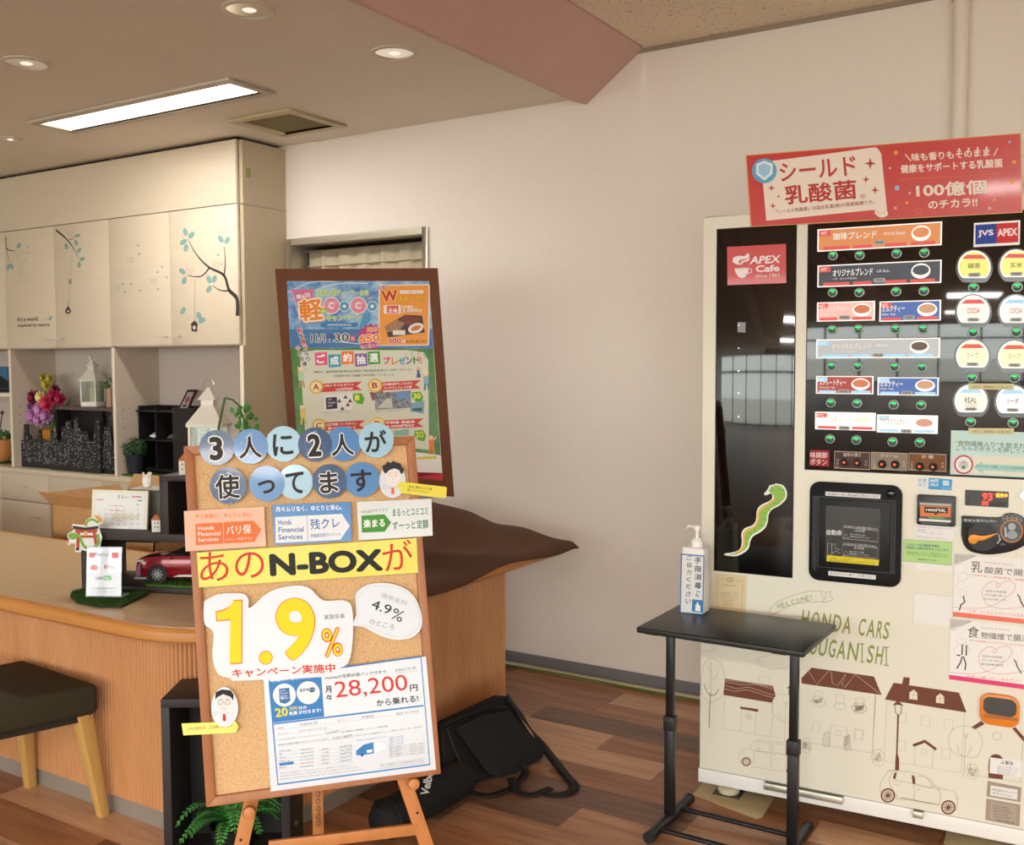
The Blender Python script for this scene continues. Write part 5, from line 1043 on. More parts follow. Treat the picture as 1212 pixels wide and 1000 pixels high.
t = paper('paper_card', 'white finance card with green lettering, overlapping the wooden frame', 'card', [(421.7, 594.3), (509.7, 590.3), (511, 634), (423.9, 639.4)], gl('dce2e4'), .0135, 'three finance cards under the discs'); g1 = ink('3f8f4a')
v.text('Hondaのサブスク', (822, 408), (940, 400), 17, ink('6a8a72'), t, z); v.poly([(822, 418), (925, 412), (955, 448), (926, 490), (824, 494)], 'arrow_panel', ink('4a9a3c'), t, z); v.text('楽まる', (832, 474), (928, 468), 38, ink('ffffff'), t, z+.0004, bold=.03)
v.text('まるっとコミコミ', (962, 422), (1120, 414), 34, ink('3c7f4c'), t, z, bold=.015); v.text('ずーっと定額', (962, 484), (1122, 474), 40, ink('3c7f4c'), t, z, bold=.015)
# yellow banner
t = paper('paper_banner', 'long yellow banner reading あのN-BOXが in red and black', 'banner', [(233.2, 654), (492, 636.8), (493.8, 677.5), (235.9, 694.9)], gl('ecd92c'), .0138)
v.text('あの', (105, 716), (393, 694), 132, ink('d83a22'), t, .015, bold=.005, res=4); v.text('N-BOX', (415, 690), (920, 664), 102, ink('1c1a16'), t, .015, bold=.045, res=4); v.text('が', (928, 668), (1060, 648), 128, ink('d83a22'), t, .015, bold=.005, res=4)
# 1.9 % cloud
v = S.view(210, 640, 3.7875)
cloud = curve([(120, 270), (185, 238), (290, 235), (318, 262), (324, 300), (400, 235), (480, 205), (580, 205), (650, 265), (740, 265), (780, 300), (783, 440), (765, 540), (718, 575), (712, 604)], 4)+[(245, 625), (240, 612)]+curve([(215, 608), (180, 590), (158, 520), (163, 420), (150, 392), (125, 375), (118, 330), (120, 270)], 4)[:-1]
t = paper('price_cutout', 'large white cloud shaped sheet with yellow 1.9% figures', 'sign', [(210+a/3.7875, 640+b/3.7875) for a, b in cloud], gl('dde1ea'), .0150)
yl, rl = ink('f4dd16'), ink('e2452c'); z = .0162
one = [(176, 318), (212, 310), (236, 292), (248, 268), (288, 266), (287, 543), (234, 547), (238, 350), (178, 356)]
v.poly([(x+(4 if x > 232 else -4), y+(4 if y > 340 else -4)) for x, y in one], 'lettering_outline', rl, t, z); v.poly(one, 'lettering', yl, t, z+.0004)
v.disc(395, 521, 31, 'decimal_point_edge', rl, t, z, n=24); v.disc(395, 521, 28, 'decimal_point', yl, t, z+.0004, n=24)
v.text('9', (449, 540), (628, 530), 284, rl, t, z, bold=.035, res=5, name='lettering_outline'); v.text('9', (453, 537), (624, 527), 278, yl, t, z+.0004, bold=.032, res=5)
v.text('%', (652, 522), (743, 514), 132, rl, t, z, bold=.035, res=4, name='lettering_outline'); v.text('%', (656, 518), (739, 511), 124, yl, t, z+.0004, bold=.005, res=4)
v.text('実質年率', (656, 352), (748, 346), 22, ink('3c3c40'), t, z); v.text('キャンペーン実施中', (247, 612), (706, 586), 42, ink('d4382e'), t, z, bold=.045, res=3)
v.text('キャンペーン実施中', (249, 616), (706, 588), 46, ink('ffffff'), t, z-.0004, bold=.09, name='lettering_outline')
bub = curve([(795, 260), (800, 232), (830, 205), (880, 190), (950, 190), (1020, 215), (1065, 260), (1090, 330), (1088, 390), (1050, 430), (985, 442), (925, 430), (880, 410), (835, 385)], 3)+[(785, 378), (786, 362), (800, 330)]
t = paper('speech_bubble', 'white speech bubble reading 4.9% at the edge of the cork board', 'sign', [(210+a/3.7875, 640+b/3.7875) for a, b in bub], gl('d8dde6'), .0145)
q = ink('8a8a8e'); v.text('通常金利', (905, 250), (1020, 290), 22, ink('a8a8ac'), t, .0157); v.text('4.9', (862, 300), (948, 330), 42, ink('3a3a3c'), t, .0157, bold=.01, res=3); v.text('%', (950, 345), (998, 365), 52, ink('3a3a3c'), t, .0157, res=3); v.text('のところ', (855, 368), (965, 398), 24, ink('77777c'), t, .0157)
v.lines([curve([(800, 262), (850, 208), (950, 205), (1040, 240), (1078, 320), (1074, 390), (1010, 428), (930, 415), (860, 382), (800, 370), (806, 330), (800, 262)], 4)], .0008, 'bubble_outline', ink('b8b8bc'), t, .0156)
# lease sheet
v = S.view(310, 790, 5.7714)
t = paper('lease_sheet', 'large white and blue price sheet reading 28,200 in red figures', 'sheet', [(311.7, 802.6), (503, 776), (515, 909.4), (320.4, 935.2)], gl('dde2ec'), .0135); bb_ = ink('3a84cc'); z = .0147
v.lines([[(50, 100), (52, 62), (1080, -78), (1140, 654), (108, 790), 'c']], .0042, 'blue_border', bb_, t, z); v.lines([[(80, 378), (1098, 254)]], .004, 'blue_rule', bb_, t, z)
v.poly([(52, 92), (402, 48), (422, 328), (78, 370)], 'blue_panel', bb_, t, z+.0003)
v.text('ご購入 × 最長84回払い', (72, 98), (372, 62), 16, ink('d6e8f6'), t, z+.0007); v.disc(152, 182, 78, 'white_disc', ink('f4f6f8'), t, z+.0007); v.disc(314, 166, 78, 'white_disc', ink('f4f6f8'), t, z+.0007)
v.poly([(114, 140), (185, 132), (192, 222), (156, 242), (120, 232)], 'blue_arrow', ink('3a78b8'), t, z+.0010)
for i in range(3): v.text(('Honda', 'Financial', 'Services')[i], (122, 158+i*17), (122+(38, 54, 50)[i], 155+i*16), 10, ink('ffffff'), t, z+.0013)
v.text('残クレ', (128, 214), (182, 208), 20, ink('ffffff'), t, z+.0013, bold=.02); v.text('まかせ', (258, 162), (320, 154), 22, ink('2a5a98'), t, z+.001, bold=.04); v.rrect(318, 132, 362, 160, 14, 'blue_pill', ink('2a5a98'), t, z+.001); v.text('チャオ', (324, 154), (356, 150), 14, ink('ffffff'), t, z+.0013)
v.text('20', (92, 334), (180, 324), 62, ink('f2e23a'), t, z+.0007, bold=.03); v.text('万円', (186, 290), (240, 284), 26, ink('f2e23a'), t, z+.0007, bold=.02); v.text('分の', (248, 284), (305, 276), 26, ink('ffffff'), t, z+.0007, bold=.02); v.text('免責', (186, 322), (242, 314), 26, ink('ffffff'), t, z+.0007, bold=.02); v.text('が付きます!', (250, 314), (402, 296), 26, ink('ffffff'), t, z+.0007, bold=.02)
v.text('Hondaの定期点検パック付きで', (432, 78), (846, 36), 26, ink('3a3a3c'), t, z, bold=.01); v.text('お支払いの一例', (908, 26), (1045, 8), 18, ink('55555a'), t, z); v.lines([[(900, 8), (1050, -12), (1054, 16), (904, 36), 'c']], .0006, 'tag_outline', ink('8a8a8e'), t, z)
v.text('月', (432, 170), (474, 165), 48, ink('2a2a2c'), t, z, bold=.03, res=3); v.text('々', (436, 222), (478, 214), 40, ink('2a2a2c'), t, z, bold=.03, res=3)
v.text('28,200', (503, 218), (994, 164), 126, ink('d8382e'), t, z, bold=0, res=4); v.text('円', (1008, 160), (1060, 154), 46, ink('2a2a2c'), t, z, bold=.02, res=3); v.text('から乗れる!', (780, 262), (1064, 228), 48, ink('2a2a2c'), t, z, bold=.02, res=3)
tx = lambda s_, a, b, h, c='6a6a6e': v.text(s_, a, b, h, ink(c), t, z)
tx('対象車', (105, 414), (148, 410), 12); tx('N-BOX FF', (260, 392), (378, 378), 17); tx('タイプ', (515, 362), (556, 357), 12); tx('N-BOX', (684, 342), (762, 332), 17); tx('型式 3114103', (912, 318), (1064, 298), 16)
tx('ボディカラー', (108, 454), (192, 444), 12); tx('プラチナホワイトパール', (245, 436), (440, 412), 16); tx('Hondaの定期点検パック まかせチャオ(プラン)', (112, 492), (415, 456), 11); tx('126,000円', (428, 452), (524, 438), 18); tx('安心整備と付帯保険。クレジット定期点検。', (540, 440), (860, 398), 12)
tx('車両本体価格(付属品+まかせチャオ(プラン)含む)', (112, 528), (455, 485), 12); tx('2,321,380円', (484, 486), (616, 468), 20); tx('お支払いは月々の残価設定型クレジットの場合の一例です。詳しくは店頭まで', (632, 464), (1095, 400), 9)
v.lines([[(105, 418), (480, 372)], [(515, 368), (884, 322)], [(912, 322), (1064, 304)], [(108, 456), (480, 412)], [(112, 530), (616, 468)]], .0005, 'form_rules', ink('a8a8ac'), t, z)
for i in range(6):
    y = 566+i*23; v.text(('お支払い回数', '頭金', '割賦元金', '初回お支払い額', '2回目以降', '最終回')[i], (118, y), (118+(80, 22, 44, 70, 60, 44)[i], y-4), 9, ink('66666a'), t, z); v.text(('59回(60回払い)', '100,000円', '2,266,100円', '31,371円', '28,200円', '50,000円')[i], (262, y-4), (350, y-14), 12, ink('d8483a' if i == 4 else '66666a'), t, z)
    v.lines([[(116, y+4), (352, y-22)]], .0005, 'form_rules', ink('b0b0b4'), t, z)
v.poly([(116, 644), (214, 632), (216, 652), (118, 664)], 'blue_tab', bb_, t, z+.0003)
for i in range(5): y = 556+i*24; v.text(('頭金', '下取', '残価', '割賦手数料', '支払総額')[i], (405, y), (455, y-6), 9, ink('66666a'), t, z); v.text(('0円', '773,100円', '0円', '1,618,371円', '2,580,861円')[i], (530, y-14), (608, y-24), 13, ink('66666a'), t, z); v.lines([[(378, y+8), (618, y-22)]], .0005, 'form_rules', ink('b0b0b4'), t, z)
v.poly([(640, 560), (690, 520), (756, 502), (760, 578), (700, 588), (640, 592)], 'van_print', bb_, t, z); v.disc(680, 588, 12, 'van_wheel', ink('2a64a8'), t, z+.0003, n=12); v.poly([(764, 504), (820, 498), (846, 520), (846, 556), (764, 576)], 'van_rear', ink('f6f8fa'), t, z+.0001); v.lines([[(764, 504), (820, 498), (846, 520), (846, 556), (764, 576)]], .0008, 'van_outline', ink('9ac0e2'), t, z+.0004)
v.poly([(712, 556), (750, 551), (750, 570), (712, 575)], 'van_plate', ink('f4f6f8'), t, z+.0004); tx('月々払いのお支払いイメージ', (645, 498), (845, 470), 12, '3a78b8'); tx('据え置き', (785, 532), (825, 526), 10, '5a9ad2')
for i in range(9): tx('期間中の残価設定クレジットご利用で安心の点検付き' if i > 3 else '残価設定クレジット安心のご利用', (866, 478+i*16), ((960 if i < 4 else 1105), 465+i*16-(0 if i < 4 else 16)), 10, '3a78b8' if i < 4 else '6a6a6e')
tx('詳しくは担当スタッフにお問い合わせください。', (808, 670), (1100, 632), 14); v.lines([[(792, 654), (1112, 612), (1114, 640), (794, 682), 'c']], .0006, 'notice_outline', ink('8a8a8e'), t, z)
for i in range(3): tx('※実質年率1.9%の場合の例です。お支払い例は一例で、詳しくは店頭スタッフまでお尋ねください。', (120, 720+i*20), (620+i*40, 662+i*14), 9, '88888c')
# lower portrait and strip
t = paper('speech_strip', 'yellow speech strip sticking out past the board beside the lower portrait', 'paper strip', [(215.3, 855), (279, 852.6), (282.6, 859), (279, 866), (217.4, 869)], gl('ece04a'), .0142)
q = S.view(210, 780, 3.7875); q.text('これを逃せば、人生損しますよ??', (45, 316), (246, 300), 15, ink('55552a'), t, .0153)
t = paper('portrait_disc', 'white oval with a cartoon portrait of a man wearing glasses', 'paper disc', oval(266, 835.5, 15.8, 23.5), gl('dbe0ea'), .0160); face(t, 265.5, 832, 3.6, '17171a', .0172, True, 'c8302a')
# ================================================================ BAGS on the floor
BF = mat('black_nylon', '131315', .7, noise=((300, 300, 300), '0b0b0d', .3, .7)); BF2 = mat('black_strap', '0e0e10', .6)
b0 = onz(576, 921, 0); b1 = onz(646, 896, 0); e = (b1-b0); e.z = 0; e.normalize(); nb = V((e.y, -e.x, 0))
if nb.y > 0: nb = -nb
bag = thing('shoulder_bag', 'black nylon shoulder bag with a flap and long strap, leaning on the counter', 'bag', (b0+b1)/2)
# body leans back towards the counter: solve for the lean that meets the upper corner
def onpl(px, py, o, n): d = ray(px, py); return CAM+d*((V(o)-CAM).dot(n)/d.dot(n))
lean = (nb+V((0, 0, .62))).normalized(); o_ = b0+V((0, 0, .02))
F = [onpl(*q, o_, lean) for q in ((521, 852), (587, 821.5), (600, 822), (646, 893), (600, 919), (527, 934))]
MB().prism([p for p in F], -lean*.10).build('body', BF, bag, bevel=.014, seg=3)
FL = [onpl(*q, o_+lean*.012, lean) for q in ((538, 862), (570, 846), (601, 841), (645.5, 888), (641, 897), (605, 919), (596, 922), (576, 915))]
MB().prism(FL, lean*.006).build('front_flap', mat('black_nylon_flap', '17171a', .75), bag, bevel=.003)
MB().tube([onpl(*q, o_+lean*.012, lean) for q in ((524, 857), (545, 849), (575, 838), (598, 838))], .008, 6).build('top_piping', BF2, bag, smooth=True)
MB().tube([onpl(*q, o_+lean*.006, lean) for q in ((529, 862), (537, 885), (546, 905), (549, 928))], .004, 6).build('zip', mat('zip_dark', '2e2e30', .4, .6), bag, smooth=True)
MB().tube([onpl(*q, o_+lean*.01, lean) for q in ((544, 902), (546, 910))], .003, 6).build('zip_puller', STEEL, bag, smooth=True)
def strap(pts, wd, m, par, name='strap', up=V((0, 0, 1))):
    P = [V(p) for p in curve([tuple(p) for p in pts], 8)]; mb = MB(); b = 0
    for i, p in enumerate(P):
        t_ = (P[min(i+1, len(P)-1)]-P[max(i-1, 0)]).normalized(); s_ = (t_.cross(up)); s_ = s_.normalized() if s_.length > .05 else e
        mb.v += [p+s_*wd/2, p-s_*wd/2]
    for i in range(len(P)-1): mb.f.append((2*i, 2*i+1, 2*i+3, 2*i+2))
    return mb.build(name, m, par, smooth=True, solid=.003)
strap([onpl(599, 823, o_, lean)+lean*.004, onpl(620, 852, o_, lean)+lean*.006, onpl(643, 886, o_, lean)+V((0, 0, .01)), onz(668, 915, .012), onz(680, 929, .010), onz(672, 938, .006), onz(655, 940, .004), onz(640, 937, .004)], .034, BF2, bag)
strap([onz(530, 928, .03), onz(552, 937, .012), onz(578, 942, .004), onz(600, 936, .006), onz(612, 930, .006)], .03, BF2, bag)
strap([onz(605, 920, .03), onz(612, 935, .012), onz(630, 940, .006), onz(652, 932, .004)], .03, BF2, bag)
strap([onz(608, 928, .02), onz(618, 920, .03), onz(622, 912, .04), onz(616, 905, .05)], .028, BF2, bag)
# tripod case lying behind the easel leg
a_, c_ = onz(452, 972, .06), onz(548, 920, .06); dr_ = (c_-a_); dr_.z = 0; ln_ = dr_.length; dr_.normalize(); sd = V((-dr_.y, dr_.x, 0)); 
case = thing('tripod_case', 'long black padded case with white lettering lying behind the easel leg', 'bag', (a_+c_)/2-V((0, 0, .06)))
Mc = T3(a_, sd, V((0, 0, 1)), dr_); 
MB().lathe([(.001, -.02), (.045, -.012), (.058, .01), (.060, ln_*.5), (.058, ln_-.01), (.04, ln_+.01), (.001, ln_+.015)], Mc, 20).build('case_body', BF, case, smooth=True)
MB().tube([Mc @ V((.0615*math.cos(g), .0615*math.sin(g), .02)) for g in [k*.3927 for k in range(16)]], .003, 6, closed=True).build('end_piping', BF2, case, smooth=True)
tn = (CAM-a_).normalized(); tn = (tn-dr_*tn.dot(dr_)).normalized(); p_ = onpl(501, 943, a_+tn*.0606, tn)
SV = Surf(a_+tn*.0615, dr_, tn); qa, qb, qc = SV.at(507, 942), SV.at(513, 915), SV.at(497, 940)
SV.text('Velbon', qa, (qa[0]+(qb[0]-qa[0])*1.25, qa[1]+(qb[1]-qa[1])*1.25), qc, ink('e8e8e8'), case, .001, .035, 3)
# ================================================================ SIDE TABLE
tb = thing('side_table', 'small black side table on two posts, in front of the drink machine', 'table', (-1.02, 2.9, 0))
ZTB = .66; q = [onz(*p, ZTB) for p in ((799, 714.3), (757, 743.6), (959.8, 771.3), (984.5, 737))]
x0, x1 = (q[0].x+q[1].x)/2, (q[2].x+q[3].x)/2; y0, y1 = (q[1].y+q[2].y)/2, (q[0].y+q[3].y)/2
MB().box(x0, x1, y0, y1, ZTB-.018, ZTB).build('tabletop', mat('black_melamine', '1d1d1f', .35, noise=((60, 60, 60), '232325', .3, .7)), tb, bevel=.0045, seg=3)
def foot(px_, pa, pb):
    a, b = onz(*pa, .018), onz(*pb, .018); return a, b
xf0, xf1 = onz(792, 968, .018).x, x1-.075
ya, yb = onz(770, 992, .018).y, onz(811, 944, .018).y; ym = (ya+yb)/2
for x in (xf0, xf1):
    MB().tube([(x, ya, .018), (x, yb, .018)], .0165, 14).build('foot_tube', BLACKM, tb, smooth=True)
    for y in (ya, yb): MB().tube([(x, y-.004, .018), (x, y+.004, .018)], .018, 14).build('foot_cap', mat('cap_black', '1b1b1c', .5), tb, smooth=True)
    MB().box(x-.0155, x+.0155, ym-.013, ym+.013, .03, .33).build('lower_post', BLACKM, tb, bevel=.003)
    MB().box(x-.0125, x+.0125, ym-.0105, ym+.0105, .33, ZTB-.018).build('upper_post', BLACKM, tb, bevel=.003)
    MB().box(x-.018, x+.018, ym-.016, ym+.016, .30, .345).build('collar', mat('collar_black', '202022', .5), tb, bevel=.003)
    MB().box(x-.02, x+.02, y0+.02, y1-.02, ZTB-.024, ZTB-.018).build('bracket', BLACKM, tb)
    for k in range(5): MB().lathe([(.003, 0), (.0001, .0004)], T3((x+.0156, ym, .06+k*.04), V((0, 1, 0)), V((0, 0, 1)), V((1, 0, 0))), 8).build('post_hole', BLACKB, tb)
for y in (ya+.06, yb-.09): MB().tube([(xf0, y, .022), (xf1, y, .022)], .008, 10).build('cross_tube', BLACKM, tb, smooth=True)
# sanitiser bottle
p0, p1 = onz(806, 724.5, ZTB), onz(832.5, 728, ZTB); e = (p1-p0); wd = e.length; e.normalize(); d = V((-e.y, e.x, 0))
bt = thing('sanitiser_bottle', 'white square pump bottle with a blue edged hand sanitising label, on the black table', 'pump bottle', (p0+p1)/2+d*.03)
M = T3(p0, e, d, V((0, 0, 1))); SS = Surf(p0, e, -d); zt_ = SS.at(818, 648)[1]; zl_ = SS.at(806, 653)[1]
MB().box(0, wd, 0, .062, ZTB-.66, zt_, M).build('body', mat('bottle_white', 'efeeea', .35), bt, bevel=.008, seg=3)
v = SS.view(740, 620, 2.632)
v.poly([(174, 92), (247, 98), (243, 283), (170, 278)], 'label_edge', ink('3f7fb8'), bt, .001, .0006); v.poly([(178, 96), (244, 102), (240, 279), (174, 274)], 'label', PAPER, bt, .0017, .0003)
for i, c in enumerate('手指消毒に'): v.text(c, (217-(1 if i < 4 else -3), 122+i*26), ((238 if i < 4 else 232)-1, 122+i*26+2), 20, ink('2e3a4a'), bt, .0024, bold=.015, res=3)
for i, c in enumerate('ご協力ください'): v.text(c, (192-i*.6, 112+i*22.5), (208-i*.6, 112+i*22.5+1), 15, ink('2e4668'), bt, .0024, bold=.01, res=3)
v.poly([(210, 234), (243, 238), (241, 276), (208, 272)], 'blue_icon', ink('3f80b8'), bt, .0023); v.poly([(220, 250), (224, 250), (224, 243), (229, 244), (229, 251), (235, 254), (235, 272), (219, 270)], 'bottle_icon', ink('f2f4f6'), bt, .0027)
c = M @ V((wd*.55, .031, zt_)); Mc = Matrix.Translation(c)
MB().lathe([(.02, -.002), (.02, .02), (.015, .022), (.015, .026), (.006, .027), (.006, .052)], Mc, 20).build('pump_collar', mat('pump_white', 'f2f1ef', .3), bt, smooth=True)
MB().lathe([(.012, .052), (.012, .066), (.009, .068)], Mc, 16).build('pump_head', mat('pump_white', 'f2f1ef'), bt, smooth=True)
MB().tube([c+V((0, 0, .061)), c-e*.03+V((0, 0, .062)), c-e*.036+V((0, 0, .054))], .004, 8).build('spout', mat('pump_white', 'f2f1ef'), bt, smooth=True)
# ================================================================ DRINK MACHINE
an = -.065; me_ = V((math.cos(an), -math.sin(an), 0)); mn = V((-math.sin(an)*-1*-1, -math.cos(an), 0)); mn = V((me_.y, -me_.x, 0))
MO = V((-1.2, 3.10, 0)); SM = Surf(MO, me_, mn); md = -mn
vm = thing('drink_machine', 'tall cream hot drink vending machine with black selection panel and town drawings', 'vending machine', MO+me_*.5+md*.35)
MW = 1.06; MM = T3(MO, me_, md, V((0, 0, 1)))
IV = mat('machine_ivory', 'e8e5d6', .34, coat=.1); IV2 = mat('machine_side', 'd8d2c0', .45)
ZM0, ZM1 = .108, 1.912
MB().box(-.005, MW, .05, .80, .07, 1.90, MM).build('cabinet_body', IV2, vm, bevel=.004)
MB().box(-.014, MW+.01, 0, .05, ZM0, ZM1, MM).build('front_door', IV, vm, bevel=.004, seg=3)
MB().box(-.02, MW+.01, .008, .05, .058, .104, MM).build('kick_rail', mat('rail_white', 'ecebe8', .35), vm, bevel=.002)
v5 = SM.view(820, 780, 5)
MB().box(SM.at(905, 928)[0], SM.at(998, 948)[0], -.012, .01, .083, .104, MM).build('rail_plate', ALU, vm, bevel=.001)
MB().box(SM.at(1081, 962)[0], SM.at(1093, 965)[0], -.014, .01, .088, .106, MM).build('rail_clip', ALU, vm, bevel=.001)
MB().tube([MM @ V((-.012, .02, ZM1)), MM @ V((.06, .02, ZM1))], .004, 8).build('top_hinge', STEEL, vm)
MB().box(.0, .05, .012, .04, .104, .109, MM).build('lower_hinge', STEEL, vm)
for (x, y) in ((.06, .09), (MW-.08, .09), (.06, .72), (MW-.08, .72)):
    MB().lathe([(.012, .02), (.012, .07)], MM @ Matrix.Translation((x, y, 0)), 12).build('leg_screw', STEEL, vm, smooth=True)
    MB().lathe([(.034, .008), (.036, .012), (.036, .022), (.03, .028), (.014, .03)], MM @ Matrix.Translation((x, y, 0)), 24).build('foot', mat('foot_cream', 'd9cfae', .5), vm, smooth=True)
    MB().box(x-.045, x+.045, y-.035, y+.05, .004, .008, MM).build('foot_bracket', mat('dark_bracket', '5c6058', .4, .7), vm)
def mat_floor(pts, label):
    P = [onz(*q, 0) for q in pts]; c = sum(P, V())/len(P); o = MB().prism(P, (0, 0, .004)).build('floor_pad', mat('pad_cream', 'c9b78e', .55), origin=c, bevel=.001); tag(o, label, 'floor pad', 'pads under the drink machine')
mat_floor([(820, 941), (834, 925), (918, 942), (902, 968), (895, 970)], 'cream square pad on the floor under the first foot of the drink machine')
mat_floor([(1117, 998), (1124, 968), (1200, 985), (1212, 1015), (1150, 1020)], 'cream pad on the floor under the drink machine, at the picture edge')
# black glass windows
GLASS = mat('black_gloss', '050506', .04, spec=.6, coat=.6)
c2 = SM.view(820, 240, 5); c3 = SM.view(950, 250, 4.626); c4 = SM.view(950, 400, 4.626); c5 = SM.view(820, 540, 4.6615); c6 = SM.view(1060, 550, 7.145); c7 = SM.view(1060, 640, 5.553); cA = SM.view(808, 0, 2.995); cB = SM.view(1050, 560, 7.481); c8 = SM.view(820, 680, 4.6615)
def fullrect(u0, u1, z0, z1, name, m, off, th, **k): return SM.poly([(u0, z0), (u1, z0), (u1, z1), (u0, z1)], name, m, vm, off, th, **k)
fullrect(.033, .281, .775, 1.870, 'display_window', GLASS, .0005, .002, bevel=.001)
fullrect(.318, MW-.03, 1.118, 1.866, 'selection_panel', GLASS, .0005, .002, bevel=.001)
fullrect(.0305, .2835, .7725, 1.8725, 'window_gasket', BLACKB, .0002, .0006); fullrect(.3155, MW-.027, 1.1155, 1.8685, 'panel_gasket', BLACKB, .0002, .0006)
Z = .003
LED = mat('led_white', 'ffffff', .4, emit=3)
for (x, y) in ((274, 725), (273, 860), (273, 995)): c2.disc(x, y, 3, 'led', LED, vm, Z, n=8)
for y in (423+60, 423+88): SM.view(0, 0, 1).disc(874.5, y-18, .6, 'led', LED, vm, Z, n=8)
c2.poly([(266, 706), (314, 708), (313, 768), (266, 766)], 'small_sticker', ink('8f949a'), vm, Z)
# cafe sign in the window
c2.poly([(205, 262), (553, 243), (555, 475), (207, 488)], 'red_sign', mat('sign_red', 'c8282c', .25, coat=.5), vm, Z, .0008); z = .0048; wh = ink('f4e9ea')
c2.text('APEX', (338, 364), (515, 356), 46, wh, vm, z, bold=.03, res=3, slant=12); c2.text('Cafe', (376, 412), (516, 406), 40, wh, vm, z, bold=.035, res=3); c2.text('since 1963', (374, 442), (518, 438), 20, wh, vm, z)
c2.poly([(250, 388), (334, 384), (330, 415), (312, 440), (296, 447), (275, 440), (256, 415)], 'cup_print', wh, vm, z); c2.lines([curve([(334, 392), (350, 396), (346, 412), (326, 420)])], .0024, 'cup_handle', wh, vm, z); c2.lines([arc(292, 388, 38, 5, 0, 360, 16)], .0008, 'cup_rim', ink('c8282c'), vm, z+.0003)
c2.poly(curve([(237, 350), (245, 325), (275, 315), (310, 316), (328, 298), (338, 318), (318, 332), (285, 338), (272, 352), (290, 366), (262, 366)], 4), 'steam_print', wh, vm, z); c2.poly(curve([(290, 345), (318, 338), (340, 325), (330, 345), (305, 352), (292, 366), (284, 356)], 4), 'steam_print', wh, vm, z)
# snake sticker
body = curve([(462, 150), (500, 160), (520, 195), (515, 235), (480, 270), (440, 292), (420, 320), (415, 360), (400, 395), (370, 420), (335, 440), (318, 470), (310, 505), (285, 530), (240, 550), (180, 545), (180, 535), (225, 528), (262, 510), (272, 470), (270, 425), (290, 395), (330, 380), (350, 350), (355, 300), (375, 270), (425, 245), (440, 225), (432, 205), (405, 215), (394, 205), (412, 185), (425, 160)], 3)
c5.poly(body, 'snake_sticker', mat('sticker_white', 'f2f2ea', .35), vm, Z, .0004)
c5.poly(curve([(462, 157), (495, 168), (512, 198), (508, 230), (475, 264), (436, 286), (414, 315), (408, 355), (392, 388), (362, 413), (328, 434), (311, 466), (302, 500), (278, 522), (240, 541), (200, 540), (235, 532), (268, 515), (280, 472), (277, 430), (296, 402), (335, 386), (357, 352), (362, 305), (382, 276), (432, 250), (450, 226), (438, 204), (420, 192), (432, 165)], 3), 'snake_green', ink('94c25a'), vm, .0038)
c5.lines([curve([(455, 232), (425, 258), (385, 285), (365, 310), (362, 352), (340, 388), (300, 408), (283, 435), (284, 475), (270, 515), (235, 532)], 4)], .0062, 'snake_belly', ink('e8b45a'), vm, .0041)
for a in (((470, 180), (508, 190)), ((478, 205), (512, 215)), ((430, 255), (476, 262)), ((408, 285), (430, 300)), ((385, 305), (412, 322)), ((380, 340), (410, 350)), ((368, 375), (398, 385)), ((330, 395), (352, 418)), ((308, 412), (328, 435)), ((292, 445), (316, 455)), ((290, 480), (308, 485))): c5.lines([a], .0026, 'snake_stripe', ink('6ea83c'), vm, .0040)
c5.disc(442, 186, 3.2, 'snake_eye', BLACKM, vm, .0044, n=8); c5.lines([[(425, 202), (440, 208)], [(398, 205), (412, 203)]], .001, 'snake_mouth', ink('c0483a'), vm, .0044)
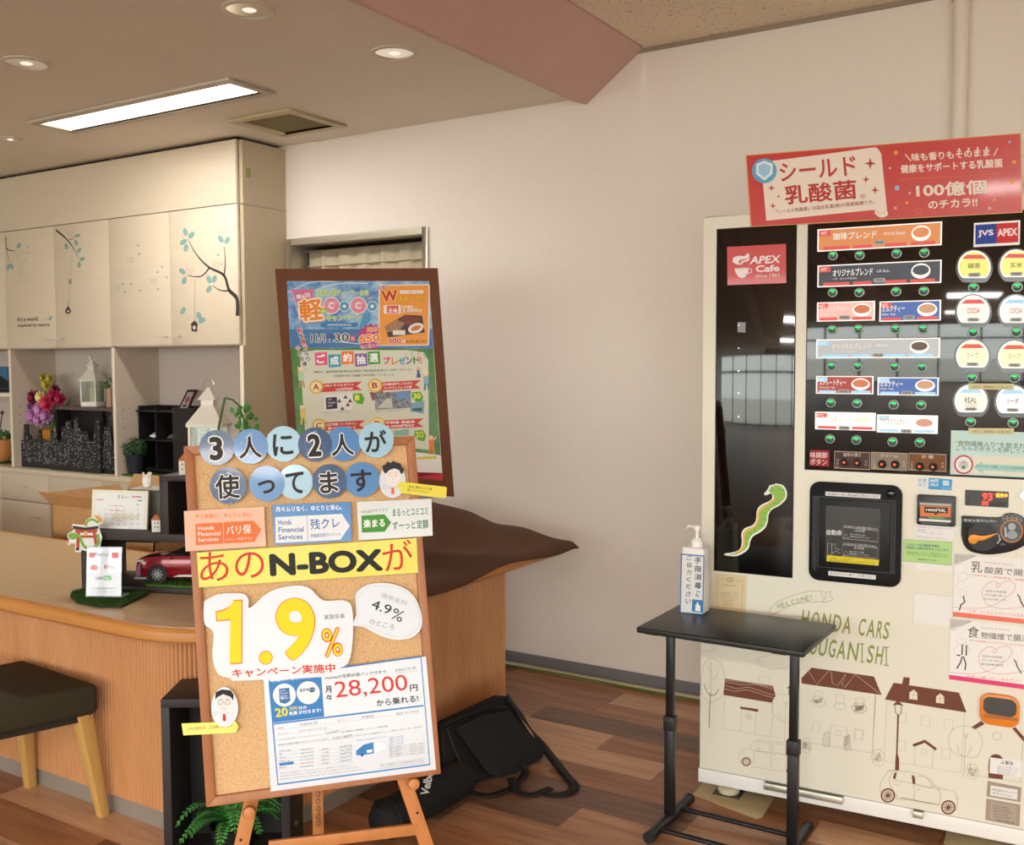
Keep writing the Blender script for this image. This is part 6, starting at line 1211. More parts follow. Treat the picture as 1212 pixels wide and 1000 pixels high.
# product labels
LW = mat('backlit_label', 'f4f2ee', .4, emit=.35); LO = mat('label_orange', 'd88a4c', .35, emit=.15); LR = mat('label_red', 'd84a44', .35, emit=.2); LD = mat('label_dark', '2c3244', .3, emit=.05); LG = mat('label_grey', 'b4bac0', .35, emit=.2)
LB = mat('label_blue', '3a62b0', .35, emit=.2); PK = mat('label_pink', 'f0b0aa', .35, emit=.3); SKY = mat('label_sky', '9fcbe8', .35, emit=.3)
def pill(V_, x, y): V_.rrect(x-32, y-11, x+32, y+11, 10, 'free_pill', mat('pill_grey', 'a9a9a6', .4, emit=.1), vm, .0042); V_.text('FREE', (x-22, y+6), (x+22, y+6), 12, ink('4a4a4a'), vm, .0046, bold=.02)
def label(V_, x0, y0, x1, y1, bgm, title, tcol, sub='', hot='hot', cup=None, pil=True, tx0=.13, tx1=.48, rows=None):
    a = V_.p(x0, y0); b = V_.p(x1, y1)
    R_ = lambda f0, g0, f1, g1, nm, m, o: SM.poly([(a[0]+(b[0]-a[0])*f0, b[1]+(a[1]-b[1])*g0), (a[0]+(b[0]-a[0])*f1, b[1]+(a[1]-b[1])*g0), (a[0]+(b[0]-a[0])*f1, b[1]+(a[1]-b[1])*g1), (a[0]+(b[0]-a[0])*f0, b[1]+(a[1]-b[1])*g1)], nm, m, vm, o)
    SM.poly([(a[0], b[1]), (b[0], b[1]), (b[0], a[1]), (a[0], a[1])], 'drink_label', LW, vm, .0028, .0004)
    mg = .004/(b[0]-a[0]); R_(mg, .05, 1-mg, .95, 'label_ground', bgm, .0036)
    Tt = lambda s_, f0, g0, f1, g1, m, bo=.03: SM.text(s_, (a[0]+(b[0]-a[0])*f0, b[1]+(a[1]-b[1])*g0), (a[0]+(b[0]-a[0])*f1, b[1]+(a[1]-b[1])*g0), (a[0]+(b[0]-a[0])*f0, b[1]+(a[1]-b[1])*g1), m, vm, .0044, bo)
    R_(mg, .68, .11 if x1-x0 > 500 else .2, .93, 'heat_tab', LR if hot == 'hot' else SKY, .0040); Tt('HOT' if hot == 'hot' else 'COLD', .03, .74, .08 if x1-x0 > 500 else .14, .88, ink('ffffff'), .02)
    Tt(title, tx0, .46, tx1, .80, tcol)
    if sub: Tt(sub, tx0, .30, tx0+(tx1-tx0)*.6, .40, tcol, .01)
    rw = LR if hot == 'hot' else SKY
    if cup: 
        cx, cy_ = .84 if x1-x0 > 500 else .78, .55; rx = .075*(x1-x0 > 500)+.16*(x1-x0 <= 500)
        pts = [(a[0]+(b[0]-a[0])*(cx+rx*math.cos(g)), b[1]+(a[1]-b[1])*(cy_+.33*math.sin(g))) for g in [k*math.pi/12 for k in range(24)]]; SM.poly(pts, 'cup_picture', LW, vm, .0040)
        pts = [(a[0]+(b[0]-a[0])*(cx+rx*.85*math.cos(g)), b[1]+(a[1]-b[1])*(cy_+.04+.22*math.sin(g))) for g in [k*math.pi/12 for k in range(24)]]; SM.poly(pts, 'drink_picture', cup, vm, .0043)
    for f0, f1 in (((.05, .27), (.3, .45), (.56, .73), (.76, .95)) if x1-x0 > 500 else ((.05, .36), (.62, .95))): R_(f0, .05, f1, .2, 'flavour_strip', rw, .0041)
    if pil: pill(V_, (x0+x1)/2-(0 if x1-x0 > 500 else 6), y1-14 if x1-x0 > 500 else y1-16)
W_ = ink('ffffff'); DK = ink('c9a46a'); COF = mat('coffee_print', '5a3a26', .3); TEA = mat('tea_print', 'd8743c', .3); MLK = mat('milk_tea_print', 'd9a882', .3)
label(c3, 83, 100, 762, 186, LO, '珈琲ブレンド', W_, cup=mat('label_orange', 'd88a4c'), tx0=.13, tx1=.49); c3.text('-MOCHA BLEND-', (443, 132), (568, 128), 16, W_, vm, .0046, bold=.02)
label(c3, 83, 298, 760, 392, LD, 'オリジナルブレンド', W_, 'ーザ・キャメアロモN', cup=LD, tx0=.13, tx1=.46); c3.text('-Lift Rich-', (404, 336), (480, 334), 16, ink('d8dce4'), vm, .0046, bold=.02)
label(c3, 80, 500, 396, 598, PK, 'ストレートティー', W_, 'STRAIGHT TEA', cup=TEA, tx0=.06, tx1=.52); label(c3, 422, 495, 757, 598, LB, 'ミルクティー', W_, 'MILK TEA', cup=MLK, tx0=.05, tx1=.42)
label(c4, 76, 8, 752, 108, LG, 'オリジナルブレンド', ink('f6f2e6'), 'アイス・カフェアロモN', 'cold', cup=COF, tx0=.13, tx1=.46); c4.text('-深煎りRich-', (396, 50), (476, 46), 16, W_, vm, .0046, bold=.02)
label(c4, 75, 208, 388, 308, mat('label_deepred', 'a8342c', .35, emit=.12), 'ストレートティー', W_, 'STRAIGHT TEA', 'cold', cup=TEA, tx0=.06, tx1=.53); label(c4, 412, 215, 745, 316, LB, 'ミルクティー', W_, 'MILK TEA', 'cold', cup=MLK, tx0=.05, tx1=.42)
label(c4, 70, 403, 400, 508, LW, 'カフェオレ', ink('e6d8cc'), '', 'hot', cup=mat('label_palepeach', 'f6e2d4', .35, emit=.3), tx0=.12, tx1=.45); label(c4, 408, 418, 740, 525, LW, 'アイスカフェオレ', ink('c8b8ae'), '', 'cold', cup=mat('latte_print', 'd89a86', .35, emit=.1), tx0=.06, tx1=.48)
# buttons
GRN = mat('button_green', '1c7a3c', .25, emit=.9, ecol='34e070'); GDK = mat('button_lens', '27433a', .15, coat=1, emit=.12, ecol='40a070'); RDB = mat('button_red', 'e8402a', .3, emit=1.5, ecol='ff5030'); CHR = mat('button_chrome', '7c7e7c', .3, 1)
def pos(V_, x, y): q = V_.p(x, y); return SM.P(q, 0)
MB_ = None
def button(p, red=False, r=.0125):
    b = MB().lathe([(r+.0025, .0), (r+.0025, .004), (r+.0012, .005), (r, .005)], T3(p, SM.e, SM.u, SM.n), 20).build('button_ring', CHR if not red else BLACKM, vm, smooth=True); r1 = r-.0005
    MB().lathe([(r, .003), (r*.8, .008), (r*.4, .0105), (.0001, .011)], T3(p, SM.e, SM.u, SM.n), 18).build('button_lens', GDK if not red else BLACKM, b, smooth=True)
    if red: MB().ell(T3(p+SM.n*.009+SM.e*-.001, SM.e, SM.u, SM.n), r*.42, r*.42, .003, 10, 6).build('button_light', RDB, b, smooth=True)
    else: MB().ell(T3(p+SM.n*.0085+SM.u*r*.38, SM.e, SM.u, SM.n), r*.72, r*.34, .003, 12, 6).build('button_light', GRN, b, smooth=True)
    return b
protos = {}
def place(V_, x, y, red=False):
    if red not in protos: protos[red] = (button(pos(V_, x, y), red, .0105 if red else .0125), pos(V_, x, y)); return
    b, p = protos[red]; dlt = pos(V_, x, y)-p; c = b.copy(); COL.objects.link(c); c.location = b.location+dlt; c.parent = vm
    for ch in list(b.children): k = ch.copy(); COL.objects.link(k); k.parent = c
for q in ((167, 243), (313, 242), (515, 232), (667, 228), (165, 445), (311, 445), (512, 440), (664, 437), (163, 648), (306, 645), (509, 645), (660, 645), (936, 418), (1175, 415), (934, 665), (1170, 662)): place(c3, *q)
for q in ((159, 155), (303, 155), (503, 158), (653, 160), (925, 218), (1160, 218), (155, 355), (299, 358), (499, 365), (649, 367), (920, 460), (1152, 465), (151, 552), (295, 558), (493, 568), (642, 572)): place(c4, *q)
# third column beyond the round labels is outside the photograph
# round drink labels
for V_, x, y, c, tt, pk_ in ((c3, 940, 305, 'e0e07a', '緑茶', 1), (c3, 1170, 300, 'e6e684', '玄米', 1), (c3, 935, 550, 'f8e6e2', 'COCOA', 1), (c3, 1168, 550, 'eef0ee', 'COCOA', 0), (c4, 930, 100, 'f8f0c8', 'スープ', 1), (c4, 1160, 105, 'f6ecc0', 'スープ', 1), (c4, 922, 345, 'f4f0dc', 'REAL', 0), (c4, 1150, 350, 'f2e6f0', 'ソーダ', 0)):
    V_.disc(x, y+4, 102, 'label_halo', mat('halo_glass', '2c2e30', .1, coat=.4), vm, .0026, cut=.8); V_.disc(x, y, 90, 'round_label', LW, vm, .003, .0004, cut=.68)
    V_.disc(x, y, 82, 'label_tint', mat('round_tint_'+c, c, .35, emit=.3), vm, .0038, cut=.62)
    V_.poly([(x-40, y-66), (x+40, y-66), (x+66, y-44), (x-66, y-44)], 'label_band', LR if pk_ else SKY, vm, .0041)
    V_.text(tt, (x-34, y+10), (x+34, y+9), 30, ink('c86a5a' if tt == 'COCOA' else '8a9a5a' if pk_ else '7a8078') if tt != 'スープ' else ink('c9a078'), vm, .0044, bold=.02)
    if tt == 'REAL': V_.text('GOLD', (x-34, y+32), (x+34, y+31), 20, ink('7a8078'), vm, .0044)
    V_.rrect(x-34, y+34, x+34, y+54, 9, 'free_pill', mat('pill_grey', 'a9a9a6'), vm, .0044); V_.text('FREE', (x-22, y+50), (x+22, y+50), 12, ink('4a4a4a'), vm, .0048, bold=.02)
for (x0, x1, y0) in ((908, 1158, 248), (908, 1158, 492)): c4.poly([(x0, y0), (x1, y0+2), (x1, y0+36), (x0, y0+32)], 'cream_strip', ink('d6cf9e'), vm, .0052); c4.text('※氷なし・食物繊維入りも選べます', (x0+22, y0+26), (x1-18, y0+29), 14, ink('6a6450'), vm, .0056)
# maker badge
cA.rect(1033, 791, 1195, 868, 'badge_border', mat('badge_white', 'f2f2f2', .3), vm, Z, .0005); a_ = SM.view(808, 0, 2.995)
cA.poly([(1038, 798), (1113, 793), (1113, 863), (1038, 867)], 'badge_blue', ink('2340a0'), vm, .0042); cA.poly([(1113, 793), (1190, 788), (1190, 859), (1113, 863)], 'badge_red', ink('d02a2c'), vm, .0042)
cA.text('JVS', (1047, 843), (1103, 840), 26, wh, vm, .0046, bold=.035, res=3); cA.text('APEX', (1117, 839), (1187, 835), 27, wh, vm, .0046, bold=.04, res=3)
# taste buttons
c4.poly([(42, 612), (148, 616), (146, 704), (38, 698)], 'red_tile', ink('9a2228'), vm, Z); c4.text('味調節', (42, 655), (136, 658), 32, ink('f0dcdc'), vm, .0034, bold=.01); c4.text('ボタン', (42, 692), (134, 696), 32, ink('f0dcdc'), vm, .0034, bold=.01)
for x0, x1, c, s_, l1, r1 in ((175, 368, '4a2c26', '珈琲の濃さ', 'うすい', 'こい'), (376, 574, '8a7c6a', 'クリーム', '少なめ', '多め'), (582, 786, '7a4a20', '砂 糖', '少なめ', '多め')):
    dy = (x0-175)*.025; c4.rect(x0, 618+dy, x1, 722+dy, 'panel_border', ink('b8b0a4'), vm, Z); c4.rect(x0+3, 622+dy, x1-3, 718+dy, 'taste_panel', ink(c), vm, .0034)
    c4.text(s_, ((x0+x1)/2-48 if s_ != '砂 糖' else (x0+x1)/2-32, 648+dy), ((x0+x1)/2+48 if s_ != '砂 糖' else (x0+x1)/2+32, 650+dy), 20, ink('e6dcd0'), vm, .0038)
    for i, ch in enumerate(l1): c4.text(ch, (x0+10, 676+i*17+dy), (x0+24, 676+i*17+dy), 13, ink('d8ccc0'), vm, .0038)
    for i, ch in enumerate(r1): c4.text(ch, (x1-26, 682+i*18+dy), (x1-12, 682+i*18+dy), 13, ink('d8ccc0'), vm, .0038)
for q in ((232, 680), (302, 683), (437, 690), (508, 692), (643, 702), (716, 705)): place(c4, *q, red=True)
# mint notice
def rx(x): return x
mp = SM.at(950+815/4.626, 400+505/4.626); mq = SM.at(950+808/4.626, 400+745/4.626); ue = MW-.04
SM.poly([(mq[0], mq[1]), (ue, mq[1]), (ue, mp[1]), (mq[0], mp[1])], 'notice_sheet', mat('notice_mint', 'bfe0da', .35), vm, .0035, .0004)
c4.poly([(935, 642), (1212, 650), (1300, 654), (1300, 800), (1212, 755), (930, 743)], 'notice_cream', ink('e6e4d4'), vm, .0042)
SM.poly([(mq[0]+.001, mq[1]+.0005), (mq[0]+.001, SM.at(950+812/4.626, 400+640/4.626)[1]), (SM.at(950+935/4.626, 539)[0], SM.at(950+935/4.626, 400+642/4.626)[1]), (SM.at(950+930/4.626, 560)[0], mq[1]+.0005)], 'notice_photo', ink('d4d8da'), vm, .0043)
c4.text('“食物繊維入り”を飲まれる方は', (835, 588), (1330, 612), 30, ink('54585a'), vm, .0044, bold=.005, res=3); c4.text('こちらのボタンを押してください', (842, 614), (1330, 640), 28, ink('54585a'), vm, .0044, bold=.005, res=3)
c4.disc(882, 692, 52, 'red_ring', ink('b0322e'), vm, .0046); c4.disc(882, 692, 44, 'ring_centre', ink('eceae6'), vm, .0049); c4.disc(882, 694, 26, 'knob_print', ink('c8cacb'), vm, .0052); c4.disc(882, 706, 9, 'knob_hole', ink('6a6a6c'), vm, .0055, n=12); c4.disc(883, 680, 5, 'red_mark', ink('d86a6a'), vm, .0055, n=8)
c4.poly([(935, 708), (985, 672), (988, 690), (1212, 698), (1300, 702), (1300, 742), (1212, 736), (990, 722), (988, 742)], 'mint_arrow', ink('a6d8d0'), vm, .0046); c4.text('ボタンが「点滅」していれば食物繊維が入ります', (948, 706), (1330, 728), 14, ink('5a6460'), vm, .005)
# dispensing window
c5.rrect(650, 135, 1148, 724, 52, 'door_surround', mat('surround_black', '0f1012', .6, spec=.25), vm, .0006, .012, bevel=.003)
c5.rect(668, 215, 1118, 645, 'recess', mat('recess_black', '0c0c0d', .4), vm, .013, .001); c5.rect(705, 225, 1090, 635, 'sliding_door', mat('door_black', '16181a', .45, spec=.3), vm, .0142, .006, bevel=.002); c5.rect(742, 266, 1036, 590, 'door_glass', GLASS, vm, .0205, .001)
for x in (682, 1102): c5.rect(x-6, 235, x+6, 625, 'door_track', mat('track_black', '0a0a0b', .5), vm, .0142, .003)
z = .0222; wk = ink('d9dbdc')
c5.text('自動扉', (745, 428), (828, 432), 30, wk, vm, z, bold=.02, res=3); c5.poly([(748, 538), (1034, 564), (1030, 596), (746, 572)], 'yellow_strip', ink('e0cf2a'), vm, z); c5.text('この扉は、カップに注いだ', (760, 560), (890, 568), 10, ink('4a4a20'), vm, z+.0004); c5.text('商品が出来るまで開きません。あけないでください', (760, 572), (1012, 588), 10, ink('4a4a20'), vm, z+.0004)
c5.lines([[(835, 385), (1028, 405), (1026, 465), (835, 447), 'c'], [(833, 482), (1026, 500), (1022, 556), (832, 540), 'c'], [(752, 472), (775, 474), (775, 536), (752, 534), 'c'], [(775, 480), (800, 478), (790, 500), (820, 510)], [(778, 525), (800, 515), (822, 530)], [(852, 418), (840, 442), (868, 445), 'c'], [(852, 512), (840, 536), (868, 540), 'c']], .0008, 'warning_lines', wk, vm, z)
for s_, x0, x1, y, h in (('できあがると扉が自動で開きます。', 838, 1028, 385, 12), ('△注意', 900, 955, 408, 13), ('熱いのでやけどに注意', 874, 955, 428, 9), ('手をはさまないでください', 874, 985, 440, 9), ('できあがるまで扉は開きません。', 834, 1024, 480, 12), ('△注意', 896, 952, 504, 13), ('飲みこぼしにご注意', 870, 950, 522, 9), ('無理に開けないでください', 870, 980, 535, 9)): c5.text(s_, (x0, y), (x1, y+(x1-x0)*.09), h, wk, vm, z)
c5.poly([(737, 192), (1040, 208), (1038, 232), (736, 214)], 'white_strip', ink('e4e4e2'), vm, .0128); c5.text('商品取り出し後自動で閉まります', (748, 210), (1030, 226), 13, ink('44484c'), vm, .0132)
c5.poly([(753, 628), (1014, 652), (1012, 676), (752, 652)], 'white_strip', ink('e4e4e2'), vm, .0128); c5.text('まで伝えない事ごご必要下さい', (762, 646), (1004, 668), 12, ink('44484c'), vm, .0132)
MB().lathe([(.012, 0), (.012, .003), (.008, .006), (.001, .007)], T3(SM.P(c5.p(1094, 202), .0125), SM.e, SM.u, SM.n), 18).build('door_sensor', GLASS, vm, smooth=True)
# certificate
c5.poly([(125, 645), (298, 658), (295, 800), (283, 905), (112, 890)], 'certificate', ink('dcc9a4'), vm, .0008); c8.lines([[(138, 22), (275, 36), (272, 190), (135, 180), 'c']], .0010, 'certificate_border', ink('8a7454'), vm, .0012); c8.lines([arc(206, 25, 16, 14, 0, 180, 10), [(190, 18), (222, 20)]], .0016, 'certificate_emblem', ink('4a3c2c'), vm, .0012)
c8.text('優 良 表 示 書', (172, 60), (236, 66), 8, ink('5a4c38'), vm, .0012)
for i, (a0, a1) in enumerate(((152, 260), (152, 262), (165, 245), (165, 225), (165, 215), (165, 222))): c8.text('優良自動販売機として表示いたします'[:int((a1-a0)/7)], (a0, 102+i*13), (a1, 108+i*13), 5, ink('6a5c48'), vm, .0012)
# antivirus stickers, note slot
c6.poly([(180, 108), (282, 112), (278, 206), (178, 198)], 'white_sticker', ink('e6eaec'), vm, .0008); c6.poly([(282, 110), (480, 124), (474, 216), (278, 206)], 'blue_sticker', ink('4aa4dc'), vm, .0008)
for i, ch in enumerate('抗菌加工'): c6.text(ch, (194+(i % 2)*38, 142+(i//2)*36), (222+(i % 2)*38, 143+(i//2)*36), 26, ink('5aa8d8'), vm, .0012, bold=.01)
c6.text('ANTI', (288, 146), (362, 150), 26, ink('eef6fa'), vm, .0012, bold=.04); c6.text('VIRUS', (288, 180), (362, 184), 26, ink('d8ecf6'), vm, .0012, bold=.03); c6.rrect(400, 132, 452, 178, 8, 'sticker_block', ink('cfe6f4'), vm, .0012); c6.text('抗ウイルス', (390, 202), (466, 206), 12, ink('eef6fa'), vm, .0012)
c6.rrect(188, 246, 508, 520, 14, 'bill_validator', mat('validator_black', '1a1a1b', .35), vm, .0006, .016, bevel=.003); zz = .018
c6.poly([(212, 312), (478, 326), (474, 346), (212, 332)], 'slot_lip', ink('b9b8b4'), vm, zz); c6.poly([(215, 338), (476, 350), (470, 436), (215, 428)], 'orange_plate', mat('slot_orange', 'e0793a', .35), vm, zz); c6.poly([(250, 348), (448, 358), (446, 404), (250, 398)], 'dark_plate', ink('2a2422'), vm, zz+.0004); c6.text('1000円札', (262, 386), (434, 396), 28, ink('f0ece4'), vm, zz+.0008, bold=.035, res=3)
c6.poly([(330, 402), (362, 404), (346, 420)], 'arrow_print', ink('2a2422'), vm, zz+.0006); c6.poly([(212, 428), (472, 440), (470, 460), (210, 446)], 'slot_grey', ink('56605a'), vm, zz+.0002); c6.poly([(285, 432), (420, 440), (418, 450), (285, 444)], 'green_light', mat('slot_green', '4a9a3c', .3, emit=.3), vm, zz+.0006); c6.poly([(208, 446), (474, 462), (470, 480), (206, 466)], 'note_slot', mat('slot_white', 'e4e6e6', .3), vm, zz, .004)
c6.poly([(220, 478), (458, 492), (455, 502), (222, 488)], 'slot_rim', ink('6a6a68'), vm, zz)
c6.poly([(165, 505), (502, 530), (497, 640), (165, 615)], 'white_notice', ink('ecebec'), vm, .0011)
for s_, a, b, c, h in (('紙幣はまっすぐに入れてください', (180, 527), (492, 550), 'd0606a', 10), ('使用の紙幣', (185, 555), (248, 560), '4a4a4c', 10), ('新しい千円札は、ご使用いただけます', (178, 572), (400, 592), '7a7a7c', 9), ('お問い合わせは店頭スタッフまでお願いいたします', (178, 612), (420, 630), '6a6a6c', 9)): c6.text(s_, a, b, h, ink(c), vm, .0014)
c6.poly([(170, 640), (488, 655), (480, 912), (170, 885)], 'white_card', ink('ecebe8'), vm, .0009); c6.poly([(70, 630), (480, 655), (474, 850), (62, 812)], 'green_card', ink('b4dc8e'), vm, .0013); c6.lines([[(70, 630), (480, 655), (474, 850), (62, 812), 'c']], .001, 'card_outline', ink('5a8a4a'), vm, .0016)
for s_, a, b, c, h in (('このカップ式自動販売機は', (84, 684), (372, 700), '2a6a8a', 22), ('定期的に自動洗浄をおこないます。', (84, 708), (458, 735), '2a6a8a', 22), ('深夜に自動洗浄を行っていますので、その間、販売を中止することが', (92, 742), (448, 766), '4a6a4a', 11), ('ありますがご了承くださいますようお願い申し上げます。', (92, 758), (440, 784), '4a6a4a', 11), ('株式会社アペックス', (190, 806), (340, 816), '4a6a4a', 16)): c6.text(s_, a, b, h, ink(c), vm, .0017, bold=.01)
c7.rrect(118, 340, 368, 564, 10, 'blank_card', ink('eceae8'), vm, .0010); c7.lines([[(122, 340), (368, 366)], [(120, 342), (116, 538)]], .0006, 'card_edge', ink('a8a49c'), vm, .0014)
# temperature display
cB.rrect(692, 145, 1074, 306, 8, 'temperature_display', mat('display_black', '1c1c1e', .2, coat=.4), vm, .0006, .002); DR = mat('led_red', 'e83020', .4, emit=2.5, ecol='ff3020'); DO = mat('led_amber', 'f09020', .4, emit=2.5, ecol='ff9020')
cB.text('93', (842, 236), (932, 240), 64, DR, vm, .0032, bold=.02, res=3); cB.text('°C', (944, 196), (958, 197), 16, DR, vm, .0032); cB.text('販売中', (964, 214), (1066, 218), 40, DO, vm, .0032, bold=.03); cB.text('売切', (838, 282), (896, 284), 38, DR, vm, .0032, bold=.03); cB.rect(918, 252, 1052, 292, 'display_block', ink('3e403a'), vm, .003); cB.disc(716, 262, 12, 'display_mark', ink('4a4a4c'), vm, .003, n=12)
cB.disc(1212, 195, 34, 'key_lock', STEEL, vm, .001, .006, n=20)
# cancel lever plate
plate = curve([(662, 392), (682, 374), (985, 388), (1040, 358), (1110, 350), (1180, 370), (1230, 410), (1290, 470), (1290, 570), (1212, 640), (1100, 690), (960, 715), (850, 715), (740, 690), (680, 630), (656, 540)], 3)
cB.poly(plate, 'coin_plate', mat('plate_black', '1a191a', .35), vm, .0006, .006, bevel=.002)
cB.poly([(668, 398), (988, 414), (986, 446), (668, 430)], 'grey_tag', ink('4c5254'), vm, .0072); cB.text('キャンセルレバー', (682, 424), (970, 436), 26, ink('e0e2e4'), vm, .0076, bold=.02, res=3)
cB.disc(850, 556, 130, 'lever_ring', mat('ring_black', '222224', .4), vm, .0068, .003, n=36); cB.disc(850, 556, 118, 'lever_dial', mat('dial_black', '101011', .3), vm, .0098, .001, n=36); cB.rect(770, 460, 825, 530, 'lever_stop', mat('stop_brown', '2a201e', .4), vm, .0110, .002)
cB.poly(curve([(722, 575), (735, 545), (770, 532), (830, 545), (890, 540), (968, 522), (970, 532), (900, 565), (850, 585), (812, 588), (795, 608), (765, 615), (732, 602)], 3), 'lever', mat('lever_orange', 'f09a2e', .35), vm, .0112, .012, bevel=.002)
cB.lines([curve([(972, 518), (992, 550), (996, 590), (975, 620)])], .003, 'turn_arrow', ink('c8cacc'), vm, .0072, taper=lambda t_: .6+.4*t_); cB.poly([(996, 575), (1014, 578), (992, 604)], 'arrow_head', ink('c8cacc'), vm, .0074)
cB.disc(1104, 508, 102, 'coin_ring', mat('ring_orange', 'c07838', .35), vm, .007, .004, n=36); cB.disc(1104, 508, 88, 'coin_bowl', mat('bowl_dark', '4a5052', .25, .3), vm, .0112, .001, n=36)
cB.disc(1106, 468, 34, 'coin_cup_print', ink('a8b4b6'), vm, .0124, n=20); cB.disc(1110, 540, 46, 'coin_cup_print', ink('98a4a6'), vm, .0124, n=20, ry=38); cB.poly([(1038, 470), (1055, 470), (1066, 560), (1045, 560)], 'coin_guide', ink('b8bcbc'), vm, .0126)
for x, y, s_ in ((1044, 398, '500'), (1086, 390, '100'), (1130, 393, '50'), (1170, 406, '10')): cB.lines([arc(x, y, 24, 26, 0, 360, 16)], .0009, 'coin_outline', ink('b4b6b8'), vm, .0072); cB.text(s_, (x-15, y+7), (x+15, y+9), 14, ink('c4c6c8'), vm, .0074)
cB.lines([arc(1026, 636, 16, 14, 180, 360, 8)], .0012, 'return_mark', ink('a8aaac'), vm, .0072)
# two health posters
def poster2(y, first, title, bar, ys):
    q = lambda x, yy: c7.p(x, yy); a = q(396 if y == 0 else 374, 84 if y == 0 else 512); b = q(378 if y == 0 else 352, 495 if y == 0 else 908); u1 = MW-.03; a0 = min(a[0], b[0])
    SM.poly([(a0, b[1]), (u1, b[1]), (u1, a[1]), (a0, a[1])], 'health_poster', ink('f0eeec'), vm, .0030)
    h = (a[1]-b[1]); SM.poly([(a0, b[1]), (u1, b[1]), (u1, b[1]+h*.075), (a0, b[1]+h*.075)], 'colour_bar', ink(bar), vm, .0034)
    SM.poly([(a0, a[1]), (a0, a[1]-h*.17), (a0+.062, a[1])], 'hatched_corner', ink('c8c4c0'), vm, .0034)
    O_ = (0, 0) if y == 0 else (-23, 428); P_ = lambda x, yy: (x+O_[0], yy+O_[1])
    SM_l = lambda L, w_, n_, c: c7.lines([[P_(*k) for k in l] for l in L], w_, n_, ink(c), vm, .0036)
    SM_l([[(398+k*14, 150-k*10), (398+k*14-4, 95)] for k in range(0, 9)], .0006, 'hatching', '8a8480'); SM_l([[(396, 160), (520, 96)]], .0008, 'corner_line', '6a6664')
    c7.text(first, P_(494, 204), P_(568, 210), 74, ink('3a3a3c'), vm, .0036, res=3); c7.text(title, P_(584, 212), P_(900, 236), 44, ink('4a4a4c'), vm, .0036, res=3); c7.text('Healthy & Beauty', P_(582, 148), P_(776, 166), 15, ink('c8a8a4'), vm, .0036)
    c7.text('乳酸菌' if y == 0 else '毎日の食物繊維でおなかの中から元気になる飲みもの', P_(508, 228), P_(900, 268), 10, ink('e0786a'), vm, .0036)
    SM_l([curve([(380, 433), (440, 440), (540, 442), (625, 428), (700, 390), (765, 340), (788, 300), (770, 268), (735, 264), (700, 275), (680, 305), (662, 300), (670, 280), (685, 285)]), curve([(680, 280), (640, 265), (595, 290), (570, 330), (580, 385), (620, 425), (700, 445), (790, 440), (880, 425)])], .0010, 'heart_line', 'd8706a')
    for i, s_ in enumerate(('毎日の新習慣!', '日々の腸に届けて', 'おなかを強くする。') if y == 0 else ('毎日の新習慣!', 'やさしがうれしい', '食物繊維を')): c7.text(s_, P_(594-i*6, 334+i*26), P_(728+i*3, 344+i*26), 14, ink('7a7472'), vm, .0036)
    c7.text('さあ、はじめよう!マイリズム生活' if y == 0 else '手軽に補いたいあなたへ', P_(486, 470), P_(842, 500), 20, ink('e8887e'), vm, .0036)
    if y == 0: L = [curve([(440, 205), (415, 225), (412, 255), (440, 262), (470, 245), (472, 215), (440, 200)]), curve([(415, 255), (400, 300), (425, 320), (470, 300)]), curve([(470, 230), (505, 218), (500, 235)]), [(425, 320), (420, 355), (466, 360), (465, 320)]]; lg = [[(445, 360), (455, 400), (430, 420), (420, 455)]]
    else: L = [curve([(440, 215), (425, 232), (440, 250), (470, 250), (490, 235), (470, 212), (440, 215)]), curve([(440, 255), (405, 290), (425, 322)]), curve([(480, 255), (512, 290), (490, 320)])]; lg = [[(462, 330), (450, 370), (425, 410)], [(470, 330), (485, 380), (480, 420)], [(425, 320), (450, 325)], [(463, 250), (460, 320)], [(490, 255), (488, 325)]]
    SM_l(L, .0006, 'figure_outline', 'b4aeaa'); SM_l(lg, .0034, 'figure_legs', '2e2e30')
    SM_l([curve([(800, 350), (815, 370), (825, 400), (850, 440)])], .003, 'figure_seated', '2a2a2c')
poster2(0, '乳', '酸菌で腸活', 'ee7a68', 0); poster2(1, '食', '物繊維で腸活', 'e0487c', 0)
# return cup pocket, notices
cC = SM.view(1000, 780, 4.547)
cC.rrect(730, 172, 938, 370, 46, 'coin_return_cup', mat('cup_orange', 'e8862a', .35), vm, .0006, .014, bevel=.004); cC.rrect(748, 190, 924, 308, 30, 'cup_recess', mat('cup_dark', '3a3836', .2, coat=.5), vm, .0152); cC.poly([(750, 285), (930, 308), (930, 325), (745, 305)], 'cup_lip', mat('cup_brown', 'b46a3a', .3), vm, .0158)
cC.poly([(782, 528), (952, 550), (948, 637), (778, 612)], 'warning_sticker', ink('ecebea'), vm, .0010); cC.text('△警告', (838, 562), (905, 572), 20, ink('4a4a4c'), vm, .0013, bold=.01)
for i in range(4): cC.text('転倒防止のため必ず固定してください', (820, 580+i*12), (940-i*8, 594+i*12), 7, ink('6a6a6c'), vm, .0013)
cC.poly([(768, 655), (950, 690), (945, 770), (762, 738)], 'metal_plate', mat('plate_metal', 'a89888', .4, .3), vm, .0010); cC.poly([(784, 678), (930, 702), (927, 756), (782, 732)], 'plate_label', ink('e6e4e2'), vm, .0014); cC.text('株式会社アペックス', (794, 706), (922, 728), 13, ink('44464a'), vm, .0017); cC.text('電 話 0120-000', (794, 722), (900, 742), 9, ink('66686c'), vm, .0017)
cC.poly([(762, 750), (945, 783), (940, 900), (756, 865)], 'metal_plate', mat('plate_metal', 'a89888'), vm, .0010); cC.poly([(784, 764), (925, 790), (918, 885), (778, 858)], 'plate_label', mat('plate_tan', 'b0a094', .4), vm, .0014)
